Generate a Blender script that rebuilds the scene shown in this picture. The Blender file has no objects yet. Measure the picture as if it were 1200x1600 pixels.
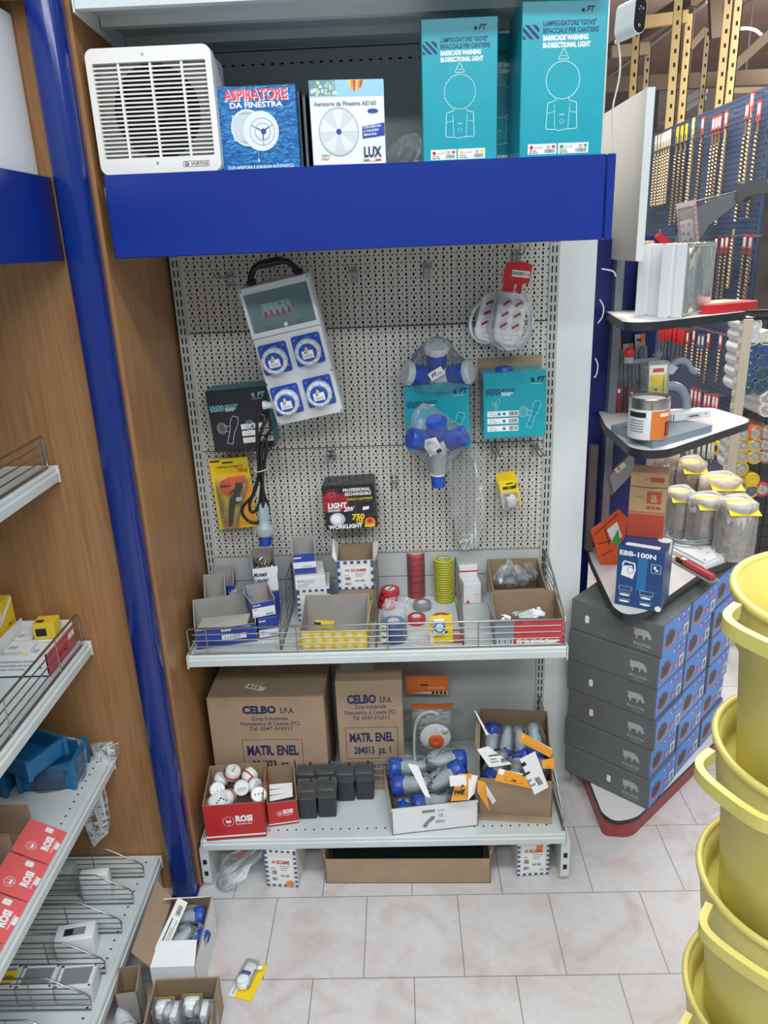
import bpy, bmesh, math, random
from mathutils import Vector, Matrix, Euler
random.seed(7)
C = bpy.context.scene.collection
SC = bpy.context.scene
# ---------------------------------------------------------------- camera, light, exposure
FPX = 1191.14
CAM = Vector((0.0856, -2.1136, 1.71))
YAW, PIT, ROL = -1.60385*math.pi/180, 19.41713*math.pi/180, -2.29847*math.pi/180
_F = Vector((math.sin(YAW)*math.cos(PIT), math.cos(YAW)*math.cos(PIT), -math.sin(PIT)))
_R0 = Vector((math.cos(YAW), -math.sin(YAW), 0)); _U0 = _R0.cross(_F)
_R = _R0*math.cos(ROL) + _U0*math.sin(ROL); _U = -_R0*math.sin(ROL) + _U0*math.cos(ROL)
cd = bpy.data.cameras.new('camera'); co = bpy.data.objects.new('camera', cd); C.objects.link(co)
cd.sensor_fit = 'VERTICAL'; cd.sensor_height = 24.0; cd.lens = 24.0*FPX/1600
cd.clip_start = 0.05; cd.clip_end = 60
co.matrix_world = Matrix(((_R.x, _U.x, -_F.x, CAM.x), (_R.y, _U.y, -_F.y, CAM.y), (_R.z, _U.z, -_F.z, CAM.z), (0, 0, 0, 1)))
SC.camera = co
SC.view_settings.view_transform = 'Standard'; SC.view_settings.look = 'None'
SC.view_settings.gamma = 1.0; SC.view_settings.exposure = 0.24
W = bpy.data.worlds.new('shop_daylight'); SC.world = W; W.use_nodes = True
W.node_tree.nodes['Background'].inputs[0].default_value = (0.82, 0.91, 1.0, 1)
W.node_tree.nodes['Background'].inputs[1].default_value = 0.30
def lamp(name, loc, sx, sy, e, col=(0.93, 0.97, 1.0), rot=(0, 0, 0)):
    l = bpy.data.lights.new(name, 'AREA'); l.shape = 'RECTANGLE'; l.size = sx; l.size_y = sy; l.energy = e; l.color = col
    o = bpy.data.objects.new(name, l); C.objects.link(o); o.location = loc; o.rotation_euler = rot
    return o
lamp('ceiling_tube_light', (0.45, -1.7, 3.15), 2.6, 0.35, 46)
lamp('ceiling_tube_light', (0.3, -3.4, 3.1), 3.0, 0.5, 85)
lamp('ceiling_tube_light', (1.2, 1.4, 3.2), 0.35, 2.6, 90, (1.0, 0.97, 0.93))
lamp('ceiling_tube_light', (3.6, 3.4, 3.7), 0.35, 3.0, 170, (1.0, 0.95, 0.88))
lamp('ceiling_fill_light', (4.4, 5.2, 3.0), 0.4, 4.0, 130, (1.0, 0.93, 0.88), (math.pi, 0, 0))  # added unseen light facing up, only to brighten the far ceiling
SC.cycles.transparent_max_bounces = 14

# ---------------------------------------------------------------- pixel of the photograph -> point of the place
def at(p, **k):
    d = _F*FPX + _R*(p[0]-600) - _U*(p[1]-800)
    a, v = next(iter(k.items())); i = 'xyz'.index(a)
    return CAM + d*((v-CAM[i])/d[i])
def fit(bl, br, tl, z):
    """front edge of an upright box standing at height z: mid point, turn, width, height"""
    a, b = at(bl, z=z), at(br, z=z)
    u = b-a; w = u.length; u.normalize(); n = Vector((u.y, -u.x, 0))
    d = _F*FPX + _R*(tl[0]-600) - _U*(tl[1]-800)
    t = n.dot(a-CAM)/n.dot(d); h = (CAM+d*t).z-z
    return (a+b)/2, math.atan2(u.y, u.x), w, h

# ---------------------------------------------------------------- materials
MATS = {}
def mat(name, col, rough=0.5, metal=0.0, spec=0.5, noise=0.0, nscale=30.0, trans=0.0, coat=0.0, bump=0.0, bscale=80.0):
    if name in MATS: return MATS[name]
    m = bpy.data.materials.new(name); m.use_nodes = True; nt = m.node_tree; b = nt.nodes['Principled BSDF']
    c = (*col, 1)
    b.inputs['Base Color'].default_value = c; b.inputs['Roughness'].default_value = rough; b.inputs['Metallic'].default_value = metal
    b.inputs['Specular IOR Level'].default_value = spec
    if trans: b.inputs['Transmission Weight'].default_value = trans
    if coat: b.inputs['Coat Weight'].default_value = coat; b.inputs['Coat Roughness'].default_value = 0.1
    if noise or bump:
        tc = nt.nodes.new('ShaderNodeTexCoord'); n = nt.nodes.new('ShaderNodeTexNoise'); n.inputs['Scale'].default_value = nscale; n.inputs['Detail'].default_value = 4
        nt.links.new(tc.outputs['Object'], n.inputs['Vector'])
    if noise:
        r = nt.nodes.new('ShaderNodeValToRGB')
        r.color_ramp.elements[0].position = 0.3; r.color_ramp.elements[1].position = 0.7
        r.color_ramp.elements[0].color = (*[max(0, x*(1-noise)) for x in col], 1); r.color_ramp.elements[1].color = (*[min(1, x*(1+noise)) for x in col], 1)
        nt.links.new(n.outputs['Fac'], r.inputs['Fac']); nt.links.new(r.outputs['Color'], b.inputs['Base Color'])
    if bump:
        n2 = nt.nodes.new('ShaderNodeTexNoise'); n2.inputs['Scale'].default_value = bscale; nt.links.new(tc.outputs['Object'], n2.inputs['Vector'])
        bp = nt.nodes.new('ShaderNodeBump'); bp.inputs['Strength'].default_value = bump; bp.inputs['Distance'].default_value = 0.004
        nt.links.new(n2.outputs['Fac'], bp.inputs['Height']); nt.links.new(bp.outputs['Normal'], b.inputs['Normal'])
    MATS[name] = m; return m
def film(name, tint=(1, 1, 1), cover=0.16, haze=0.05):
    """thin clear plastic: mostly see-through, with sharp highlights on its wrinkles"""
    if name in MATS: return MATS[name]
    m = bpy.data.materials.new(name); m.use_nodes = True; nt = m.node_tree; nt.nodes.clear()
    o = nt.nodes.new('ShaderNodeOutputMaterial'); t = nt.nodes.new('ShaderNodeBsdfTransparent'); g = nt.nodes.new('ShaderNodeBsdfPrincipled')
    g.inputs['Base Color'].default_value = (0.9*tint[0], 0.93*tint[1], 0.95*tint[2], 1); g.inputs['Roughness'].default_value = 0.12
    t.inputs['Color'].default_value = (*[0.97*x for x in tint], 1)
    tc = nt.nodes.new('ShaderNodeTexCoord'); n = nt.nodes.new('ShaderNodeTexNoise'); n.inputs['Scale'].default_value = 45; n.inputs['Detail'].default_value = 3
    nt.links.new(tc.outputs['Object'], n.inputs['Vector'])
    bp = nt.nodes.new('ShaderNodeBump'); bp.inputs['Strength'].default_value = 0.9; bp.inputs['Distance'].default_value = 0.006
    nt.links.new(n.outputs['Fac'], bp.inputs['Height']); nt.links.new(bp.outputs['Normal'], g.inputs['Normal'])
    f = nt.nodes.new('ShaderNodeFresnel'); f.inputs['IOR'].default_value = 1.45; nt.links.new(bp.outputs['Normal'], f.inputs['Normal'])
    a = nt.nodes.new('ShaderNodeMath'); a.operation = 'MULTIPLY_ADD'; a.inputs[1].default_value = cover*6; a.inputs[2].default_value = haze
    a.use_clamp = True
    nt.links.new(f.outputs['Fac'], a.inputs[0])
    x = nt.nodes.new('ShaderNodeMixShader'); nt.links.new(a.outputs[0], x.inputs[0]); nt.links.new(t.outputs[0], x.inputs[1]); nt.links.new(g.outputs[0], x.inputs[2])
    nt.links.new(x.outputs[0], o.inputs[0]); MATS[name] = m; return m

white_metal = mat('white enamel', (0.66, 0.70, 0.69), 0.4, noise=0.04, nscale=6)
shelf_metal = mat('shelf enamel', (0.60, 0.65, 0.64), 0.38, noise=0.05, nscale=8)
blue_metal = mat('blue enamel', (0.006, 0.026, 0.225), 0.22, noise=0.06, nscale=5)
blue_post = mat('blue post enamel', (0.006, 0.024, 0.175), 0.16)
navy = mat('navy panel', (0.008, 0.018, 0.16), 0.35)
chrome = mat('chrome wire', (0.42, 0.42, 0.41), 0.24, 1.0)
wire_grey = mat('zinc wire', (0.42, 0.41, 0.38), 0.34, 1.0)
black_pl = mat('black plastic', (0.012, 0.012, 0.014), 0.42)
dark_hole = mat('dark recess', (0.012, 0.012, 0.012), 0.9)
white_pl = mat('white plastic', (0.80, 0.82, 0.82), 0.32)
grey_pl = mat('grey plastic', (0.36, 0.42, 0.45), 0.4)
blue_pl = mat('blue plastic', (0.014, 0.07, 0.42), 0.32)
red_pl = mat('red plastic', (0.55, 0.02, 0.025), 0.35)
card = mat('brown cardboard', (0.365, 0.26, 0.170), 0.85, noise=0.08, nscale=14, bump=0.12, bscale=40)
card_in = mat('inner cardboard', (0.30, 0.215, 0.135), 0.9, noise=0.08, nscale=14)
card_grey = mat('grey board', (0.36, 0.34, 0.31), 0.9, noise=0.06, nscale=20)
card_tan = mat('tan board', (0.45, 0.32, 0.20), 0.85, noise=0.06, nscale=18)
white_card = mat('white card', (0.78, 0.79, 0.80), 0.55)
paper = mat('paper label', (0.82, 0.82, 0.80), 0.7)
teal = mat('teal card', (0.010, 0.33, 0.41), 0.27, noise=0.05, nscale=20)
teal_dark = mat('dark teal', (0.01, 0.21, 0.28), 0.4)
ink = mat('black ink', (0.012, 0.014, 0.018), 0.6)
ink_navy = mat('navy ink', (0.01, 0.02, 0.09), 0.5)
ink_grey = mat('grey ink', (0.22, 0.23, 0.24), 0.6)
ink_white = mat('white ink', (0.86, 0.88, 0.88), 0.5)
ink_red = mat('red ink', (0.60, 0.03, 0.03), 0.5)
ink_blue = mat('blue ink', (0.012, 0.05, 0.33), 0.45)
ink_sky = mat('sky ink', (0.05, 0.28, 0.65), 0.45)
ink_yellow = mat('yellow ink', (0.80, 0.62, 0.03), 0.45)
ink_orange = mat('orange ink', (0.80, 0.24, 0.02), 0.45)
ink_green = mat('green ink', (0.05, 0.35, 0.09), 0.5)
line_teal = mat('pale line ink', (0.62, 0.82, 0.84), 0.45)
red_card = mat('red card', (0.52, 0.022, 0.025), 0.4)
red_card_lit = mat('red card lit', (0.80, 0.13, 0.13), 0.42)  # lit copy of the red card: light on the leaning flaps put into colour
clear = film('clear film', cover=0.15, haze=0.02)
clear_thick = film('clear bag', cover=0.20, haze=0.06)

# ---------------------------------------------------------------- mesh helpers
_text = {}
def glyphs(s, bold=0.0):
    k = (s, bold)
    if k in _text: return _text[k]
    cu = bpy.data.curves.new('lettering', 'FONT'); cu.body = s; cu.size = 1.0; cu.offset = bold; cu.resolution_u = 2; cu.fill_mode = 'FRONT'
    o = bpy.data.objects.new('lettering', cu); C.objects.link(o)
    dg = bpy.context.evaluated_depsgraph_get(); me = bpy.data.meshes.new_from_object(o.evaluated_get(dg))
    v = [(a.co.x, a.co.y) for a in me.vertices]; f = [tuple(p.vertices) for p in me.polygons]
    bpy.data.objects.remove(o); bpy.data.curves.remove(cu); bpy.data.meshes.remove(me)
    if not v: v = [(0, 0)]
    x0 = min(a[0] for a in v); x1 = max(a[0] for a in v)
    v = [((a[0]-x0)/0.69, a[1]/0.69) for a in v]
    _text[k] = (v, f, (x1-x0)/0.69); return _text[k]

class MB:
    def __init__(s): s.v = []; s.f = []; s.m = []; s.s = []; s.mats = []
    def mi(s, m):
        if m not in s.mats: s.mats.append(m)
        return s.mats.index(m)
    def add(s, vs, fs, m, smooth=False, M=None):
        k = len(s.v); i = s.mi(m)
        s.v += [(M @ Vector(p)) if M else Vector(p) for p in vs]
        for f in fs: s.f.append([a+k for a in f]); s.m.append(i); s.s.append(smooth)
        return s
    def box(s, x0, x1, y0, y1, z0, z1, m, M=None):
        vs = [(x, y, z) for x in (x0, x1) for y in (y0, y1) for z in (z0, z1)]
        return s.add(vs, [(0, 1, 3, 2), (4, 6, 7, 5), (0, 4, 5, 1), (2, 3, 7, 6), (0, 2, 6, 4), (1, 5, 7, 3)], m, False, M)
    def rbox(s, x0, x1, y0, y1, z0, z1, m, r=0.005, seg=2, M=None, smooth=True):
        bm = bmesh.new(); bmesh.ops.create_cube(bm, size=1)
        for v in bm.verts: v.co = Vector(((x0+x1)/2+v.co.x*(x1-x0), (y0+y1)/2+v.co.y*(y1-y0), (z0+z1)/2+v.co.z*(z1-z0)))
        r = min(r, 0.49*min(abs(x1-x0), abs(y1-y0), abs(z1-z0)))
        bmesh.ops.bevel(bm, geom=bm.edges[:], offset=r, segments=seg, affect='EDGES', profile=0.5)
        bm.verts.index_update()
        s.add([v.co.copy() for v in bm.verts], [[v.index for v in f.verts] for f in bm.faces], m, smooth, M); bm.free(); return s
    def quad(s, a, b, c, d, m): return s.add([a, b, c, d], [(0, 1, 2, 3)], m)
    def poly(s, pts, m): return s.add(pts, [tuple(range(len(pts)))], m)
    def prism(s, pts, z0, z1, m, M=None, smooth=False, m2=None):
        """polygon in local xy extruded along z"""
        n = len(pts)
        s.add([(p[0], p[1], z0) for p in pts]+[(p[0], p[1], z1) for p in pts], [tuple(range(n-1, -1, -1)), tuple(range(n, 2*n))], m, False, M)
        s.add([(p[0], p[1], z0) for p in pts]+[(p[0], p[1], z1) for p in pts], [(i, (i+1) % n, n+(i+1) % n, n+i) for i in range(n)], m2 or m, smooth, M); return s
    def lathe(s, prof, m, M=None, n=20, smooth=True, cap=True):
        """profile (radius, height) turned about local z"""
        vs = []; fs = []
        for r, h in prof:
            for i in range(n):
                a = 2*math.pi*i/n; vs.append((r*math.cos(a), r*math.sin(a), h))
        for j in range(len(prof)-1):
            for i in range(n):
                k = (i+1) % n; fs.append((j*n+i, j*n+k, (j+1)*n+k, (j+1)*n+i))
        s.add(vs, fs, m, smooth, M)
        if cap:
            s.add(vs[:n], [tuple(range(n-1, -1, -1))], m, False, M); s.add(vs[-n:], [tuple(range(n))], m, False, M)
        return s
    def cyl(s, p0, p1, r, m, r2=None, n=14, smooth=True):
        p0 = Vector(p0); p1 = Vector(p1); d = p1-p0
        M = Matrix.Translation(p0) @ d.to_track_quat('Z', 'Y').to_matrix().to_4x4()
        return s.lathe([(r, 0), (r if r2 is None else r2, d.length)], m, M, n, smooth)
    def tube(s, pts, r, m, n=6, closed=False):
        pts = [Vector(p) for p in pts]; N = len(pts); vs = []; fs = []
        t0 = (pts[1]-pts[0]).normalized(); up = Vector((0, 0, 1)) if abs(t0.z) < 0.9 else Vector((1, 0, 0))
        a = t0.cross(up).normalized()
        for i in range(N):
            if closed: t = (pts[(i+1) % N]-pts[i-1]).normalized()
            else: t = (pts[min(i+1, N-1)]-pts[max(i-1, 0)]).normalized()
            a = (a-t*a.dot(t)).normalized(); b = t.cross(a)
            for k in range(n):
                q = 2*math.pi*k/n; vs.append(pts[i]+a*(r*math.cos(q))+b*(r*math.sin(q)))
        for i in range(N if closed else N-1):
            j = (i+1) % N
            for k in range(n): l = (k+1) % n; fs.append((i*n+k, i*n+l, j*n+l, j*n+k))
        s.add(vs, fs, m, True)
        if not closed: s.add(vs[:n], [tuple(range(n-1, -1, -1))], m); s.add(vs[-n:], [tuple(range(n))], m)
        return s
    def ball(s, c, r, m, M=None, nu=14, nv=8):
        prof = [(max(1e-4, math.sin(math.pi*j/nv)), -math.cos(math.pi*j/nv)) for j in range(nv+1)]
        r = r if isinstance(r, (tuple, list)) else (r, r, r)
        X = Matrix.Translation(c) @ Matrix.Diagonal((r[0], r[1], r[2], 1))
        return s.lathe(prof, m, (M @ X) if M else X, nu)
    def build(s, name, parent=None, M=None):
        me = bpy.data.meshes.new(name); me.from_pydata([tuple(v) for v in s.v], [], s.f)
        for m in s.mats: me.materials.append(m)
        me.polygons.foreach_set('material_index', s.m); me.polygons.foreach_set('use_smooth', s.s); me.update()
        o = bpy.data.objects.new(name, me); C.objects.link(o)
        if M is not None: o.matrix_basis = M
        if parent is not None: o.parent = parent
        return o

class Face:
    """a flat printed face: origin o, right u, up v (local to the thing); every print lies a hair above the last"""
    def __init__(s, mb, o, u, v, k=1):
        s.mb = mb; s.o = Vector(o); s.u = Vector(u).normalized(); s.v = Vector(v).normalized(); s.n = s.u.cross(s.v); s.k = k
    def p(s, x, y): return s.o+s.u*x+s.v*y+s.n*(0.0003*s.k)
    def up(s): s.k += 1; return s
    def poly(s, pts, m): s.mb.poly([s.p(*q) for q in pts], m); return s
    def rect(s, x, y, w, h, m): return s.poly([(x, y), (x+w, y), (x+w, y+h), (x, y+h)], m)
    def line(s, pts, w, m, closed=False):
        pts = list(pts)+([pts[0]] if closed else [])
        for (a, b), (c, d) in zip(pts, pts[1:]):
            L = math.hypot(c-a, d-b) or 1e-6; dx, dy = (c-a)/L*w/2, (d-b)/L*w/2
            s.poly([(a-dx+dy, b-dy-dx), (c+dx+dy, d+dy-dx), (c+dx-dy, d+dy+dx), (a-dx-dy, b-dy+dx)], m)
        return s
    def frame(s, x, y, w, h, t, m): return s.line([(x, y), (x+w, y), (x+w, y+h), (x, y+h)], t, m, True)
    def disc(s, x, y, r, m, n=24, ry=None):
        return s.poly([(x+r*math.cos(2*math.pi*i/n), y+(ry or r)*math.sin(2*math.pi*i/n)) for i in range(n)], m)
    def ring(s, x, y, r, w, m, n=28, a0=0, a1=2*math.pi, ry=None):
        q = [(x+r*math.cos(a0+(a1-a0)*i/n), y+(ry or r)*math.sin(a0+(a1-a0)*i/n)) for i in range(n+1)]
        return s.line(q, w, m)
    def text(s, t, x, y, h, m, align='l', w=None, bold=0.02, slant=0.0, ang=0.0):
        v, f, L = glyphs(t, bold); sx = h if w is None else w/L
        W_ = L*sx; x0 = x-(W_/2 if align == 'c' else W_ if align == 'r' else 0)
        ca, sa = math.cos(ang), math.sin(ang)
        def tr(a, b):
            q, r = a*sx+b*h*slant, b*h
            return s.p(x0+q*ca-r*sa, y+q*sa+r*ca)
        s.mb.add([tr(a, b) for a, b in v], f, m); return s
    def bars(s, x, y, w, h, m, seed=1, n=14):
        rr = random.Random(seed); q = x
        while q < x+w:
            b = w/n*rr.choice((0.3, 0.5, 0.9)); s.rect(q, y, min(b, x+w-q), h, m); q += b+w/n*rr.choice((0.4, 0.6))
        return s
    def stripes(s, x, y, w, h, m, n=4, lean=1.0):
        """slanted bands cut off square at the edges of the block"""
        st = (w+abs(lean)*h)/n
        def clip(q, c, k, sg):
            out = []
            for i in range(len(q)):
                a, b_ = q[i-1], q[i]; ia, ib = sg*(a[c]-k) >= 0, sg*(b_[c]-k) >= 0
                if ia != ib:
                    t = (k-a[c])/(b_[c]-a[c]); out.append((a[0]+(b_[0]-a[0])*t, a[1]+(b_[1]-a[1])*t))
                if ib: out.append(b_)
            return out
        x0 = x-max(0, lean*h)
        for i in range(n):
            a = x0+i*st; q = [(a, y), (a+st*0.55, y), (a+st*0.55+lean*h, y+h), (a+lean*h, y+h)]
            q = clip(q, 0, x, 1)
            if len(q) > 2: q = clip(q, 0, x+w, -1)
            if len(q) > 2: s.poly(q, m)
        return s

def tag(o, label, cat, group=None):
    o['label'] = label; o['category'] = cat; o['kind'] = 'thing'
    if group: o['group'] = group
    return o
def struct(o): o['kind'] = 'structure'; return o
def stuff(o): o['kind'] = 'stuff'; return o
def thing(name, label, cat, M=None, group=None):
    o = bpy.data.objects.new(name, None); C.objects.link(o); o.empty_display_size = 0.05
    if M is not None: o.matrix_basis = M
    return tag(o, label, cat, group)
def dup(root, M, label=None, group=None):
    r = root.copy(); C.objects.link(r); r.matrix_basis = M
    if label: r['label'] = label
    if group: r['group'] = group
    for ch in list(root.children):
        c = ch.copy(); C.objects.link(c); c.parent = r
        for g in list(ch.children):
            d = g.copy(); C.objects.link(d); d.parent = c
    return r
def T(x=0, y=0, z=0): return Matrix.Translation((x, y, z))
def Rx(a): return Matrix.Rotation(a, 4, 'X')
def Ry(a): return Matrix.Rotation(a, 4, 'Y')
def Rz(a): return Matrix.Rotation(a, 4, 'Z')
def rad(a): return math.radians(a)
def wallplane(tl, tr, bl, y):
    """a thing hanging flat before the back wall: matrix at its lower left corner, width and height"""
    a, b, c = at(tl, y=y), at(tr, y=y), at(bl, y=y)
    w = (b-a).length; h = (a-c).length; u = (b-a).normalized(); ang = math.atan2(-u.z, u.x)
    return T(*c) @ Ry(ang), w, h

def bag(name, parent, pts, m, r=0.03, seed=1, nu=18, nv=12, k=0.22, M=None):
    """crumpled film pouch: pts are (x, y, z, half width, half depth) stations from end to end along its length"""
    rr = random.Random(seed); vs = []; fs = []
    N = len(pts)
    for (x, y, z, hw, hd) in pts:
        for i in range(nu):
            a = 2*math.pi*i/nu; j = 1+k*(rr.random()-0.5)*2
            vs.append((x+hw*math.cos(a)*j, y+hd*math.sin(a)*j, z+(rr.random()-0.5)*k*0.35*hw))
    for j in range(N-1):
        for i in range(nu):
            l = (i+1) % nu; fs.append((j*nu+i, j*nu+l, (j+1)*nu+l, (j+1)*nu+i))
    b = MB(); b.add(vs, fs, m, False); return b.build(name, parent, M)

def carton(name, label, cat, P, d, out, group=None, inn=None, hb=None, hs=None, t=0.003, lid=True, h=None, lean=0.0):
    """box with its printed front at local y=0, depth d behind it, floor at z=0, x from 0 to w.
    hb: back-wall height when the box is open (then no lid); hs: side height at the front"""
    mid, rz, w, hf = P
    if h: hf = h
    M = T(*mid) @ Rz(rz) @ T(-w/2, 0, 0) @ Rx(lean)
    b = MB()
    if hb is None:
        b.rbox(0, w, 0, d, 0, hf, out, 0.0012, 1, smooth=False)
    else:
        ii = inn or out
        hs = hs or hf
        def wall(p, q, ha, hc, nx, ny):   # outside skin on the line p-q, inside skin t further in
            (x0, y0), (x1, y1) = p, q
            o = [(x0, y0, 0), (x1, y1, 0), (x1, y1, hc), (x0, y0, ha)]; i = [(a+nx*t, c+ny*t, e) for a, c, e in o]
            b.add(o, [(0, 1, 2, 3)], out); b.add(i, [(3, 2, 1, 0)], ii)
            b.add(o+i, [(3, 2, 6, 7), (0, 3, 7, 4), (1, 5, 6, 2)], ii)
        wall((0, 0), (w, 0), hf, hf, 0, 1); wall((w, d), (0, d), hb, hb, 0, -1)
        wall((w, 0), (w, d), hs, hb, -1, 0); wall((0, d), (0, 0), hb, hs, 1, 0)
        b.box(0, w, 0, d, 0, t, ii)
    o = b.build(name, None, M); tag(o, label, cat, group)
    o['w'] = w; o['h'] = hf
    return o, w, hf
def flap(parent, pts, out, inn, t=0.002, name='flap'):
    """one cardboard flap: a quad given by four corners, first two on the hinge"""
    a, b_, c, d = [Vector(p) for p in pts]; n = (b_-a).cross(d-a).normalized()*t
    b = MB(); b.add([a, b_, c, d], [(0, 1, 2, 3)], inn); b.add([a-n, b_-n, c-n, d-n], [(3, 2, 1, 0)], out)
    q = [a, b_, c, d, a-n, b_-n, c-n, d-n]
    b.add(q, [(0, 4, 5, 1), (1, 5, 6, 2), (2, 6, 7, 3), (3, 7, 4, 0)], inn)
    return b.build(name, parent)
def front(o, mb, y=0.0): return Face(mb, (0, y, 0), (1, 0, 0), (0, 0, 1))
# ================================================================ room shell
def nodes_mat(name):
    m = bpy.data.materials.new(name); m.use_nodes = True; MATS[name] = m; return m, m.node_tree, m.node_tree.nodes['Principled BSDF']
def N(nt, t, **k):
    n = nt.nodes.new(t)
    for a, v in k.items(): setattr(n, a, v)
    return n
def ramp(nt, f, stops):
    r = N(nt, 'ShaderNodeValToRGB'); e = r.color_ramp.elements
    while len(e) < len(stops): e.new(0.5)
    for q, (p, c) in zip(e, stops): q.position = p; q.color = (*c, 1)
    nt.links.new(f, r.inputs['Fac']); return r.outputs['Color']
# floor: pale marbled quarter-metre tiles laid in running bond
m, nt, b = nodes_mat('marbled floor tile'); L = nt.links.new
tc = N(nt, 'ShaderNodeTexCoord'); mp = N(nt, 'ShaderNodeMapping'); mp.inputs['Location'].default_value = (0.05, 0.472, 0); L(tc.outputs['Object'], mp.inputs['Vector'])
br = N(nt, 'ShaderNodeTexBrick', offset=0.5); br.inputs['Scale'].default_value = 1; br.inputs['Brick Width'].default_value = 0.25; br.inputs['Row Height'].default_value = 0.25
br.inputs['Mortar Size'].default_value = 0.0011; br.inputs['Mortar Smooth'].default_value = 0.1; L(mp.outputs[0], br.inputs['Vector'])
n1 = N(nt, 'ShaderNodeTexNoise'); n1.inputs['Scale'].default_value = 7; n1.inputs['Detail'].default_value = 5; n1.inputs['Distortion'].default_value = 1.2; L(tc.outputs['Object'], n1.inputs['Vector'])
c1 = ramp(nt, n1.outputs['Fac'], [(0.34, (0.545, 0.47, 0.45)), (0.47, (0.59, 0.56, 0.545)), (0.60, (0.61, 0.60, 0.595))])
n2 = N(nt, 'ShaderNodeTexNoise'); n2.inputs['Scale'].default_value = 60; L(tc.outputs['Object'], n2.inputs['Vector'])
c2 = ramp(nt, n2.outputs['Fac'], [(0.35, (0.96, 0.95, 0.945)), (0.6, (1, 1, 1))])
mx = N(nt, 'ShaderNodeMix', data_type='RGBA', blend_type='MULTIPLY'); mx.inputs[0].default_value = 1; L(c1, mx.inputs[6]); L(c2, mx.inputs[7])
mo = N(nt, 'ShaderNodeMix', data_type='RGBA'); L(br.outputs['Fac'], mo.inputs[0]); L(mx.outputs[2], mo.inputs[6]); mo.inputs[7].default_value = (0.17, 0.16, 0.16, 1)
L(mo.outputs[2], b.inputs['Base Color']); b.inputs['Roughness'].default_value = 0.32
floor_mat = m
# wood-grain laminate, grain running upright
m, nt, b = nodes_mat('wood laminate'); L = nt.links.new
tc = N(nt, 'ShaderNodeTexCoord'); mp = N(nt, 'ShaderNodeMapping'); mp.inputs['Scale'].default_value = (5.0, 5.0, 0.55); L(tc.outputs['Object'], mp.inputs['Vector'])
n1 = N(nt, 'ShaderNodeTexNoise'); n1.inputs['Scale'].default_value = 1.6; n1.inputs['Detail'].default_value = 3; n1.inputs['Distortion'].default_value = 0.6; L(mp.outputs[0], n1.inputs['Vector'])
wv = N(nt, 'ShaderNodeMath', operation='MULTIPLY'); wv.inputs[1].default_value = 9; L(n1.outputs['Fac'], wv.inputs[0])
fr = N(nt, 'ShaderNodeMath', operation='PINGPONG'); fr.inputs[1].default_value = 0.5; L(wv.outputs[0], fr.inputs[0])
mp2 = N(nt, 'ShaderNodeMapping'); mp2.inputs['Scale'].default_value = (160, 160, 3.5); L(tc.outputs['Object'], mp2.inputs['Vector'])
n2 = N(nt, 'ShaderNodeTexNoise'); n2.inputs['Scale'].default_value = 1; n2.inputs['Detail'].default_value = 3; L(mp2.outputs[0], n2.inputs['Vector'])
ad = N(nt, 'ShaderNodeMath', operation='MULTIPLY_ADD'); ad.inputs[1].default_value = 0.55; L(fr.outputs[0], ad.inputs[0]); L(n2.outputs['Fac'], ad.inputs[2])
L(ramp(nt, ad.outputs[0], [(0.30, (0.275, 0.130, 0.049)), (0.56, (0.345, 0.170, 0.067)), (0.90, (0.40, 0.21, 0.089))]), b.inputs['Base Color']); b.inputs['Roughness'].default_value = 0.36
wood = m
plaster = mat('white plaster', (0.72, 0.745, 0.75), 0.75, noise=0.03, nscale=5, bump=0.08, bscale=25)
ceil_mat = mat('pink ceiling board', (0.52, 0.37, 0.31), 0.8, noise=0.18, nscale=0.9)
gap_dark = mat('shelf back steel', (0.40, 0.43, 0.43), 0.5)

b = MB(); b.box(-3.2, 9.5, -3.6, 14, -0.05, 0, floor_mat); struct(b.build('floor'))
b = MB(); b.box(0.512, 0.612, 0.005, 0.65, 0, 3.0, plaster); struct(b.build('wall_right'))
b = MB(); b.box(-0.53, 0.512, 0.06, 0.12, 0, 3.0, plaster); struct(b.build('wall_back'))
b = MB(); b.box(-2.4, -0.585, -0.43, -0.41, 0, 3.0, wood); struct(b.build('wall_left'))
b = MB(); b.box(-0.545, -0.522, -0.43, 0.06, 0, 3.0, wood); struct(b.build('wall_side'))
b = MB(); b.box(0.3, 9.5, 0.9, 14, 4.3, 4.36, ceil_mat); struct(b.build('ceiling'))
b = MB(); b.box(0.3, 9.5, 13.9, 14, 0, 4.3, mat('far wall', (0.30, 0.27, 0.25), 0.8, noise=0.3, nscale=1.5)); struct(b.build('wall_far'))
# blue corner post of rounded tube
t = thing('corner_post', 'tall glossy dark blue round-edged post between the two wood panels', 'post', T(-0.562, -0.452, 0))
b = MB(); b.rbox(-0.033, 0.033, -0.033, 0.033, 0, 3.0, blue_post, 0.024, 5); b.build('post_tube', t)
b = MB(); b.rbox(-0.036, 0.036, -0.036, 0.036, 0.0, 0.012, blue_post, 0.02, 3); b.build('post_base', t)

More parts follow.
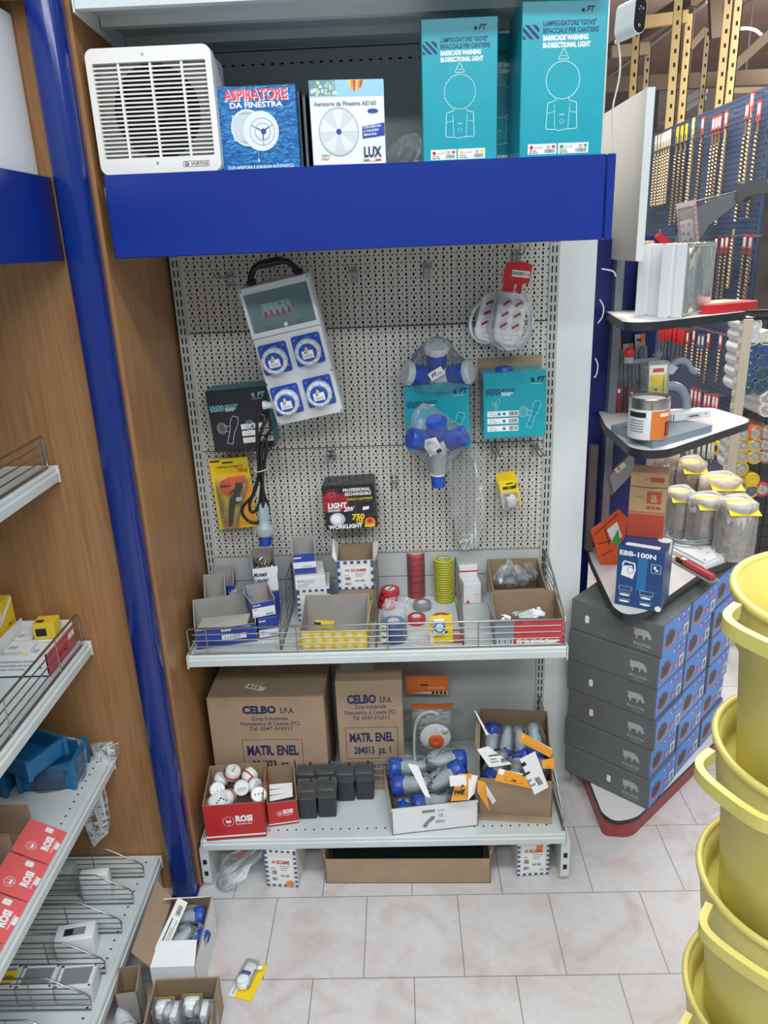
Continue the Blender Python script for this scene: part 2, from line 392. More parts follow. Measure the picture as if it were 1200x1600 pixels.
# ================================================================ shelving bay
m, nt, b = nodes_mat('perforated steel'); L = nt.links.new
tc = N(nt, 'ShaderNodeTexCoord'); sx = N(nt, 'ShaderNodeSeparateXYZ'); L(tc.outputs['Object'], sx.inputs[0])
def mth(op, a, c=None, d=None):
    n = N(nt, 'ShaderNodeMath', operation=op)
    for i, q in enumerate((a, c, d)):
        if q is None: continue
        if isinstance(q, (int, float)): n.inputs[i].default_value = q
        else: L(q, n.inputs[i])
    return n.outputs[0]
def cell(s, off, per): return mth('SUBTRACT', mth('FLOORED_MODULO', mth('ADD', s, off), per), per/2)
def oval(dx, dz, rx, rz_): return mth('LESS_THAN', mth('ADD', mth('POWER', mth('DIVIDE', dx, rx), 2), mth('POWER', mth('DIVIDE', dz, rz_), 2)), 1.0)
big = oval(cell(sx.outputs[0], 0, 0.020), cell(sx.outputs[2], 0.0, 0.020), 0.0026, 0.0041)
small = oval(cell(sx.outputs[0], 0.003, 0.012), cell(sx.outputs[2], 0.010, 0.020), 0.0022, 0.0022)
hole = mth('MAXIMUM', big, small)
b.inputs['Base Color'].default_value = (0.57, 0.56, 0.51, 1); b.inputs['Roughness'].default_value = 0.42
L(mth('SUBTRACT', 1.0, hole), b.inputs['Alpha'])
perf = m
pan_mat = mat('plain panel enamel', (0.50, 0.53, 0.52), 0.42, noise=0.03, nscale=6)
upr_mat = mat('upright enamel', (0.46, 0.48, 0.45), 0.42)
gon = thing('shelving_unit', 'grey perforated-back metal shelving bay with blue fascia and three shelves', 'shelving', T(0, 0, 0))
for s in (-1, 1):
    b = MB(); b.box(s*0.5-0.0135, s*0.5+0.0135, -0.004, 0.05, 0.0, 2.75, upr_mat)
    z = 0.02
    while z < 2.7:
        for dx in (-0.0052, 0.0052):
            b.box(s*0.5+dx-0.0018, s*0.5+dx+0.0018, -0.0045, -0.0035, z, z+0.017, dark_hole)
        z += 0.025
    b.build('upright', gon)
for z0, z1, kind in ((1.4985, 1.8285, 'p'), (1.1665, 1.4955, 'p'), (0.8365, 1.1635, 'p'), (0.7585, 0.8335, 'n'), (0.5065, 0.7555, 'n'), (0.158, 0.5035, 'n'), (1.832, 2.16, 'q'), (2.163, 2.7, 'q')):
    b = MB(); mm = perf if kind == 'p' else pan_mat
    b.add([(-0.4865, 0, z0), (0.4865, 0, z0), (0.4865, 0, z1), (-0.4865, 0, z1)], [(0, 1, 2, 3)], mm)
    for q in ((z0, z0), (z1, z1)): b.quad((-0.4865, 0, q[0]), (0.4865, 0, q[0]), (0.4865, 0.014, q[0]), (-0.4865, 0.014, q[0]), pan_mat)
    if kind == 'q':
        for i in range(40): b.box(-0.47+i*0.024, -0.462+i*0.024, -0.0006, 0.0002, z1-0.03, z1-0.026, dark_hole)
    b.build('perforated_panel' if kind == 'p' else 'plain_panel', gon)
b = MB(); b.box(-0.487, 0.487, 0.03, 0.04, 0, 2.75, mat('void shade', (0.03, 0.03, 0.03), 0.9)); b.build('shade_sheet', gon)  # added dark sheet, its black stands in for shade behind the holes
ZM, ZB, ZT, ZU = 0.69, 0.165, 1.85, 2.176
def shelf(name, zt, yf, lip, holes=False, x=0.5):
    b = MB(); b.box(-x, x, yf+0.004, -0.005, zt-0.012, zt, shelf_metal)
    # rolled front edge in two steps
    pr = [(yf+0.012, zt), (yf+0.003, zt-0.0003), (yf, zt-0.004), (yf, zt-0.011), (yf-0.004, zt-0.013), (yf-0.004, zt-lip), (yf+0.012, zt-lip-0.001), (yf+0.02, zt-lip+0.004)]
    M = Matrix(((0, 0, 1, 0), (1, 0, 0, 0), (0, 1, 0, 0), (0, 0, 0, 1)))
    b.prism(pr, -x-0.002, x+0.002, shelf_metal, M)
    for y in (yf*0.35, yf*0.7): b.box(-x, x, y-0.012, y+0.012, zt-0.03, zt-0.012, shelf_metal)
    if holes:
        f = Face(b, (0, 0, zt+0.0004), (1, 0, 0), (0, 1, 0)); q = -0.47
        while q < 0.48: f.disc(q, yf+0.035, 0.0024, dark_hole, 10, 0.0032); q += 0.025
    o = b.build('shelf', gon)
    for s in (() if zt == ZT else (-1, 1) if zt < 2 else (-1,)):
        k = MB(); M = Matrix(((0, 0, 1, 0), (1, 0, 0, 0), (0, 1, 0, 0), (0, 0, 0, 1)))
        k.prism([(yf-0.006, zt+0.002), (-0.01, zt+0.002), (-0.01, zt-0.10), (yf*0.5, zt-0.05), (yf-0.006, zt-lip-0.006)], s*(x+0.0045)-0.0015, s*(x+0.0045)+0.0015, white_metal, M)
        k.build('shelf_bracket', o)
    return o
shelf('shelf', ZM, -0.332, 0.030)
shelf('shelf', ZB, -0.43, 0.030, True)
shelf('shelf', ZT, -0.44, 0.030)
shelf('shelf', ZU, -0.455, 0.030)
for s in (-1, 1):
    b = MB(); M = Matrix(((0, 0, 1, 0), (1, 0, 0, 0), (0, 1, 0, 0), (0, 0, 0, 1)))
    b.prism([(-0.42, 0), (-0.01, 0), (-0.01, 0.135), (-0.43, 0.135), (-0.432, 0.02)], s*0.503-0.012, s*0.503+0.012, white_metal, M)
    for z in (0.045, 0.085): b.box(s*0.503-0.005, s*0.503+0.005, -0.4335, -0.425, z, z+0.014, dark_hole)
    b.build('foot', gon)
b = MB(); b.rbox(-0.499, 0.508, -0.452, -0.436, 1.70, 1.86, blue_metal, 0.002, 1, smooth=False); b.box(-0.499, 0.508, -0.44, -0.36, 1.70, 1.703, blue_metal); b.build('fascia', gon)
b = MB(); b.rbox(0.5095, 0.526, -0.454, -0.425, 1.70, 1.86, blue_metal, 0.002, 1, smooth=False); b.build('fascia_end', gon)
# ================================================================ things on top of the blue fascia
def fr(bl, br, tl, y, z0):
    """front of a box standing on the top shelf, its front in the plane y: mid point, turn 0, width, height"""
    a, b, c = at(bl, y=y), at(br, y=y), at(tl, y=y)
    return Vector(((a.x+b.x)/2, y, z0)), 0.0, b.x-a.x, c.z-z0
# window extractor fan
w, h, d = 0.247, 0.226, 0.13
t = thing('window_extractor_fan', 'square white window extractor fan with slatted grille on top shelf beside post', 'fan', T(-0.51, -0.425, 1.8615))
def rrect(x0, x1, z0, z1, r, n=5):
    q = []
    for cx, cz, a in ((x1-r, z0+r, -90), (x1-r, z1-r, 0), (x0+r, z1-r, 90), (x0+r, z0+r, 180)):
        for i in range(n+1): q.append((cx+r*math.cos(rad(a+90*i/n)), cz+r*math.sin(rad(a+90*i/n))))
    return q
XZ = Matrix(((1, 0, 0, 0), (0, 0, 1, 0), (0, 1, 0, 0), (0, 0, 0, 1)))   # polygon xy -> xz, extruded along y
def xz_shell(b, outer, inner, y0, y1, m):
    """a flat ring between two outlines with the same number of points, y0 in front"""
    n = len(outer)
    vs = [(p[0], y0, p[1]) for p in outer]+[(p[0], y0, p[1]) for p in inner]+[(p[0], y1, p[1]) for p in outer]+[(p[0], y1, p[1]) for p in inner]
    fs = []
    for i in range(n):
        j = (i+1) % n
        fs += [(i, j, n+j, n+i), (i, 2*n+i, 2*n+j, j), (n+i, n+j, 3*n+j, 3*n+i)]
    b.add(vs, fs, m); return b
fan_white = mat('fan white plastic', (0.78, 0.765, 0.71), 0.3)
b = MB(); xz_shell(b, rrect(0, w, 0, h, 0.016), rrect(0.012, w-0.012, 0.030, h-0.026, 0.003), 0.0, 0.03, fan_white)
b.prism(rrect(0.004, w-0.004, 0.004, h-0.004, 0.014), 0.03, d, fan_white, XZ)
b.build('housing', t)
b = MB(); b.box(0.012, w-0.012, 0.024, 0.026, 0.030, h-0.026, mat('fan shade plate', (0.62, 0.62, 0.59), 0.6))
b.add([(w/2+0.087*math.cos(2*math.pi*i/32), 0.0235, 0.115+0.087*math.sin(2*math.pi*i/32)) for i in range(32)], [tuple(range(32))], black_pl); b.build('duct', t)
b = MB()
for i in range(5):
    a = 2*math.pi*i/5; M = T(w/2, 0.021, 0.115) @ Ry(a) @ Rz(0.4)
    b.prism([(0.012, -0.012), (0.06, -0.022), (0.074, 0.004), (0.03, 0.014)], -0.001, 0.001, black_pl, T(w/2, 0.021, 0.115) @ Ry(a) @ Rx(rad(80)))
b.lathe([(0.022, 0), (0.02, 0.008), (0.001, 0.011)], black_pl, T(w/2, 0.0225, 0.115) @ Rx(rad(90))); b.build('rotor', t)
g = MB(); n = 21
for i in range(n):
    z = 0.033+(h-0.062)*(i+0.5)/n
    g.box(0.011, w-0.011, 0.004, 0.0135, z-0.0016, z+0.0016, fan_white, T(0, 0.008, z) @ Rx(rad(9)) @ T(0, -0.008, -z))
for x in (0.062, 0.125, 0.187): g.box(x-0.0022, x+0.0022, 0.0025, 0.012, 0.03, h-0.026, fan_white)
g.build('grille', t)
for x, z in ((w/2-0.01, h-0.013), (w/2-0.006, 0.019)):
    b = MB(); b.lathe([(0.003, 0), (0.0026, 0.001)], wire_grey, T(x, 0.0, z) @ Rx(rad(90)), 10); b.build('screw', t)
b = MB(); f = Face(b, (0, 0, 0), (1, 0, 0), (0, 0, 1)); f.frame(0.170, 0.010, 0.052, 0.010, 0.0008, ink); f.disc(0.177, 0.015, 0.004, ink); f.text('VORTICE', 0.185, 0.0122, 0.0056, ink, w=0.035); f.up().text('V', 0.1745, 0.0125, 0.005, ink_white); b.build('maker_badge', t)

# box with the round aspirator
P = fr((348, 268), (470, 266), (343, 136), -0.40, ZT+0.003); sea = mat('printed sea', (0.012, 0.13, 0.36), 0.3)
m = sea; nt = m.node_tree; bs = nt.nodes['Principled BSDF']; tc = nt.nodes.new('ShaderNodeTexCoord'); mp = nt.nodes.new('ShaderNodeMapping'); mp.inputs['Scale'].default_value = (12, 12, 45)
nz = nt.nodes.new('ShaderNodeTexNoise'); nz.inputs['Distortion'].default_value = 1.5; nt.links.new(tc.outputs['Object'], mp.inputs[0]); nt.links.new(mp.outputs[0], nz.inputs['Vector'])
nt.links.new(ramp(nt, nz.outputs['Fac'], [(0.35, (0.008, 0.06, 0.27)), (0.55, (0.015, 0.17, 0.45)), (0.7, (0.09, 0.42, 0.68))]), bs.inputs['Base Color'])
o, w, h = carton('extractor_box', 'blue water-patterned box lettered ASPIRATORE with a round fan drawing', 'box', P, 0.16, sea)
b = MB(); f = front(o, b)
f.text('ASPIRATORE', w/2+0.001, h-0.026, 0.0185, ink_white, 'c', w*0.80, 0.055); f.up().text('ASPIRATORE', w/2, h-0.025, 0.0185, mat('bright red ink', (0.75, 0.06, 0.09), 0.4), 'c', w*0.79, 0.03)
f.text('DA FINESTRA', w/2, h-0.039, 0.0095, ink_white, 'c', w*0.66, 0.03)
f.text('CON APERTURA E CHIUSURA AUTOMATICA', w/2, 0.012, 0.0055, ink_white, 'c', w*0.84, 0.02)
pale = mat('pale print', (0.72, 0.76, 0.80), 0.4); pgrey = mat('grey print', (0.40, 0.46, 0.52), 0.4)
cx, cz = w*0.37, h*0.50
f.disc(cx, cz+0.006, 0.034, pale); f.up().disc(cx-0.001, cz+0.006, 0.030, pgrey); f.up()
for i in range(13): f.rect(cx-0.030+i*0.0028, cz-0.018, 0.0016, 0.048, pale)
f.up().disc(cx+0.027, cz-0.001, 0.036, pale, 28, 0.037); f.up().ring(cx+0.029, cz-0.002, 0.025, 0.0012, pgrey); f.up().disc(cx+0.030, cz-0.002, 0.0165, pgrey); f.up().disc(cx+0.030, cz-0.002, 0.0145, pale)
for a in (30, 150, 270): f.line([(cx+0.030, cz-0.002), (cx+0.030+0.025*math.cos(rad(a)), cz-0.002+0.025*math.sin(rad(a)))], 0.002, pgrey)
f.up().disc(cx+0.032, cz-0.002, 0.0055, ink_blue); f.line([(cx+0.018, cz-0.037), (cx+0.018, cz-0.052)], 0.0006, pale); f.rect(cx+0.0165, cz-0.058, 0.003, 0.006, pale)
b.build('printed_front', o)
# two slim boxes seen edge-on between the two printed boxes
for i, (px, zz, lab) in enumerate(((464, 138, 'slim black flat box wedged upright beside the ASPIRATORE box'), (473, 146, 'slim dark box standing upright against the LUX box'))):
    q = at((px+1.5, 200), y=-0.36); ht = at((px, zz), y=-0.36).z-ZT-0.003
    o, _, _ = carton('slim_box', lab, 'box', (Vector((q.x+0.004, -0.36, ZT+0.003)), 0, 0.0085, ht), 0.15, black_pl)
    b = MB(); f = front(o, b); f.rect(0.002, 0.006, 0.0045, ht-0.012, ink_grey); b.build('printed_edge', o)
# LUX aerator box, turned a little
a = at((490, 262), y=-0.40); c = at((604, 258), y=-0.385)
P = (Vector(((a.x+c.x)/2, -0.395, ZT+0.003)), rad(7), 0.150, at((488, 126), y=-0.40).z-ZT-0.003)
o, w, h = carton('aerator_box', 'white and blue box lettered Aeratore da Finestra with LUX mark', 'box', P, 0.11, white_card)
b = MB(); f = front(o, b); f.rect(0, h-0.030, w, 0.030, mat('print sky blue', (0.30, 0.58, 0.80), 0.4)); f.rect(0, 0, w, 0.013, ink_blue); f.rect(0, h-0.028, w*0.35, 0.028, mat('print leaf', (0.35, 0.50, 0.30), 0.5)); f.up()
rr = random.Random(3)
for i in range(26): f.disc(rr.uniform(0.003, 0.055), h-rr.uniform(0.004, 0.026), rr.uniform(0.0015, 0.004), ink_white if i % 2 else mat('print pale green', (0.55, 0.68, 0.40), 0.5), 8)
for i in range(6): f.poly([(0.079+i*0.005, h-0.001), (0.084+i*0.005, h-0.001), (0.084+i*0.004, h-0.022+abs(i-2.5)*0.003), (0.081+i*0.004, h-0.022+abs(i-2.5)*0.003)], (ink_yellow, ink_orange, ink_red)[i % 3])
f.up().text('Aeratore da Finestra AE160', w*0.47, h-0.046, 0.0075, ink_grey, 'c', w*0.84, 0.025)
f.disc(w*0.37, h*0.44, 0.040, mat('print fan grey', (0.62, 0.64, 0.66), 0.4), 30, 0.044); f.up()
for i in range(5): f.poly([(w*0.37, h*0.44)]+[(w*0.37+0.037*math.cos(rad(72*i+k)), h*0.44+0.040*math.sin(rad(72*i+k))) for k in (0, 12, 24, 36)], pale)
f.up().ring(w*0.37, h*0.44, 0.040, 0.0012, pgrey, ry=0.044); f.disc(w*0.37, h*0.44, 0.0055, ink_blue, 14)
f.poly([(w*0.69, h*0.36), (w-0.001, h*0.39), (w-0.001, h*0.53), (w*0.69, h*0.49)], ink_blue); f.up()
for i, s in enumerate(('CON APERTURA', 'E CHIUSURA', 'MANUALE')): f.text(s, w*0.71, h*0.465-i*0.0068, 0.0042, ink_white, w=(0.036, 0.031, 0.026)[i], ang=0.1)
f.disc(w*0.84, h*0.66, 0.011, ink_blue, 14, 0.004)
f.text('LUX', w*0.70, 0.026, 0.018, ink_navy, w=0.036, bold=0.03)
for i, mm in enumerate((ink_green, ink_white, ink_red)): f.rect(w*0.69+i*0.012, 0.018, 0.012, 0.003, mm)
f.text('made in', w*0.12, 0.029, 0.004, ink_green); f.text('ITALY', w*0.12, 0.022, 0.004, ink_red)
b.build('printed_front', o)
b = MB(); f = Face(b, (0, 0.11, 0), (0, -1, 0), (0, 0, 1)); f.rect(0.0, 0.0, 0.11, h, ink_blue); f.up().rect(0.02, 0.03, 0.06, 0.1, mat('print navy', (0.01, 0.03, 0.13), 0.4)); b.build('printed_side', o)
# crumpled film between LUX box and the teal boxes
q = at((632, 240), y=-0.24); t = thing('film_bundle', 'crumpled clear plastic film lying behind the fascia next to LUX box', 'plastic film', T(q.x, -0.22, ZT+0.002))
bag('film_sheet', t, [(-0.03, 0, 0.002, 0.03, 0.04), (-0.01, 0, 0.035, 0.045, 0.045), (0.004, 0, 0.060, 0.038, 0.035), (0.016, 0, 0.080, 0.022, 0.02), (0.024, 0, 0.088, 0.004, 0.004)], clear_thick, seed=3, k=0.3)
q = at((375, 132), y=-0.30); t = thing('plastic_sleeve', 'tip of a clear plastic sleeve sticking up behind the ASPIRATORE box', 'plastic film', T(q.x, -0.235, ZT+0.002))
bag('film_sheet', t, [(0, 0, 0.0, 0.035, 0.012), (0, 0, 0.08, 0.035, 0.008), (-0.005, 0, 0.15, 0.03, 0.006), (-0.012, 0, 0.185, 0.004, 0.003)], clear_thick, seed=5, k=0.2)

# teal barricade-lamp boxes
def lamp_drawing(f, cx, cz, s, m):
    """outline drawing of a barricade lamp, s = its height"""
    k = s/0.12
    f.ring(cx, cz+0.018*k, 0.030*k, 0.0011, m)
    f.line([(cx-0.009*k, cz+0.051*k), (cx-0.007*k, cz+0.056*k), (cx, cz+0.068*k), (cx+0.007*k, cz+0.056*k), (cx+0.009*k, cz+0.051*k)], 0.0010, m, True); f.line([(cx-0.004*k, cz+0.056*k), (cx+0.004*k, cz+0.056*k)], 0.0009, m)
    f.line([(cx-0.012*k, cz-0.009*k), (cx-0.012*k, cz-0.014*k), (cx-0.026*k, cz-0.018*k), (cx-0.028*k, cz-0.060*k), (cx-0.010*k, cz-0.061*k), (cx-0.005*k, cz-0.063*k), (cx+0.005*k, cz-0.061*k), (cx+0.028*k, cz-0.060*k), (cx+0.026*k, cz-0.018*k), (cx+0.012*k, cz-0.014*k), (cx+0.012*k, cz-0.009*k)], 0.0011, m)
    for sx in (-1, 1): f.line([(cx+sx*0.014*k, cz-0.020*k), (cx+sx*0.012*k, cz-0.060*k)], 0.0007, m); f.line([(cx+sx*0.026*k, cz-0.034*k), (cx+sx*0.014*k, cz-0.032*k)], 0.0007, m)
    f.ring(cx, cz-0.048*k, 0.0035*k, 0.0007, m, 12); f.text('GIOVE', cx, cz-0.038*k, 0.0022*k, m, 'c')
def code_label(f, x, z, w_, col):
    f.rect(x, z, w_, 0.019, paper); f.up().disc(x+0.007, z+0.0125, 0.0038, col, 12); f.text('Cod. 30910', x+0.013, z+0.011, 0.0024, ink_grey); f.rect(x+w_-0.009, z+0.011, 0.006, 0.005, col)
    f.text('Rosso', x+w_-0.019, z+0.0135, 0.0022, ink); f.text('Red', x+w_-0.019, z+0.0105, 0.0022, ink); f.bars(x+w_*0.58, z+0.002, w_*0.36, 0.007, ink, 4, 12); f.text('Luce Fissa', x+0.003, z+0.0055, 0.0024, ink); f.text('Light Steady', x+0.003, z+0.0018, 0.0024, ink)
def teal_box(label, P, d, big):
    o, w, h = carton('barricade_light_box', label, 'box', P, d, teal, None)
    b = MB(); f = front(o, b); top = h-0.012
    f.stripes(0.002, h*0.77, w*0.19, h*0.085, ink_navy, 4, -1.0)
    f.rect(w*0.69, top-0.010, 0.006, 0.006, ink_navy); f.text('FT', w*0.75, top-0.010, 0.009, ink_navy, bold=0.04, slant=0.2); f.rect(w*0.68, top-0.0145, w*0.2, 0.001, ink_grey)
    k = 0.0078 if not big else 0.0084; zz = h*0.845
    for i, (s, mm) in enumerate((('LAMPEGGIATORE "GIOVE"', ink_navy), ('BIFACCIALE PER CANTIERE', ink_navy), ('BARRICADE WARNING', ink_white), ('BI-DIRECTIONAL LIGHT', ink_white))):
        f.text(s, w*0.25, zz-i*k*1.45, k, mm, w=w*(0.62, 0.65, 0.53, 0.56)[i], bold=0.02+0.025*(i > 1))
    lamp_drawing(f, w*0.5, h*0.445, h*0.47, line_teal)
    code_label(f, w*0.10, 0.014, w*0.35, ink_red); f.k -= 1; code_label(f, w*0.47, 0.014, w*0.37, ink_green if big else ink_yellow)
    b.build('printed_front', o)
    return o
P = fr((662, 255), (776, 250), (660, 30), -0.39, ZT+0.003); teal_box('teal carton of a barricade light, shorter one in front of another teal carton', P, 0.13, False)
P = fr((812, 247), (945, 240), (808, 2), -0.415, ZT+0.003); P = (P[0]+Vector((-0.004, 0, 0)), rad(2), P[2]-0.006, 0.282); teal_box('tall teal barricade-light carton at pillar end of the shelf', P, 0.14, True)
a = at((760, 150), y=-0.235); P = (Vector((a.x+0.03, -0.235, ZT+0.003)), 0, 0.17, 0.27); teal_box('teal barricade-light carton set back behind the other two teal cartons', P, 0.13, False)

# ---- left-hand bay: fascia, top panel (shelves further down)
XL = -0.615
lg = thing('side_shelving_unit', 'white shelving bay along the side with blue fascia and sloping row of shelves', 'shelving', T(XL, -0.44, 0))
def lbox(name, x0, x1, y0, y1, z0, z1, m, parent=lg, r=0.001):   # world extents, into the bay's frame
    b = MB(); b.rbox(x0-XL, x1-XL, y0+0.44, y1+0.44, z0, z1, m, r, 1, smooth=False); return b.build(name, parent)
lbox('fascia', -0.630, -0.612, -1.9, -0.434, 1.70, 1.862, blue_metal)
lbox('upper_shelf', -1.1, -0.642, -1.9, -0.434, 1.835, 1.85, shelf_metal)
o = tag(MB().rbox(-0.30, 0, -0.75, 0, 0, 0.298, white_card, 0.002, 1, smooth=False).build('plain_white_box', None, T(-0.634, -0.437, 1.851)), 'plain white box standing on the side bay above its blue fascia', 'box')
lbox('canopy_shelf', -1.1, -0.60, -1.9, -0.437, 2.17, 2.20, shelf_metal)
# ================================================================ hooks and goods on the perforated back
def hook(label, base, z, x, L=0.17, up=0.012, double=True, group=None, r=0.0021, card_end=False):
    t = thing('peg_hook', label, 'hook', T(x, 0, z), group)
    b = MB()
    for s in ((-0.006, 0.006) if double else (0,)):
        b.tube([(s, -0.004, 0), (s, -L*0.55, 0), (s, -L*0.9, up*0.4), (s, -L, up*1.6)], r, chrome)
    if double: b.tube([(-0.006, -L, up*1.6), (0.006, -L, up*1.6)], r, chrome)
    b.build('prong', t)
    b = MB()
    for s in ((-0.006, 0.006) if double else (0,)): b.tube([(s, -0.006, 0.012), (s, -0.004, -0.03)], r*1.1, chrome)
    b.box(-0.011, 0.011, -0.003, -0.0005, -0.012, 0.002, chrome); b.build('back_plate', t)
    return t
def wx(px, y=0.0): q = at(px, y=y); return q.x, q.z
for px, L, lab in (((360, 432), 0.17, 'empty double-wire peg hook above the handle of the socket board'), ((554, 424), 0.15, 'empty double-wire peg hook midway along the top row below the fascia'), ((666, 418), 0.15, 'empty double-wire peg hook beside the red-tagged power strips')):
    x, z = wx(px); hook(lab, None, z, x, L)
x, z = wx((806, 398), -0.01); hook('wire peg hook carrying the red hang tag of the power strips', None, z, x, 0.12, 0.014)
x, z = wx((616, 748)); hook('small empty peg hook beside the worklight box', None, z, x, 0.03, 0.004)
x, z = wx((772, 694)); hook('peg hook under the teal adapter box that has brown card behind it', None, z-0.012, x, 0.13, 0.004)
x, z = wx((836, 690)); hook('peg hook under the pillar-side corner of the teal adapter box', None, z-0.012, x, 0.15, 0.004)
x, z = wx((665, 706)); hook('peg hook below the teal box that has a bagged adapter in front', None, z, x, 0.07, 0.01)
x, z = wx((399, 706)); hook('peg hook beneath the black adapter box', None, z, x, 0.06, 0.01)
# short hook with a metal clamp on it
x, z = wx((517, 706)); t = thing('clamp_hook', 'short chrome hook with a shiny metal clip left of the worklight box top', 'hook', T(x, 0, z))
b = MB(); b.tube([(0, -0.003, 0), (0.002, -0.05, -0.004), (-0.004, -0.055, 0.01), (-0.006, -0.03, 0.018)], 0.002, chrome); b.tube([(0.012, -0.004, 0.01), (0.012, -0.03, -0.01), (-0.012, -0.034, -0.012)], 0.0016, chrome); b.build('wire', t)
b = MB(); b.cyl((-0.008, -0.035, 0.004), (0.014, -0.04, 0.006), 0.009, chrome); b.build('clip', t)
t['label'] = 'short chrome hook holding a shiny metal clip above the worklight box'

# ---------------------------------------------------------------- four-socket distribution board
y0 = -0.195
A, Bq, Cq = at((371, 453), y=y0), at((481, 427), y=y0), at((433, 666), y=y0+0.03)
u = (Bq-A).normalized(); w = (Bq-A).length; vv = (A-Cq); h = vv.length; v = (vv-u*vv.dot(u)).normalized(); n = u.cross(v)   # n towards the room
org = A-v*h
M = Matrix(((u.x, -n.x, v.x, org.x), (u.y, -n.y, v.y, org.y), (u.z, -n.z, v.z, org.z), (0, 0, 0, 1)))
board = thing('socket_board', 'grey-white tilted distribution board with four blue sockets and black carrying handle', 'distribution board', M)
bgrey = mat('board light grey', (0.66, 0.70, 0.72), 0.38)
wl = w*1.005
b = MB()
b.rbox(0, wl, 0.010, 0.075, 0, h, bgrey, 0.004, 2); b.rbox(0.001, wl-0.001, 0.0, 0.012, 0, h*0.645, bgrey, 0.003, 2)
b.build('enclosure', board)
b = MB(); xz_shell(b, rrect(0.001, wl-0.001, h*0.65, h-0.001, 0.003), rrect(0.009, wl-0.009, h*0.685, h-0.016, 0.002), 0.0, 0.012, bgrey); b.build('breaker_bezel', board)
win = film('smoked window', (0.80, 0.87, 0.87), 0.05, 0.06)
b = MB(); b.box(0.009, wl-0.009, 0.002, 0.004, h*0.685, h-0.016, win)
for x in (0.22, 0.68): b.rbox(wl*x, wl*x+0.018, -0.0012, 0.002, h*0.70, h*0.72, win, 0.001, 1)
b.build('window_flap', board)
b = MB(); b.lathe([(0.006, 0), (0.006, 0.003), (0.004, 0.004)], bgrey, T(wl*0.52, 0.002, h*0.705) @ Rx(rad(90)), 10); b.build('latch', board)
bx0, bz0 = wl*0.24, h*0.775; bw = wl*0.42; bh = h*0.095
b = MB(); b.box(0.012, wl-0.012, 0.0085, 0.0098, h*0.688, h-0.018, mat('breaker well', (0.30, 0.35, 0.35), 0.6)); b.build('breaker_well', board)
for i in range(5):
    b = MB(); x = bx0+i*bw/5; b.rbox(x+0.0004, x+bw/5-0.0004, 0.005, 0.0085, bz0, bz0+bh, white_pl, 0.0006, 1, smooth=False); o = b.build('circuit_breaker', board)
    k = MB(); k.box(x+bw/5*0.25, x+bw/5*0.75, 0.004, 0.0055, bz0+bh*0.12, bz0+bh*0.42, red_pl); k.build('breaker_toggle', o)
    k = MB(); f = Face(k, (0, 0.005, 0), (1, 0, 0), (0, 0, 1)); f.rect(x+0.001, bz0+0.0006, bw/5-0.002, bh*0.10, ink_red)
    if i in (0, 2, 3): f.rect(x+0.0022, bz0+bh*0.66, 0.004, bh*0.2, ink_yellow if i != 3 else ink_red)
    f.rect(x+0.002, bz0+bh*0.5, 0.006, bh*0.07, ink_grey); k.build('breaker_print', o)
for cx, cz in ((0.245, 0.49), (0.735, 0.50), (0.245, 0.18), (0.735, 0.19)):
    px, pz = wl*cx, h*cz; q = wl*0.205; r = wl*0.185
    b = MB(); b.prism(rrect(px-q, px+q, pz-q*1.05, pz+q*1.05, 0.006), -0.004, 0.0, blue_pl, XZ); b.rbox(px-q*0.45, px+q*0.45, -0.009, -0.003, pz+q*0.62, pz+q*0.95, blue_pl, 0.002, 1); s = b.build('socket_outlet', board)
    b = MB(); b.lathe([(r*0.97, 0), (r, 0.006), (r, 0.022), (r*0.96, 0.026), (r*0.70, 0.027), (r*0.68, 0.024)], mat('socket ring grey', (0.58, 0.62, 0.66), 0.4), T(px, -0.003, pz-q*0.08) @ Rx(rad(90)), 28, cap=False)
    f = Face(b, (px, -0.0305, pz-q*0.08), (1, 0, 0), (0, 0, 1), 0)
    for i in range(10): a = 2*math.pi*i/10; f.line([(r*0.72*math.cos(a), r*0.72*math.sin(a)), (r*0.95*math.cos(a), r*0.95*math.sin(a))], 0.0009, ink_grey)
    b.build('locking_ring', s)
    b = MB(); b.lathe([(r*0.69, 0.018), (r*0.69, 0.025), (r*0.6, 0.027)], blue_pl, T(px, -0.003, pz-q*0.08) @ Rx(rad(90)), 24)
    f = Face(b, (px, -0.0302, pz-q*0.08), (1, 0, 0), (0, 0, 1), 2); f.rect(-r*0.43, -r*0.42, r*0.86, r*0.60, paper); f.poly([(-r*0.18, r*0.22), (r*0.12, r*0.22), (-r*0.03, r*0.50)], ink_yellow)
    f.up().text('FT', -r*0.10, -r*0.06, r*0.17, ink, 'c', bold=0.05)
    for zz in (-0.2, -0.32): f.rect(-r*0.34, r*zz, r*0.66, r*0.05, ink_grey)
    b.build('socket_lid', s)
    for sx in (-1, 1):
        b = MB(); b.lathe([(0.0032, 0), (0.0026, 0.0012)], chrome, T(px+sx*q*0.78, -0.004, pz+q*(0.82 if sx > 0 else 0.80)) @ Rx(rad(90)), 10); b.build('flange_screw', s)
    b = MB(); b.lathe([(0.0032, 0), (0.0026, 0.0012)], chrome, T(px+q*0.8, -0.004, pz-q*0.6) @ Rx(rad(90)), 10); b.build('flange_screw', s)
for x, z in ((0.005, 0.006), (wl-0.005, 0.006), (0.004, h*0.32), (wl-0.004, h*0.32), (0.005, h-0.006), (wl-0.005, h-0.006)):
    b = MB(); b.lathe([(0.0026, 0), (0.0022, 0.0008)], ink_grey, T(x, 0.0, z) @ Rx(rad(90)), 10); b.lathe([(0.0015, 0), (0.0013, 0.001)], black_pl, T(x, 0.0, z) @ Rx(rad(90)), 8); b.build('cover_screw', board)
b = MB(); hz = h
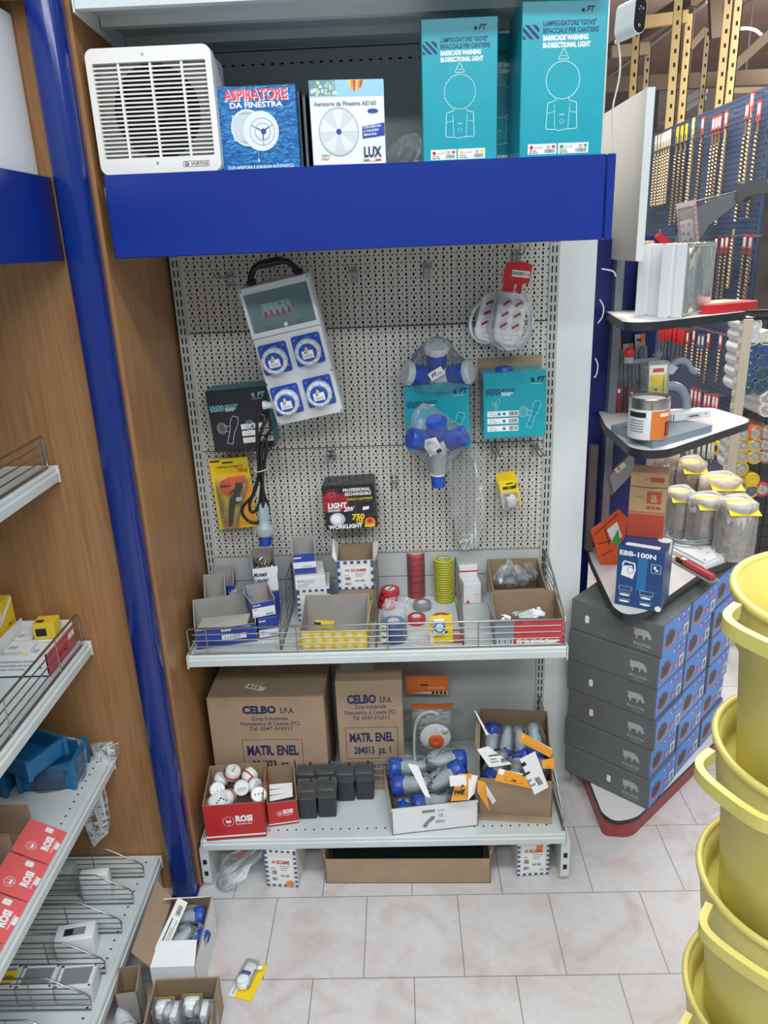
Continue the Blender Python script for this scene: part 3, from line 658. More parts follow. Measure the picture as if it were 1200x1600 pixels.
pts = [(wl*0.17, 0.04, hz-0.004), (wl*0.18, 0.04, hz+0.018), (wl*0.26, 0.04, hz+0.036), (wl*0.42, 0.04, hz+0.044), (wl*0.58, 0.04, hz+0.044), (wl*0.74, 0.04, hz+0.034), (wl*0.83, 0.04, hz+0.014), (wl*0.85, 0.04, hz-0.004)]
b.tube(pts, 0.0075, black_pl, 8)
b.tube([(wl*0.32, 0.04, hz+0.041), (wl*0.68, 0.04, hz+0.040)], 0.0095, black_pl, 8)
for x in (0.17, 0.85): b.rbox(wl*x-0.011, wl*x+0.011, 0.028, 0.052, hz-0.006, hz+0.012, black_pl, 0.003, 2)
b.build('carrying_handle', board)
b = MB(); b.cyl((0.004, 0.04, h*0.13), (-0.022, 0.04, h*0.145), 0.0095, white_pl); b.cyl((-0.02, 0.04, h*0.144), (-0.03, 0.04, h*0.148), 0.012, white_pl, n=8); b.build('cable_gland', board)
# its cable, folded up and tied, with a blue plug at the end (in the frame of the board)
Mi = M.inverted()
def loc(px, y): return Mi @ at(px, y=y)
def smooth(pts, n=6, closed=False):
    P = [Vector(p) for p in pts]; out = []
    for i in range(len(P)-1):
        p0, p1, p2, p3 = P[max(i-1, 0)], P[i], P[i+1], P[min(i+2, len(P)-1)]
        for k in range(n):
            t = k/n; out.append(0.5*((2*p1)+(p2-p0)*t+(2*p0-5*p1+4*p2-p3)*t*t+(3*p1-p0-3*p2+p3)*t**3))
    out.append(P[-1]); return out
path = [((408, 640), -0.150), ((402, 655), -0.152), ((402, 690), -0.145), ((404, 740), -0.125), ((396, 772), -0.115), ((381, 790), -0.11), ((379, 803), -0.11), ((390, 815), -0.11), ((405, 816), -0.11), ((417, 806), -0.11), ((419, 792), -0.11), ((412, 770), -0.112), ((407, 735), -0.115), ((412, 690), -0.12), ((423, 672), -0.13), ((420, 655), -0.135), ((410, 668), -0.14), ((404, 700), -0.135), ((405, 735), -0.125), ((398, 765), -0.12), ((390, 788), -0.12), ((393, 800), -0.12), ((403, 794), -0.12), ((408, 770), -0.12), ((411, 735), -0.125), ((417, 700), -0.13), ((414, 685), -0.135), ((408, 705), -0.14), ((410, 745), -0.135), ((411, 785), -0.13), ((411, 800), -0.125)]
b = MB(); b.tube(smooth([loc(p, y) for p, y in path], 5), 0.0045, black_pl, 8); b.build('supply_cable', board)
b = MB(); q = loc((408, 733), -0.128); b.tube([q+Vector((0.019*math.cos(2*math.pi*i/14), 0.019*math.sin(2*math.pi*i/14), 0)) for i in range(14)], 0.0013, white_pl, 5, True); b.build('cable_tie', board)
def cee_plug(name, parent, p0, p1, r, col=blue_pl, body=grey_pl, sub=True):
    """industrial plug from its cable end p0 to its coloured mouth p1"""
    p0, p1 = Vector(p0), Vector(p1); d = p1-p0; L = d.length
    X = T(*p0) @ d.to_track_quat('Z', 'Y').to_matrix().to_4x4()
    b = MB(); b.lathe([(r*0.42, 0), (r*0.48, L*0.05), (r*0.55, L*0.10), (r*0.62, L*0.28), (r*0.80, L*0.40), (r*0.84, L*0.62), (r*0.95, L*0.64), (r*0.95, L*0.70)], body, X, 16)
    for i in range(8):
        a = 2*math.pi*i/8; b.box(r*0.42-0.001, r*0.60, -0.0015, 0.0015, L*0.08, L*0.26, body, X @ Rz(a))
    o = b.build(name, parent)
    b = MB(); b.lathe([(r*0.86, L*0.69), (r, L*0.71), (r, L*0.90), (r*0.93, L), (r*0.80, L), (r*0.78, L*0.75)], col, X, 18, cap=False); b.lathe([(r*0.8, L*0.75), (r*0.79, L*0.76)], dark_hole, X, 18)
    b.rbox(-r*0.2, r*0.2, r*0.9, r*1.12, L*0.66, L*0.98, col, 0.001, 1, X)
    b.build('plug_mouth', parent if not sub else o); return o
X0 = loc((411, 786), -0.12); d_ = loc((415, 851), -0.12)-X0; X = T(*X0) @ d_.to_track_quat('Z', 'Y').to_matrix().to_4x4(); q = d_.length
b = MB(); b.lathe([(0.008, 0), (0.012, q*0.05), (0.0135, q*0.40), (0.016, q*0.50), (0.024, q*0.54), (0.0255, q*0.57), (0.0255, q*0.73), (0.023, q*0.76)], grey_pl, X, 22)
for i in range(8): b.box(0.0245, 0.0275, -0.003, 0.003, q*0.57, q*0.72, grey_pl, X @ Rz(i*math.pi/4))
for i in range(6): b.box(0.012, 0.0152, -0.0015, 0.0015, q*0.08, q*0.38, grey_pl, X @ Rz(i*math.pi/3))
o = b.build('cable_plug', board)
b = MB(); b.lathe([(0.0175, q*0.75), (0.0175, q*0.97), (0.016, q)], blue_pl, X, 20); b.build('plug_mouth', o)

# ---------------------------------------------------------------- teal and black adapter boxes
def adapter_drawing(f, cx, cz, s, m):
    """outline of a three-way adapter lying aslant"""
    def rot(q, a): return (cx+s*(q[0]*math.cos(a)-q[1]*math.sin(a)), cz+s*(q[0]*math.sin(a)+q[1]*math.cos(a)))
    a = rad(-20)
    for x0, x1, y0_, y1_ in ((-0.10, 0.10, -0.5, -0.36), (-0.085, 0.085, -0.36, 0.02), (-0.11, 0.11, 0.02, 0.18), (-0.13, 0.13, 0.18, 0.42), (-0.10, 0.10, 0.42, 0.5)):
        f.line([rot(q, a) for q in ((x0, y0_), (x1, y0_), (x1, y1_), (x0, y1_))], 0.0008, m, True)
    for r in (0.16, 0.11, 0.05): f.ring(cx-s*0.36, cz+s*0.10, s*r, 0.0008, m, 14, ry=s*r*1.2)
    f.line([rot((-0.11, 0.1), a), (cx-s*0.25, cz+s*0.19)], 0.0008, m); f.line([rot((-0.09, -0.08), a), (cx-s*0.25, cz-s*0.02)], 0.0008, m)
def adapter_print(f, w, h, ink1, ink2, lines, small=True, ground=None):
    f.rect(w*0.015, h*0.015, w*0.97, h*0.97, ground or teal); f.up()
    f.stripes(w*0.03, h*0.66, w*0.12, h*0.10, ink1, 4, 1.2); f.stripes(w*0.15, h*0.66, w*0.12, h*0.10, ink1, 4, -1.2)
    f.rect(w*0.755, h*0.855, h*0.045, h*0.05, ink1); f.rect(w*0.775, h*0.835, h*0.03, h*0.03, ink1); f.text('FT', w*0.85, h*0.84, h*0.072, ink1, bold=0.05, slant=0.2); f.rect(w*0.75, h*0.81, w*0.17, 0.0007, ink2)
    for i, (s, mm) in enumerate((('ADATTATORE', ink1), ('INDUSTRIALE', ink1), ('INDUSTRIAL', ink2), ('ADAPTER', ink2))): f.text(s, w*0.285, h*(0.735-i*0.028), h*0.022, mm, bold=0.035)
    adapter_drawing(f, w*0.80, h*0.35, h*0.42, lines)
    if small: adapter_drawing(f, w*0.22, h*0.52, h*0.16, lines)
def labels3(f, x, w, h):
    for i, zz in enumerate((0.335, 0.225, 0.11)):
        f.rect(x*w, h*zz, w*0.50, h*0.085, paper); f.up()
        f.text('TA-16-3', x*w+w*0.03, h*zz+h*0.05, h*0.018, ink_grey); f.text('2P+T 230V', x*w+w*0.03, h*zz+h*0.015, h*0.018, ink_grey); f.bars(x*w+w*0.35, h*zz+h*0.012, w*0.14, h*0.062, ink, 5+i, 13)
        for k in range(2 if i == 0 else 1): f.disc(x*w+w*(0.27-0.08*k), h*zz+h*0.04, h*0.025, mat('dot teal', (0.01, 0.25, 0.33), 0.5), 12)
        f.k -= 1
M, w, h = wallplane((635, 603), (737, 596), (637, 706), -0.095)
tb = tag(MB().rbox(0, w, 0, 0.085, 0, h, teal, 0.0012, 1, smooth=False).build('adapter_box', None, M), 'teal box of an industrial adapter with one bagged adapter on top and another in front', 'box')
b = MB(); f = front(tb, b); adapter_print(f, w, h, ink_navy, ink_white, line_teal, False); f.rect(w*0.39, h*0.915, w*0.20, h*0.085, mat('teal tab', (0.01, 0.30, 0.38), 0.35)); b.build('printed_front', tb)
M, w, h = wallplane((749, 584), (848, 579), (756, 686), -0.105)
tb = tag(MB().rbox(0, w, 0, 0.09, 0, h, teal, 0.0012, 1, smooth=False).build('adapter_box', None, M), 'teal adapter box with three white bar-code labels, brown card standing behind it', 'box')
b = MB(); f = front(tb, b); adapter_print(f, w, h, ink_navy, ink_white, line_teal); labels3(f, 0.06, w, h); f.rect(w*0.39, h*0.915, w*0.19, h*0.085, mat('teal tab', (0.01, 0.30, 0.38), 0.35)); b.build('printed_front', tb)
b = MB(); b.lathe([(0.024, 0), (0.024, 0.02), (0.021, 0.024)], blue_pl, T(w*0.36, 0.04, h-0.015), 18); b.build('adapter_rim', tb)
b = MB(); q0 = at((747, 562), y=-0.012); q1 = at((795, 559), y=-0.012); q2 = at((796, 556), y=-0.012); q3 = at((847, 554), y=-0.012); zb = at((760, 610), y=-0.012).z
t = thing('brown_card_backing', 'torn brown cardboard strip standing behind the teal adapter box with labels', 'cardboard', T(q0.x, -0.012, zb))
b.add([Vector(p)-Vector((q0.x, -0.012, zb)) for p in (Vector((q0.x+0.004, -0.012, zb)), Vector((q3.x-0.002, -0.012, zb)), q3, q2, q1, q0)], [(0, 1, 2, 3, 4, 5)], card)
b.add([Vector(p)-Vector((q0.x, -0.016, zb)) for p in (Vector((q0.x+0.004, -0.012, zb)), Vector((q3.x-0.002, -0.012, zb)), q3, q2, q1, q0)], [(5, 4, 3, 2, 1, 0)], card); b.build('card_sheet', t)
M, w, h = wallplane((320, 612), (418, 602), (337, 707), -0.10)
w = 0.163
bb = tag(MB().rbox(0, w, 0, 0.085, 0, h, mat('black card', (0.016, 0.018, 0.021), 0.3), 0.0012, 1, smooth=False).build('adapter_box', None, M), 'black adapter box with pale blue stripes partly behind the hanging cable', 'box')
b = MB(); f = front(bb, b); adapter_print(f, w, h, mat('pale blue ink', (0.20, 0.50, 0.62), 0.4), ink_white, ink_white, False, MATS['black card']); adapter_drawing(f, w*0.35, h*0.34, h*0.46, ink_white); labels3(f, 0.50, w, h); b.build('printed_front', bb)
b = MB(); b.box(0, w, 0.001, 0.085, h, h+0.0008, teal_dark); b.box(w, w+0.0008, 0.001, 0.085, 0, h, teal_dark); b.build('teal_side', bb)

# ---------------------------------------------------------------- three-way adapters in clear bags
def three_way(name, label, c, y, top, left, right, bottom, boxed):
    o0 = at(c, y=y); t = thing(name, label, 'adapter', T(*o0))
    def L(px, dy=0.0): return at(px, y=y+dy)-o0
    hub = mat('adapter pale grey', (0.72, 0.75, 0.77), 0.4)
    b = MB(); b.ball((0, 0, 0), 0.026, hub)
    if bottom: b.cyl((0, 0, 0), L(bottom[0]), 0.024, hub, 0.020)
    for e in (top, left, right): b.cyl((0, 0, 0), L(e[0], -0.01), 0.022, hub, 0.024)
    b.build('adapter_body', t)
    for k, e in enumerate((top, left, right)):
        p0, p1 = L(e[0], -0.01), L(e[1], -0.03); d = p1-p0; X = T(*p0) @ d.to_track_quat('Z', 'Y').to_matrix().to_4x4(); q = d.length
        b = MB(); b.lathe([(0.024, 0), (0.027, q*0.06), (0.028, q*0.9), (0.026, q)], blue_pl, X, 20); so = b.build('socket_mouth', t)
        if boxed:
            b = MB(); b.lathe([(0.030, 0), (0.031, 0.004), (0.031, 0.014), (0.027, 0.018)], mat('cap grey', (0.50, 0.55, 0.58), 0.4), X @ T(0, 0, q*0.96), 20)
            for i in range(12): b.box(0.029, 0.0325, -0.002, 0.002, 0.002, 0.014, MATS['cap grey'], X @ T(0, 0, q*0.96) @ Rz(2*math.pi*i/12))
            b.build('screw_cap', so)
    if bottom:
        p0, p1 = L(bottom[0]), L(bottom[1], 0.0); b = MB(); b.cyl(p0, p1, 0.0195, blue_pl, 0.0185); b.build('plug_end', t)
    return t, L
t, L = three_way('three_way_adapter', 'upper bagged three-way blue socket adapter standing in the teal box', (684, 590), -0.062, ((682, 572), (682, 548)), ((668, 588), (641, 584)), ((702, 586), (728, 582)), None, True)
b = MB(); f = Face(b, L((675, 596), -0.05), (0.85, 0, 0.50), (-0.50, 0, 0.85)); f.rect(0, 0, 0.040, 0.022, paper); f.up().text('FT', 0.006, 0.007, 0.009, ink, bold=0.05, slant=0.2); f.rect(0.02, 0.004, 0.015, 0.002, ink_grey); f.rect(0.02, 0.009, 0.015, 0.002, ink_grey); b.build('white_tag', t)
bag('clear_bag', t, [(0, 0, -0.03, 0.088, 0.050), (0, 0, 0.0, 0.094, 0.052), (0, -0.005, 0.035, 0.085, 0.045), (-0.005, -0.005, 0.07, 0.055, 0.040), (0, 0, 0.098, 0.032, 0.034), (0, 0, 0.108, 0.01, 0.012)], clear, seed=2, k=0.07)
t, L = three_way('three_way_adapter', 'lower bagged three-way adapter with white body hanging before the teal box', (684, 690), -0.165, ((684, 682), (681, 656)), ((668, 690), (640, 684)), ((700, 690), (727, 680)), ((684, 742), (685, 760)), False)
b = MB(); f = Face(b, L((672, 713), -0.045), (0.84, 0, 0.54), (-0.54, 0, 0.84)); f.poly([(0, 0), (0.036, -0.012), (0.040, 0.034), (0.014, 0.044), (0.002, 0.030)], paper); f.up().rect(0.020, -0.006, 0.014, 0.010, ink)
for i in range(3): f.rect(0.006, 0.012+i*0.006, 0.026, 0.0012, ink_grey)
f.text('15A', 0.004, 0.030, 0.008, ink_grey, ang=-0.2); b.build('white_tag', t)
bag('clear_bag', t, [(0.0, 0, -0.085, 0.020, 0.022), (0, 0, -0.05, 0.035, 0.034), (0, -0.01, -0.005, 0.082, 0.050), (0, -0.01, 0.030, 0.080, 0.050), (-0.01, -0.01, 0.055, 0.055, 0.036), (-0.03, 0.0, 0.085, 0.030, 0.018), (-0.035, 0, 0.102, 0.006, 0.006)], clear, seed=4, k=0.08)
# long clear bag of small screws hanging below
q = at((726, 780), y=-0.05); t = thing('clear_hanging_bag', 'long narrow clear plastic bag hanging down beside the lower adapter', 'plastic bag', T(*q))
def LL(px): p = at(px, y=-0.05)-q; return p.x, p.z
st = []
for l, r_, dd in (((704, 694), (744, 694), 0.006), ((701, 720), (752, 722), 0.014), ((703, 760), (752, 762), 0.016), ((706, 800), (752, 800), 0.014), ((712, 830), (750, 830), 0.016), ((718, 850), (746, 848), 0.012), ((722, 858), (730, 860), 0.004)):
    (a, z1), (c, z2) = LL(l), LL(r_); st.append(((a+c)/2, 0, (z1+z2)/2, (c-a)/2, dd))
bag('bag_film', t, st, clear_thick, seed=9, k=0.28)
for i in range(6):
    x, z = LL((726+random.uniform(-6, 12), 848+random.uniform(-4, 6))); b = MB(); b.cyl((x-0.006, 0, z-0.003), (x+0.008, 0.003, z+0.004), 0.003, chrome, n=8); b.build('bagged_screw', t)

# ---------------------------------------------------------------- power strips on a red tag
def power_strip(name, label, o0, turn, w, h, tagged):
    t = thing(name, label, 'power strip', T(*o0) @ Rz(rad(0)) @ Ry(rad(turn)))
    sw = mat('strip white plastic', (0.74, 0.76, 0.78), 0.3)
    b = MB(); b.prism(rrect(-w/2, w/2, -h/2, h/2, w*0.36, 7), 0.0, 0.030, sw, XZ, True); b.prism(rrect(-w/2+0.003, w/2-0.003, -h/2+0.003, h/2-0.003, w*0.34, 7), -0.004, 0.0, sw, XZ, True); b.build('strip_body', t)
    for i in range(6):
        cx = (-0.5+i % 2)*w*0.42; cz = h*0.31-(i//2)*h*0.215; r = w*0.20
        b = MB(); b.lathe([(r*1.06, 0), (r, 0.0025), (r*0.92, 0.0025), (r*0.86, -0.001)], sw, T(cx, -0.004, cz) @ Rx(rad(90)), 6+2, cap=False); b.lathe([(r*0.87, 0.0), (r*0.86, 0.0005)], mat('socket well', (0.56, 0.57, 0.58), 0.4), T(cx, -0.004, cz) @ Rx(rad(90)), 16)
        o = b.build('power_socket', t)
        k = MB(); f = Face(k, (cx, -0.0046, cz), (0.80, 0, 0.60), (-0.60, 0, 0.80), 2); f.poly(rrect(-r*0.72, r*0.72, -r*0.22, r*0.22, r*0.2, 3), red_pl); f.up()
        for q in (-0.45, 0, 0.45): f.disc(q*r, 0, r*0.13, dark_hole, 8)
        k.build('contact_slot', o)
    b = MB(); b.rbox(-w*0.16, w*0.16, -0.008, -0.003, -h*0.40, -h*0.33, white_pl, 0.003, 2); b.build('rocker_switch', t)
    return t
sx, sz = 0.072, 0.122
o0 = at((797, 499), y=-0.115); t = power_strip('power_strip', 'white six-socket power strip hanging in front, from the red tag', o0, 8, 0.072, 0.128, True)
rt = MB(); f0 = at((795, 447), y=-0.10)-o0
rt.prism([(-0.030, 0.066), (-0.002, 0.066), (-0.002, 0.086), (0.004, 0.086), (0.004, 0.066), (0.018, 0.066), (0.018, 0.088), (0.034, 0.092), (0.036, 0.136), (0.014, 0.142), (-0.030, 0.136), (-0.034, 0.092), (-0.030, 0.088)], 0.002, 0.005, red_pl, XZ @ Ry(0)); tg = rt.build('hang_tag', t)
b = MB(); f = Face(b, (0, 0.002, 0), (1, 0, 0), (0, 0, 1)); f.rect(-0.012, 0.104, 0.044, 0.016, paper); f.up().bars(-0.010, 0.108, 0.030, 0.009, ink, 6, 16); f.text('12', 0.022, 0.109, 0.007, ink); b.build('price_label', tg)
wl_ = MB()
for r, dx in ((0.05, 0.0), (0.055, 0.003)):
    wl_.tube([(0.012+dx+r*0.85*math.cos(a), 0.022, -0.012+r*1.15*math.sin(a)) for a in [2*math.pi*i/28 for i in range(28)]], 0.0042, white_pl, 7, True)
wl_.build('coiled_lead', t)
bag('clear_bag', t, [(0, 0.012, -0.080, 0.012, 0.01), (0.004, 0.012, -0.066, 0.045, 0.026), (0.006, 0.012, -0.03, 0.062, 0.03), (0.004, 0.012, 0.03, 0.054, 0.03), (-0.002, 0.012, 0.068, 0.04, 0.024)], clear, seed=12, k=0.06)
o0 = at((768, 497), y=-0.065); t = power_strip('power_strip', 'white six-socket power strip half hidden behind another strip', o0, 14, 0.070, 0.122, False)
wl_ = MB(); wl_.tube([(-0.006+0.044*math.cos(a), 0.022, -0.012+0.056*math.sin(a)) for a in [2*math.pi*i/28 for i in range(28)]], 0.0042, white_pl, 7, True); wl_.build('coiled_lead', t)

# ---------------------------------------------------------------- worklight box
M, w, h = wallplane((505, 762), (587, 756), (510, 829), -0.105)
red_grad = mat('worklight red', (0.30, 0.012, 0.018), 0.3)
o = tag(MB().rbox(0, w, 0, 0.10, 0, h, mat('worklight black', (0.014, 0.012, 0.013), 0.28), 0.0012, 1, smooth=False).build('worklight_box', None, M), 'black and red box lettered WORKLIGHT hanging on the perforated back', 'box')
b = MB(); f = front(o, b); f.rect(0, h*0.42, w*0.48, h*0.40, red_grad); f.rect(0, h*0.82, w, h*0.18, MATS['worklight black']); f.up()
f.line(rrect(w*0.06, w*0.29, h*0.70, h*0.93, 0.006, 3), 0.0018, ink_red, True); f.poly(rrect(w*0.09, w*0.26, h*0.75, h*0.89, 0.004, 3), ink_red); f.up().disc(w*0.175, h*0.82, 0.007, MATS['worklight black'], 14); f.up().ring(w*0.175, h*0.82, 0.0045, 0.0016, ink_white, 12)
f.text('PROFESSIONAL', w*0.66, h*0.87, h*0.07, ink_white, 'c', w*0.52, 0.03); f.text('RECHARGEABLE', w*0.68, h*0.775, h*0.07, ink_white, 'c', w*0.50, 0.03); f.text('COMPACT & LIGHTWEIGHT', w*0.70, h*0.665, h*0.05, ink_yellow, 'c', w*0.50, 0.02)
f.rect(w*0.02, h*0.635, w*0.13, h*0.03, ink_red); f.text('LIGHT', w*0.08, h*0.51, h*0.115, ink_white, w=w*0.36, bold=0.05, slant=0.1); f.text('DAYLIGHT', w*0.08, h*0.43, h*0.055, ink_white, w=w*0.24, bold=0.03); f.text('20W', w*0.38, h*0.42, h*0.10, ink_white, w=w*0.18, slant=0.3, bold=0.04)
f.disc(w*0.24, h*0.25, h*0.17, mat('lamp glow print', (0.55, 0.56, 0.58), 0.4), 22, h*0.15); f.up().disc(w*0.22, h*0.26, h*0.11, ink_white, 18, h*0.10)
f.rect(w*0.60, h*0.30, w*0.37, h*0.33, MATS['worklight black']); f.up().line([(w*0.60, h*0.30), (w*0.97, h*0.30), (w*0.97, h*0.63), (w*0.60, h*0.63)], 0.0006, ink_grey, True); f.poly([(w*0.74, h*0.42), (w*0.86, h*0.44), (w*0.87, h*0.51), (w*0.75, h*0.50)], ink_white)
f.text('750', w*0.52, h*0.22, h*0.12, ink_yellow, w=w*0.24, bold=0.05, slant=0.1); f.text('120', w*0.60, h*0.13, h*0.08, ink_yellow, w=w*0.13, bold=0.04)
f.disc(w*0.86, h*0.13, h*0.12, ink_orange, 18); f.up().disc(w*0.86, h*0.17, h*0.06, ink_red, 14); f.rect(w*0.75, h*0.03, w*0.2, h*0.05, ink_yellow)
f.text('WORKLIGHT', w*0.05, h*0.03, h*0.085, ink_white, w=w*0.66, bold=0.05); b.build('printed_front', o)
b = MB(); b.add([(0, 0.0, h+0.001), (w, 0.0, h+0.001), (w*0.97, 0.1, h+0.001), (w*0.03, 0.1, h+0.001)], [(0, 1, 2, 3)], MATS['worklight black'])
f = Face(b, (0, 0, h+0.0012), (1, 0, 0), (0, 1, 0)); f.text('LIGHT', w*0.1, 0.02, 0.014, ink_grey, w=w*0.3); f.rect(w*0.3, 0.05, 0.03, 0.004, ink_grey); b.build('printed_top', o)

# ---------------------------------------------------------------- crimping tool on yellow card
M, w, h = wallplane((332, 718), (393, 713), (344, 827), -0.030)
cy = mat('yellow card', (0.86, 0.62, 0.015), 0.4); co_ = mat('orange card', (0.86, 0.36, 0.03), 0.4)
t = thing('cable_stripper_pack', 'yellow blister card with orange and black cable stripper tool hanging by the cable', 'tool pack', M)
b = MB(); b.box(0, w, 0, 0.002, 0, h, cy)
f = Face(b, (0, 0, 0), (1, 0, 0), (0, 0, 1)); f.poly([(w*0.02, h*0.02), (w*0.98, h*0.02), (w*0.98, h*0.70), (w*0.60, h*0.72), (w*0.35, h*0.55), (w*0.30, h*0.2)], co_); f.up()
f.poly([(w*0.28, h*0.50), (w*0.75, h*0.60), (w*0.62, h*0.10), (w*0.36, h*0.06)], cy)
f.text('STRIPPER AUTOMATIC', w*0.5, h*0.865, h*0.028, ink, 'c', w*0.68, 0.02); f.text('7016', w*0.82, h*0.795, h*0.05, ink_red, 'c', w*0.25, 0.04); f.rect(w*0.02, h*0.955, w*0.26, h*0.025, ink); f.rect(w*0.33, h*0.93, w*0.28, h*0.02, dark_hole)
for i in range(5): f.rect(w*0.08+i*w*0.04, h*0.05+i*0.002, w*0.008, h*0.35, ink_grey)
b.build('backing_card', t)
b = MB(); D = T(0, -0.018, 0)
b.prism([(w*0.22, h*0.60), (w*0.24, h*0.70), (w*0.44, h*0.74), (w*0.86, h*0.75), (w*0.84, h*0.68), (w*0.62, h*0.67), (w*0.60, h*0.60), (w*0.42, h*0.55), (w*0.50, h*0.48), (w*0.34, h*0.52)], 0, 0.016, mat('tool orange', (0.72, 0.10, 0.015), 0.35), D @ XZ); b.build('tool_head', t)
b = MB(); b.prism([(w*0.50, h*0.62), (w*0.76, h*0.68), (w*0.78, h*0.60), (w*0.66, h*0.48), (w*0.70, h*0.40), (w*0.52, h*0.36), (w*0.38, h*0.10), (w*0.34, h*0.05), (w*0.28, h*0.06), (w*0.33, h*0.28), (w*0.42, h*0.46), (w*0.54, h*0.52)], 0.002, 0.014, black_pl, D @ XZ); b.build('tool_handle', t)
b = MB(); b.prism([(w*0.24, h*0.62), (w*0.52, h*0.635), (w*0.50, h*0.65), (w*0.24, h*0.655)], -0.001, 0.006, black_pl, D @ XZ); b.build('jaw_slot', t)
b = MB(); f = Face(b, (0, -0.0185, 0), (1, 0, 0), (0, 0, 1)); f.poly(rrect(w*0.58, w*0.76, h*0.41, h*0.47, 0.003, 2), paper); b.build('price_sticker', t)
bag('blister', t, [(w*0.33, -0.012, h*0.04, w*0.18, 0.012), (w*0.36, -0.014, h*0.2, w*0.24, 0.016), (w*0.45, -0.014, h*0.45, w*0.34, 0.018), (w*0.52, -0.014, h*0.65, w*0.42, 0.018), (w*0.52, -0.012, h*0.77, w*0.38, 0.012)], clear, seed=3, k=0.03)

# ---------------------------------------------------------------- yellow blister cards in a row on one hook
for i in range(4):
    M, w, h = wallplane((786-i*2.2, 752-i*4), (815-i*2.2, 747-i*4), (786-i*1.6, 797-i*3.5), -0.10+i*0.024)
    lab = ('front yellow blister card with small white plug, first of four on one hook', 'second yellow blister card behind the front one on the hook', 'third yellow blister card counted from the front one on the hook', 'last yellow blister card, nearest the perforated back on the hook')[i]
    t = thing('blister_card', lab, 'blister pack', M, 'yellow blister cards on one hook')
    b = MB(); b.box(0, w, 0, 0.0012, h*0.0, h, cy); f = Face(b, (0, 0, 0), (1, 0, 0), (0, 0, 1)); f.rect(0, 0, w*0.45, h*0.60, mat('card grey print', (0.55, 0.55, 0.52), 0.5)); f.up()
    f.poly([(w*0.15, h*0.70), (w*0.85, h*0.68), (w*0.85, h*0.78), (w*0.15, h*0.79)], ink); f.rect(w*0.35, h*0.86, w*0.36, h*0.04, dark_hole); f.up().text('16A', w*0.5, h*0.715, h*0.05, ink_yellow, 'c'); b.build('backing_card', t)
    b = MB(); b.rbox(w*0.25, w*0.74, -0.018, -0.002, h*0.10, h*0.46, white_pl, 0.003, 2); b.cyl((w*0.45, -0.01, h*0.40), (w*0.58, -0.012, h*0.54), 0.006, white_pl); b.cyl((w*0.72, -0.01, h*0.30), (w*0.86, -0.012, h*0.32), 0.004, white_pl); b.build('small_plug', t)
    b = MB(); b.rbox(w*0.10, w*0.90, -0.021, -0.001, h*0.05, h*0.58, clear, 0.004, 2); b.build('blister', t)
x, z = wx((800, 745)); hook('peg hook carrying the row of yellow blister cards', None, z, x, 0.11, 0.01)
# ================================================================ wire guard and dividers on the waist-high shelf
def guard(name, label, x0, x1, y0, y1, z, h, ends=(True, True), nw=5, r=0.0017, group=None):
    """wire rail along a shelf front (y0) with side rails running back to y1 and rising there"""
    t = thing(name, label, 'wire rail', T((x0+x1)/2, y0, z), group); hx = (x1-x0)/2
    b = MB()
    for i in range(nw):
        zz = 0.006+h*i/(nw-1); b.tube([(-hx+0.012, 0, zz), (hx-0.012, 0, zz)], r*(1.5 if i in (0, nw-1) else 1.0), wire_grey)
    b.tube([(-hx, 0, 0.012), (-hx, 0, h), (-hx+0.006, 0, h+0.006), (hx-0.006, 0, h+0.006), (hx, 0, h), (hx, 0, 0.012), (hx-0.006, 0, 0.004), (-hx+0.006, 0, 0.004)], r*1.6, wire_grey, 6, True)
    q = -hx+0.05
    while q < hx: b.tube([(q, -0.002, 0.003), (q, -0.002, h+0.006)], r, wire_grey); q += 0.24
    b.build('front_rail', t)
    for s, e in zip((-1, 1), ends):
        if not e: continue
        b = MB(); L = y1-y0; hb = h*2.0
        b.tube([(s*hx, 0, 0.004), (s*hx, L, 0.004), (s*hx, L, hb), (s*hx, L*0.80, hb), (s*hx, L*0.12, h+0.012), (s*hx, 0, h+0.004)], r*1.6, wire_grey, 6, True)
        for i in range(1, nw):
            zz = h*i/(nw-1)*0.96; b.tube([(s*hx, 0, zz), (s*hx, L, zz)], r, wire_grey)
        for k in (1, 2, 3): zz = h+(hb-h)*k/4; b.tube([(s*hx, L*(0.14+0.60*k/4), zz), (s*hx, L, zz)], r, wire_grey)
        b.tube([(s*hx, L*0.5, 0.004), (s*hx, L*0.5, h+(hb-h)*0.55)], r, wire_grey); b.build('side_rail', t)
    return t
guard('wire_shelf_rail', 'chrome wire rail around the front of the waist-high shelf of small boxes', -0.499, 0.4985, -0.325, -0.012, ZM, 0.072, (False, True))
def divider(label, x, y0, y1, z, h, hb, group=None):
    t = thing('wire_divider', label, 'divider', T(x, y0, z), group); L = y1-y0; b = MB()
    b.tube([(0, 0, 0.003), (0, L, 0.003), (0, L, hb), (0, L*0.55, hb), (0, L*0.06, h), (0, 0, h*0.9)], 0.0024, wire_grey, 6, True); b.build('frame', t)
    b = MB()
    for i in range(1, 6):
        zz = hb*i/6; q = 0 if zz < h*0.9 else L*(0.06+0.49*(zz-h)/(hb-h) if zz > h else 0.04); b.tube([(0, q, zz), (0, L, zz)], 0.0014, wire_grey)
    b.tube([(0, L*0.5, 0), (0, L*0.5, hb*0.95)], 0.0014, wire_grey); b.build('cross_wire', t)
    return t
for px, lab in ((440, 'wire divider between the blue-white terminal boxes and the yellow carton'), (588, 'wire divider between the yellow carton and the tape rolls'), (725, 'wire divider running beside the narrow white boxes')):
    q = at((px, 1015), z=ZM); divider(lab, q.x, -0.315, -0.03, ZM, 0.075, 0.135)

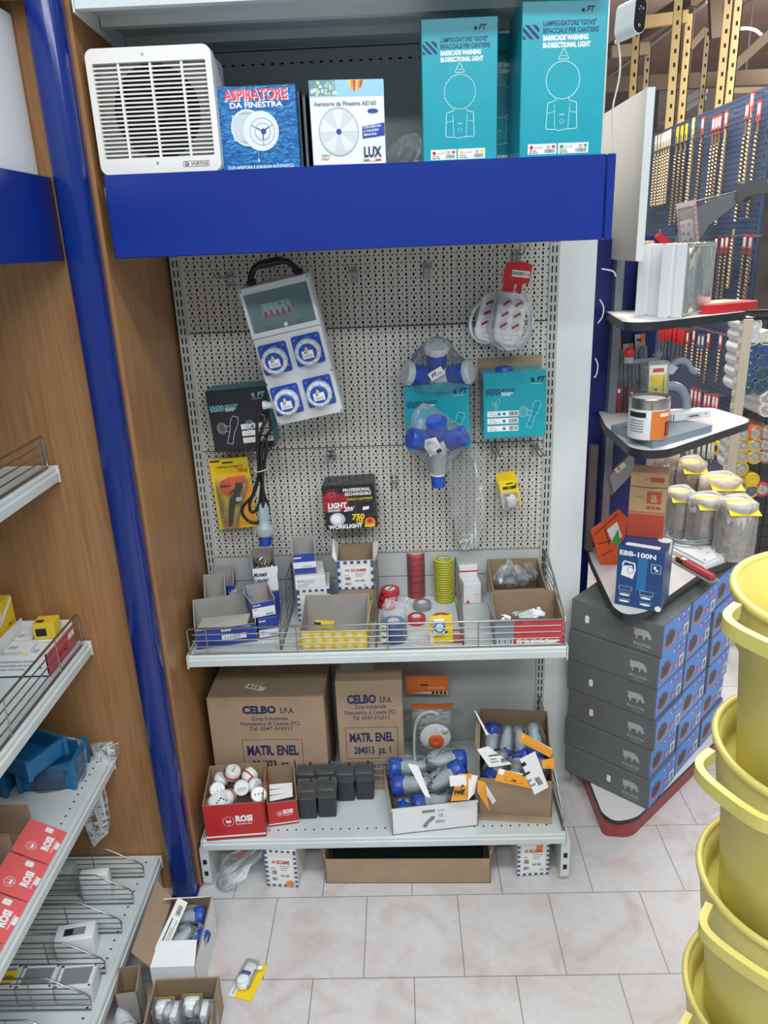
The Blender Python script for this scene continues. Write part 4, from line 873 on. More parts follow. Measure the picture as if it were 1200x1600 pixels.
# ================================================================ boxes on the waist-high shelf
bw = mat('blue printed card', (0.020, 0.055, 0.33), 0.4, noise=0.05, nscale=25)
def blue_print(o, w, h, band=0.42, txt='MARLANVIL', side=None):
    """blue carton front with a white label band"""
    b = MB(); f = front(o, b); f.rect(w*0.03, h*0.05, w*0.94, h*band, white_card); f.up(); f.text(txt, w*0.06, h*0.80, h*0.09, ink_white, w=w*0.34, bold=0.03)
    f.text('0.5S', w*0.10, h*(band-0.10), h*0.07, ink, bold=0.04); f.bars(w*0.58, h*0.10, w*0.30, h*0.12, ink, 3, 12); f.rect(w*0.10, h*0.14, w*0.2, h*0.02, ink_grey)
    b.build('printed_front', o)
Z = ZM+0.001
# long low blue box in the shelf's front corner, torn open towards the back
P = fit((294, 1021), (400, 1003), (290, 992), Z); P = (P[0]+Vector((0.012, 0.012, 0)), P[1]-rad(3), P[2]-0.018, 0.055)
o, w, h = carton('terminal_box', 'long low blue box with torn white-grey back in front corner by the wood panel', 'box', P, 0.095, bw, None, card_grey, hb=0.105, hs=0.07)
b = MB(); f = front(o, b); f.rect(w*0.42, h*0.30, w*0.40, h*0.28, white_card); f.up().text('111003', w*0.47, h*0.36, h*0.16, ink_grey, w=w*0.25); f.text('Marlanvil', w*0.42, h*0.78, h*0.14, ink_white, w=w*0.16, bold=0.03); f.text('PLUGS', w*0.76, h*0.84, h*0.1, ink_white); b.build('printed_front', o)
flap(o, [(0, 0.0, h), (w*0.85, 0.0, h), (w*0.92, 0.02, h+0.022), (w*0.15, 0.04, h+0.016)], bw, card_grey, name='torn_flap')
# two small boxes behind it
P = fit((312, 985), (345, 979), (309, 939), Z); q = P[0]+Vector((0.022, 0.012, 0)); P = (q, rad(12), 0.060, 0.090)
o, w, h = carton('terminal_box', 'small upright blue box with white label and raised white flap beside wood panel', 'box', P, 0.070, bw, None, card_grey, hb=0.135, hs=0.095); blue_print(o, w, h, 0.62)
q = P[0]+Vector((0.004, 0.078, 0)); P = (q, rad(8), 0.065, 0.09)
o, w, h = carton('terminal_box', 'small blue box standing at the back of the shelf behind the white-flapped one', 'box', P, 0.06, bw, None, card_grey, hb=0.13, hs=0.10)
# open box of grey caps between
P = (Vector((-0.385, -0.150, Z)), rad(18), 0.060, 0.070)
o, w, h = carton('terminal_box', 'open blue box of loose grey parts behind the long low box', 'box', P, 0.11, bw, None, card_grey, hb=0.072)
gp = mat('grey part', (0.25, 0.27, 0.29), 0.5)
for i in range(5):
    b = MB(); b.cyl((0, 0, 0), (0.012, 0.010, 0.012), 0.009, gp, n=10)
    tag(b.build('cable_gland', None, o.matrix_basis @ T(0.016+0.026*(i % 2), 0.02+0.017*i, 0.06) @ Rz(i)), 'small grey gland lying in the open blue box behind the long one', 'fitting', 'loose grey glands in the blue box')
# centre column: tilted open box on a closed one
P = fit((404, 1003), (436, 995), (398, 950), Z); y_c = P[0].y+0.012
zc = at((402, 965), y=y_c).z
P = (P[0]+Vector((0, 0.012, 0)), rad(16), 0.057, zc-Z)
o, w, h = carton('terminal_box', 'closed blue box with two white labels at base of the leaning pair by divider', 'box', P, 0.085, bw); blue_print(o, w, h, 0.36)
P2 = (P[0]+Vector((-0.008, -0.002, zc-Z+0.0035)), rad(22), 0.066, 0.044)
o, w, h = carton('terminal_box', 'tilted blue box with white label and torn grey lid atop a closed blue box', 'box', P2, 0.085, bw, None, card_grey, hb=0.064, hs=0.050); blue_print(o, w, h, 0.62)
flap(o, [(0, 0.085, 0.063), (0, 0.0, 0.046), (-0.010, 0.02, 0.066), (-0.008, 0.06, 0.078)], bw, card_grey, name='torn_flap')
# white Morsetti box, long way back, on an unseen stack: raised on a closed box
YM = -0.145
m0, m1, m2 = at((398, 926), y=YM), at((437, 921), y=YM), at((397, 890), y=YM)
P = (Vector(((m0.x+m1.x)/2, YM, Z)), rad(14), 0.066, m0.z-Z)
o, w, h = carton('terminal_box', 'plain blue box carrying the white box of silver terminals', 'box', P, 0.125, bw)
P = (P[0]+Vector((0, 0.0, m0.z-Z+0.001)), rad(14), 0.070, m2.z-m0.z+0.004)
o, w, h = carton('terminal_box', 'white open box lettered Morsetti Unipolari full of silver terminals', 'box', P, 0.125, white_card, None, card_grey, hb=0.085, hs=0.055)
b = MB(); f = front(o, b); f.text('Morsetti', w*0.05, h*0.66, h*0.17, ink_navy, w=w*0.50, bold=0.04); f.text('Unipolari', w*0.05, h*0.42, h*0.17, ink_navy, w=w*0.54, bold=0.04); f.rect(w*0.06, h*0.22, w*0.5, h*0.03, ink_grey); b.build('printed_front', o)
b = MB(); f = Face(b, (w, 0, 0), (0, 1, 0), (0, 0, 1)); f.poly([(0, 0), (0.125, 0), (0.125, 0.084), (0, 0.053)], ink_blue); b.build('printed_side', o)
for i in range(14):
    b = MB(); b.cyl((0, 0, 0), (0.004, 0.004, 0.010), 0.0055, chrome, n=8)
    tag(b.build('terminal_clamp', None, o.matrix_basis @ T(0.013+0.013*(i % 4), 0.03+0.022*(i//4)+0.004*(i % 3), 0.040+0.006*(i//4)) @ Rx(0.4*(i % 3)-0.4) @ Ry(0.5*(i % 2))), 'silver terminal clamp lying in the white Morsetti box', 'terminal', 'silver clamps in the white box')
# small blue-banded box, white box, SCAME box: one on another
YS = -0.150
s0, s1, s2, s3 = at((462, 921), y=YS), at((516, 918), y=YS), at((459, 896), y=YS), at((455, 862), y=YS)
mid = (s0+s1)/2
z1 = 0.052
scame_blue = mat('check blue', (0.025, 0.085, 0.30), 0.45); scame_white = mat('check card', (0.74, 0.73, 0.68), 0.55)
def checks(f, w, h, s, rows=1, side=True, z0=0.0):
    n = int(w/s/2); 
    for i in range(n+1):
        x = i*w/(n+0.5); f.rect(x, h-s*1.15, w/(n+0.5)*0.5, s, scame_blue); f.rect(x, z0+s*0.15, w/(n+0.5)*0.5, s, scame_blue)
    k = int(h/s/2)
    for i in range(1, k):
        z = i*h/k; f.rect(0, z, s, h/k*0.5, scame_blue); f.rect(w-s, z, s, h/k*0.5, scame_blue)
def scame_front(o, w, h, s=0.009):
    b = MB(); f = front(o, b); checks(f, w, h, s)
    f.up().rect(w*0.14, h*0.10, w*0.72, h*0.70, paper); f.up().text('SCAME', w*0.58, h*0.63, h*0.085, ink_red, 'c', w*0.42, 0.05); f.rect(w*0.22, h*0.64, w*0.12, h*0.07, mat('pale red ink', (0.62, 0.22, 0.20), 0.5))
    for i in range(3): f.rect(w*0.48, h*(0.56-i*0.05), w*(0.30-0.05*i), h*0.015, ink_grey)
    f.bars(w*0.20, h*0.34, w*0.16, h*0.11, ink, 2, 10); f.bars(w*0.20, h*0.17, w*0.16, h*0.09, ink, 7, 10); f.rect(w*0.18, h*0.50, w*0.14, h*0.02, ink_grey); f.text('814.1265', w*0.48, h*0.28, h*0.06, ink, w=w*0.26, bold=0.03); f.text('CE', w*0.70, h*0.14, h*0.05, ink); b.build('printed_front', o); return b
P = (Vector((mid.x, YS, Z)), rad(4), 0.094, s0.z-Z)
o, w, h = carton('check_box', 'blue-checked SCAME box under the white box behind the yellow carton', 'box', P, 0.115, scame_white); scame_front(o, w, h, 0.008)
P = (Vector((mid.x-0.006, YS+0.001, s0.z+0.001)), rad(9), 0.086, at((457, 903), y=YS).z-s0.z)
o, w, h = carton('white_label_box', 'flat white box with small print between SCAME box and blue-banded box', 'box', P, 0.11, white_card)
b = MB(); f = front(o, b); f.text('SEL 252', w*0.08, h*0.62, h*0.15, ink, w=w*0.2); 
for i in range(4): f.rect(w*(0.30 if i < 2 else 0.08), h*(0.66-0.16*i), w*0.34, h*0.05, ink_grey)
b.build('printed_front', o)
b = MB(); f = Face(b, (w, 0, 0), (0, 1, 0), (0, 0, 1)); f.rect(0, h*0.5, 0.11, h*0.5, ink_grey); f.up().rect(0.02, 0, 0.012, h, scame_blue); b.build('printed_side', o)
P = (Vector(((s2.x+at((493, 892), y=YS+0.012).x)/2, YS+0.018, at((457, 903), y=YS).z+0.003)), rad(8), 0.064, s3.z-s2.z-0.004)
o, w, h = carton('terminal_box', 'small open blue box with white band topmost behind the yellow carton', 'box', P, 0.072, bw, None, card_grey, hb=0.085, hs=0.064)
b = MB(); f = front(o, b); f.rect(0, h*0.30, w, h*0.30, white_card); f.rect(w*0.05, h*0.78, w*0.32, h*0.06, ink_white); f.up().rect(w*0.4, h*0.35, w*0.4, h*0.06, pgrey); b.build('printed_front', o)
# SCAME open box on a brown one
P0 = fit((529, 980), (588, 976), (527, 922), Z)
q = at((557, 922), y=-0.17)
P = (Vector((q.x, -0.165, Z)), 0, 0.100, q.z-Z-0.003)
o, w, h = carton('brown_base_box', 'brown box standing under the taller open SCAME box', 'box', P, 0.12, card)
P = (Vector((q.x, -0.165, q.z-0.001)), rad(2), 0.103, at((527, 876), y=-0.165).z-q.z)
o, w, h = carton('check_box', 'open blue-checked SCAME box with curled lid, upper of two by tape stacks', 'box', P, 0.11, scame_white, None, card_in, hb=0.098, hs=0.084); scame_front(o, w, h, 0.009)
flap(o, [(0, 0.11, 0.097), (0, 0.0, 0.083), (-0.014, 0.02, 0.095), (-0.012, 0.08, 0.125)], scame_white, card_grey); flap(o, [(w, 0.0, 0.083), (w, 0.11, 0.097), (w+0.016, 0.10, 0.102), (w+0.012, 0.03, 0.094)], scame_white, card_grey)
# yellow carton
P = fit((471, 1016), (576, 1014), (470, 984), Z)
ycb = mat('yellow printed card', (0.82, 0.58, 0.03), 0.45)
o, w, h = carton('yellow_carton', 'open yellow checked carton behind the wire rail with bare grey-brown inside', 'box', (P[0], P[1], P[2], 0.058), 0.135, ycb, None, card_grey, hb=0.098, hs=0.066)
b = MB(); f = front(o, b)
for i in range(6):
    for j in range(3): f.rect(w*(0.04+i*0.16)+w*0.03*(j % 2), h*(0.06+0.3*j), w*0.09, h*0.22, mat('pale yellow print', (0.86, 0.74, 0.32), 0.45))
b.build('printed_front', o)
flap(o, [(w, 0.0, 0.062), (w, 0.10, 0.08), (w+0.010, 0.08, 0.105), (w+0.006, 0.02, 0.098)], ycb, card_grey, name='side_flap')
b = MB(); b.box(0.03, 0.082, 0.02, 0.06, 0.050, 0.0535, ycb, T(0, 0, 0.008) @ Ry(rad(5))); k = tag(b.build('yellow_card', None, o.matrix_basis), 'small yellow card lying inside the open yellow carton', 'card'); b = MB(); f = Face(b, (0.03, 0.02, 0.0605), (1, 0, -0.087), (0, 1, 0)); f.rect(0.004, 0.012, 0.018, 0.012, ink); b.build('printed_face', k)

# ---------------------------------------------------------------- tape rolls
core = mat('tape core card', (0.62, 0.57, 0.50), 0.7); yel_tape = mat('yellow tape', (0.66, 0.55, 0.03), 0.35); grn_tape = mat('green tape', (0.10, 0.24, 0.03), 0.35)
tape_red = mat('red tape', (0.56, 0.035, 0.055), 0.28); tape_grey = mat('grey tape', (0.23, 0.25, 0.28), 0.35); tape_blue = mat('blue tape', (0.03, 0.14, 0.45), 0.32)
def roll(label, M, r, h, m, group=None, m2=None, sticker=None):
    t = thing('tape_roll', label, 'tape roll', M, group)
    b = MB(); b.lathe([(r*0.52, 0), (r*0.97, 0), (r, h*0.06), (r, h*0.94), (r*0.97, h), (r*0.52, h)], m, None, 24, cap=False)
    if m2: b.lathe([(r*1.001, h*0.25), (r*1.001, h*0.62)], m2, None, 24, cap=False); b.lathe([(r*0.60, h*1.002), (r*0.78, h*1.003)], m2, None, 24, cap=False)
    b.build('tape', t)
    b = MB(); b.lathe([(r*0.53, h), (r*0.53, 0), (r*0.44, 0), (r*0.44, h), (r*0.53, h)], sticker or core, None, 20, cap=False); b.build('core', t)
    return t
def at_roll(px, z): return at(px, z=z)
# tall red stack in film
c = at((651, 930), z=Z); r = 0.0262; q = 0.0195
top = at((651, 864), y=c.y); n = 8; q = (top.z-Z)/n
r0 = roll('dark red insulating tape roll in the tall film-wrapped red stack', T(c.x, c.y, Z), r, q*0.97, tape_red, 'red tape rolls in the tall stack')
for i in range(1, n): dup(r0, T(c.x+random.uniform(-.001, .001), c.y, Z+i*q))
t = thing('film_sleeve', 'shrink film sleeve around the tall stack of red tape rolls', 'plastic film', T(c.x, c.y, Z))
b = MB(); b.lathe([(r*1.05, 0.0), (r*1.04, 0.05), (r*1.05, 0.1), (r*1.04, n*q), (r*0.9, n*q+0.006)], clear, None, 24, cap=False); b.build('film_tube', t)
# yellow-green stack
c = at((695, 937), z=Z); top = at((693, 873), y=c.y); n = 18; q = (top.z-Z)/n
r0 = roll('yellow-green striped tape roll in the tall stack beside the white boxes', T(c.x, c.y, Z), 0.0285, q*0.97, yel_tape, 'yellow-green tape rolls in the tall stack', grn_tape)
for i in range(1, n): dup(r0, T(c.x-0.003*i/n+random.uniform(-.0006, .0006), c.y, Z+i*q))
# loose rolls
c = at((606, 955), z=Z)
roll('red tape roll lowest of the short pile left of the film-wrapped stack', T(c.x, c.y+0.03, Z), 0.0275, 0.019, tape_red)['label'] = 'red tape roll lowest of the short pile between the SCAME box and the film-wrapped stack'
roll('red tape roll in the middle of the short pile under the green-labelled roll', T(c.x+0.003, c.y+0.031, Z+0.0195), 0.0275, 0.019, tape_red)
t = roll('red tape roll with a green and white label on its core', T(c.x+0.008, c.y+0.032, Z+0.039), 0.0275, 0.019, tape_red, sticker=ink_white)
b = MB(); b.lathe([(0.001, 0.0192), (0.0145, 0.0192)], paper, None, 20, cap=False); b.box(-0.003, 0.004, -0.013, 0.013, 0.0193, 0.0196, ink_green, Rz(rad(-30))); b.build('core_label', t)
c = at((660, 950), z=Z); roll('single grey tape roll lying before the tall red stack', T(c.x, c.y, Z), 0.0265, 0.019, tape_grey)
c = at((651, 972), z=Z); roll('single red tape roll lying in front of the grey roll', T(c.x, c.y, Z), 0.0258, 0.019, tape_red)
c = at((690, 974), z=Z); roll('red tape roll lying behind the leaning yellow blister card', T(c.x, c.y, Z), 0.0275, 0.0205, tape_red)
c = at((716, 1000), z=Z); roll('pale red tape roll partly hidden at edge of the yellow blister card', T(c.x-0.006, c.y+0.004, Z), 0.022, 0.019, mat('pale red tape', (0.50, 0.10, 0.11), 0.35))
c = at((616, 999), z=Z); r = 0.030
r0 = roll('blue tape roll in the stack wrapped in clear bag at the rail', T(c.x, c.y, Z), r, 0.0185, tape_blue, 'bagged blue tape rolls')
dup(r0, T(c.x+0.001, c.y, Z+0.019)); dup(r0, T(c.x, c.y+0.001, Z+0.038))
t = thing('tape_bag', 'clear bag with crumpled open top round the blue tape rolls', 'plastic bag', T(c.x, c.y, Z))
bag('bag_film', t, [(0, 0, 0.002, 0.033, 0.033), (0, 0, 0.03, 0.034, 0.034), (0, 0, 0.06, 0.034, 0.033), (0.002, 0.01, 0.078, 0.034, 0.026), (0.008, 0.015, 0.098, 0.032, 0.018), (0.012, 0.018, 0.112, 0.028, 0.014)], clear_thick, seed=6, k=0.14)
b = MB(); f = Face(b, (-0.024, -0.0345, 0.012), (0.85, -0.25, 0), (0, 0, 1)); f.rect(-0.012, 0, 0.022, 0.052, paper); f.up().bars(-0.010, 0.03, 0.018, 0.014, ink, 3, 10); f.rect(-0.009, 0.012, 0.012, 0.008, ink); b.build('bag_label', t)
# yellow blister with white cap leaning on the roll
M, w, h = wallplane((673, 965), (709, 963), (673, 1006), at((690, 1004), z=Z).y-0.006)
t = thing('blister_card', 'yellow blister card with a round white fitting leaning against red tape roll', 'blister pack', M @ Rx(rad(-8)))
b = MB(); b.box(0, w, 0, 0.0015, 0, h, cy); f = Face(b, (0, 0, 0), (1, 0, 0), (0, 0, 1)); f.rect(0, 0, w*0.15, h*0.4, paper); f.up().rect(w*0.16, h*0.36, w*0.6, h*0.07, ink); b.build('backing_card', t)
b = MB(); b.rbox(w*0.14, w*0.66, -0.014, 0, h*0.40, h*0.90, white_pl, 0.003, 2); b.lathe([(w*0.24, 0), (w*0.26, 0.004), (w*0.18, 0.006)], ink_sky, T(w*0.42, -0.013, h*0.66) @ Rx(rad(90)), 18); b.lathe([(w*0.17, 0), (w*0.17, 0.003)], white_pl, T(w*0.42, -0.018, h*0.66) @ Rx(rad(90)), 16); b.build('fitting', t)
# narrow white boxes
a = at((737, 948), z=Z)
def wbox(label, x, y, z, w, h, d, rz=4, print_=True):
    o, w, h = carton('narrow_white_box', label, 'box', (Vector((x, y, z)), rad(rz), w, h), d, white_card)
    b = MB(); f = front(o, b)
    if print_ == 1: f.rect(0, h*0.80, w, h*0.05, ink_red); f.text('EXIT', w*0.30, h*0.45, h*0.12, ink_red, w=w*0.22, ang=math.pi/2); f.rect(w*0.52, h*0.40, w*0.05, h*0.22, mat('pale red ink', (0.62, 0.22, 0.20), 0.5))
    if print_ == 2: f.poly([(w*0.04, h*0.04), (w*0.42, h*0.04), (w*0.23, h*0.26)], ink_red); f.up().line([(w*0.1, h*0.08), (w*0.23, h*0.22), (w*0.36, h*0.08)], 0.0012, paper); f.rect(w*0.62, h*0.45, w*0.25, h*0.02, ink_grey)
    b.build('printed_front', o); return o
wbox('narrow white box with a red band at back of the white pair', a.x-0.003, a.y+0.075, Z, 0.056, 0.098, 0.05, 3, 1)
wbox('narrow white box with red triangle mark in front of the red-banded one', a.x+0.004, a.y+0.018, Z, 0.052, 0.066, 0.052, 6, 2)
# brown carton of bagged bulbs at the back, friulsider carton in front
P = fit((781, 955), (862, 950), (780, 931), Z)
a = at((773, 1009), z=Z); c = at((879, 1007), z=Z)
P = ((a+c)/2, math.atan2((c-a).y, (c-a).x), (c-a).length, 0.074)
salmon = mat('friulsider red', (0.60, 0.055, 0.07), 0.42); fgrey = mat('friulsider grey', (0.24, 0.28, 0.33), 0.5)
o, w, h = carton('fixings_carton', 'open grey and red carton lettered friulsider at pillar end of the shelf', 'box', P, 0.125, card, None, card_in, hb=0.098, hs=0.076)
b = MB(); f = front(o, b); f.rect(0, 0, w*0.28, h, fgrey); f.rect(w*0.28, 0, w*0.72, h, salmon); f.up(); f.text('friulsider', w*0.31, h*0.06, h*0.22, ink_white, w=w*0.64, bold=0.06, slant=0.12)
for i in range(3): f.rect(w*(0.03+0.085*i), h*0.05, w*0.07, h*0.22, ink_white); f.up().rect(w*(0.045+0.085*i), h*0.09, w*0.04, h*0.14, fgrey); f.k -= 1
f.rect(w*0.40, h*0.86, w*0.14, h*0.14, mat('red tab', (0.66, 0.10, 0.11), 0.4)); b.build('printed_front', o)
b = MB(); f = Face(b, (0, 0.125, 0), (0, -1, 0), (0, 0, 1)); f.poly([(0, 0), (0.125, 0), (0.125, 0.074), (0, 0.098)], fgrey); b.build('printed_side', o)
flap(o, [(0, 0.098, 0.092), (0, 0.02, 0.07), (-0.018, 0.045, 0.115), (-0.014, 0.075, 0.122)], fgrey, fgrey, name='side_flap')
for i in range(7):
    b = MB(); b.cyl((0, 0, 0), (0.0, 0.018, 0.006), 0.006, white_pl, n=10); b.cyl((0, 0.017, 0.006), (0, 0.024, 0.008), 0.003, chrome, n=8)
    tag(b.build('cable_clip', None, o.matrix_basis @ T(w*(0.15+0.12*i), 0.03+0.03*(i % 3), 0.048) @ Rz(i*1.3)), 'small white fixing lying in the friulsider carton', 'fixing', 'small fixings in the friulsider carton')
t = thing('parts_bag', 'clear bag of small parts lying inside the friulsider carton', 'plastic bag', o.matrix_basis @ T(w*0.55, 0.06, 0.055)); bag('bag_film', t, [(-0.03, 0, 0.0, 0.004, 0.01), (-0.02, 0, 0.004, 0.018, 0.022), (0.01, 0, 0.010, 0.022, 0.024), (0.03, 0, 0.006, 0.012, 0.016), (0.036, 0, 0.004, 0.003, 0.004)], clear_thick, seed=8, k=0.25)
Pb = (P[0]+Vector((-0.004, 0.132, 0)), P[1]+rad(1), 0.150, 0.095)
o, w, h = carton('brown_carton', 'open brown carton of bagged lamp holders against the back, behind friulsider carton', 'box', Pb, 0.155, card, None, card_in, hb=0.128, hs=0.098)
flap(o, [(0, 0, h), (w, 0, h), (w*0.99, 0.025, h-0.004), (w*0.02, 0.03, h-0.008)], card, card_in, name='front_flap')
for i, (x, y) in enumerate(((0.030, 0.07), (0.062, 0.10), (0.090, 0.07), (0.120, 0.10), (0.052, 0.05))):
    t = thing('bagged_lamp_holder', 'bagged grey lamp holder heaped in the open brown carton', 'lamp holder', o.matrix_basis @ T(x, y, 0.100) @ Rz(i*1.1), 'bagged lamp holders in the brown carton')
    b = MB(); b.cyl((0, -0.012, 0), (0, 0.016, 0.008), 0.0125, gp, n=12); b.cyl((0, -0.02, 0.004), (0, -0.010, 0.002), 0.009, (ink_orange if i in (1, 3) else white_pl), n=10); b.build('holder_body', t)
    bag('bag_film', t, [(0, 0, -0.012, 0.016, 0.02), (0, 0, 0.006, 0.019, 0.024), (0.004, 0.004, 0.024, 0.012, 0.014), (0.012, 0.008, 0.040, 0.008, 0.005)], clear_thick, seed=20+i, k=0.25)
# ================================================================ bottom shelf: big cartons
Z = ZB+0.001
def celbo(label, P, d, num, small, tape):
    o, w, h = carton('meter_carton', label, 'box', P, d, card, None, card_in)
    b = MB(); f = front(o, b); cx = w*(0.525 if not small else 0.51); F_ = w*(0.52 if not small else 0.79)
    if small: zc, zl, zf, hf_, zb, hb_ = 0.805, 0.755, 0.30, 0.285, 0.06, 0.205
    else: zc, zl, zf, hf_, zb, hb_ = 0.845, 0.775, 0.235, 0.345, -0.0, 0.165
    f.text('CELBO', cx-F_*0.44, h*zc, h*0.070, ink_navy, w=F_*0.56, bold=0.05); f.text('S.P.A.', cx+F_*0.18, h*zc, h*0.050, ink_navy, w=F_*0.24)
    for i, (s, ww) in enumerate((('Zona Industriale', 0.60), ('Pievesestina di Cesena (FC)', 0.98), ('Tel. 0547-316311', 0.70))): f.text(s, cx, h*(zl-i*0.050), h*0.036, ink_navy, 'c', F_*ww, 0.01)
    f.frame(cx-F_*0.5, h*zf, F_, h*hf_, 0.0014, ink_navy); f.text('MATR. ENEL', cx, h*(zf+hf_*0.55), h*hf_*0.27, ink_navy, 'c', F_*0.86, 0.04); f.text(num+'  pz. 1', cx, h*(zf+hf_*0.16), h*hf_*0.22, ink_navy, 'c', F_*0.72, 0.03)
    f.frame(cx-F_*0.48, h*zb+0.001, F_*0.98, h*hb_, 0.0012, ink_navy)
    for i, s in enumerate(('CONTENITORE DA ESTERNO PER', '1 GMI e GMY PREDISPOSTO' if small else '2 GTJ e GTY PRECISPOSTO', 'PER UNITA DI DERIVAZIONE')): f.text(s, cx, h*(zb+hb_*(0.72-i*0.29)), h*hb_*0.19, ink_navy, 'c', F_*0.88, 0.02)
    b.build('printed_front', o)
    b = MB(); f = Face(b, (0, 0, h), (1, 0, 0), (0, 1, 0)); f.line([(0, d*0.52), (w, d*0.52)], 0.001, ink); f.rect(*tape); b.build('lid_print', o)
    return o, w, h, f
a, c = at((337, 1207), y=-0.25), at((514, 1203), y=-0.25); tl = at((323, 1092), y=-0.25)
P = (Vector(((a.x+c.x)/2, -0.25, Z)), rad(-1), c.x-a.x, tl.z-Z)
o, w, h, f = celbo('larger brown CELBO carton numbered 284023 on the bottom shelf beside the wood panel', P, 0.20, '284023', False, (0.10, 0.06, 0.055, 0.022, card_tan))
b = MB(); f = Face(b, (0.10, 0.05, h), (0.94, -0.34, 0), (0.34, 0.94, 0), 4); f.rect(0, 0, 0.06, 0.022, paper); f.up().text('8 2 5', 0.008, 0.006, 0.011, ink, bold=0.05); b.build('sticker', o)
a, c = at((533, 1203), y=-0.235), at((633, 1198), y=-0.235); tl = at((520, 1065), y=-0.235)
P = (Vector(((a.x+c.x)/2-0.001, -0.235, Z)), rad(0.5), c.x-a.x, tl.z-Z)
o, w, h, f = celbo('narrower brown CELBO carton numbered 284013 next to the black boxes', P, 0.19, '284013', True, (w*0.0, 0, 0.0001, 0.0001, card))
b = MB(); f = Face(b, (0, 0, h), (1, 0, 0), (0, 1, 0), 2); f.rect(w*0.06, 0.055, w*0.5, 0.045, mat('clear tape', (0.50, 0.49, 0.46), 0.15)); b.build('tape_strip', o)

# red Rosi boxes
rosi_in = card_in
def rosi_print(o, w, h, s=1.0, low=True):
    b = MB(); f = front(o, b); cz = h*0.52; k = w*0.095*s
    f.ring(w*0.40, cz, k, 0.0009, ink_white, 20); f.line([(w*0.40-k*0.3, cz+k*0.55), (w*0.40-k*0.3, cz+k*0.15)], 0.0009, ink_white); f.line([(w*0.40+k*0.3, cz+k*0.55), (w*0.40+k*0.3, cz+k*0.15)], 0.0009, ink_white)
    f.poly([(w*0.40-k*0.5, cz+k*0.15), (w*0.40+k*0.5, cz+k*0.15), (w*0.40+k*0.4, cz-k*0.3), (w*0.40-k*0.4, cz-k*0.3)], ink_white); f.line([(w*0.40, cz-k*0.2), (w*0.40, cz-k*0.9)], 0.0009, ink_white)
    f.text('ROSI', w*0.52, cz-h*0.02, h*0.16, ink_white, w=w*0.28*s, bold=0.06); f.text('Innovation line', w*0.52, cz-h*0.11, h*0.045, ink_white, w=w*0.26*s)
    if low: f.rect(w*0.0, h*0.075, w, h*0.045, ink_white)
    b.build('printed_front', o)
P = fit((318, 1316), (415, 1305), (313, 1262), Z); P = (P[0]+Vector((0.006, 0, 0)), rad(4.5), P[2]-0.006, P[3])
rosi, w, h = carton('plug_box', 'larger red Rosi box full of white red-printed plugs at the shelf corner', 'box', P, 0.15, red_card, None, card_in, hb=0.134, hs=0.118); rosi_print(rosi, w, h)
for i, (x, y, z, a1, a2) in enumerate(((0.030, 0.07, 0.112, 0.4, 0.9), (0.070, 0.115, 0.130, 1.4, 0.3), (0.062, 0.045, 0.104, -0.6, 1.2), (0.100, 0.065, 0.118, 0.2, 1.0), (0.130, 0.085, 0.106, 1.0, 1.4), (0.148, 0.045, 0.104, 0.2, 0.7), (0.032, 0.125, 0.100, 2.0, 0.6), (0.115, 0.130, 0.106, 2.4, 1.3), (0.028, 0.032, 0.100, 1.2, 0.9))):
    t = thing('power_plug', 'white plug with red print heaped in the larger red Rosi box', 'plug', rosi.matrix_basis @ T(x, y, z) @ Rz(a1) @ Rx(a2), 'white plugs in the red Rosi box')
    b = MB(); b.lathe([(0.012, -0.022), (0.021, -0.013), (0.0225, 0.005), (0.021, 0.014), (0.019, 0.016)], white_pl, None, 18); b.build('plug_body', t)
    b = MB(); b.lathe([(0.0228, -0.006), (0.0226, -0.001)], ink_red, None, 18, cap=False); b.build('red_band', t)
    for k in range(3): b = MB(); b.cyl((-0.009+0.009*k, 0, 0.015), (-0.009+0.009*k, 0, 0.0172 if i % 3 else 0.032), 0.0021, chrome if i % 3 == 0 else dark_hole, n=8); b.build('pin', t)
P = fit((417, 1291), (467, 1284), (415, 1255), Z); P = (P[0]+Vector((0.004, -0.004, 0)), P[1], P[2]-0.006, P[3])
o, w, h = carton('plug_box', 'smaller red Rosi box with white papers inside next to the black boxes', 'box', P, 0.12, red_card, None, card_in, hb=0.112, hs=0.080); rosi_print(o, w, h, 1.1)
for i in range(3):
    b = MB(); b.box(0.008, 0.074, -0.008, 0.008, 0, 0.0015, paper); tag(b.build('folded_paper', None, o.matrix_basis @ T(0, 0.035+0.02*i, 0.066+0.005*i) @ Rx(0.3) @ Ry(-0.12+0.1*i)), 'folded white paper slip lying in the smaller red Rosi box', 'paper', 'papers in the small Rosi box')

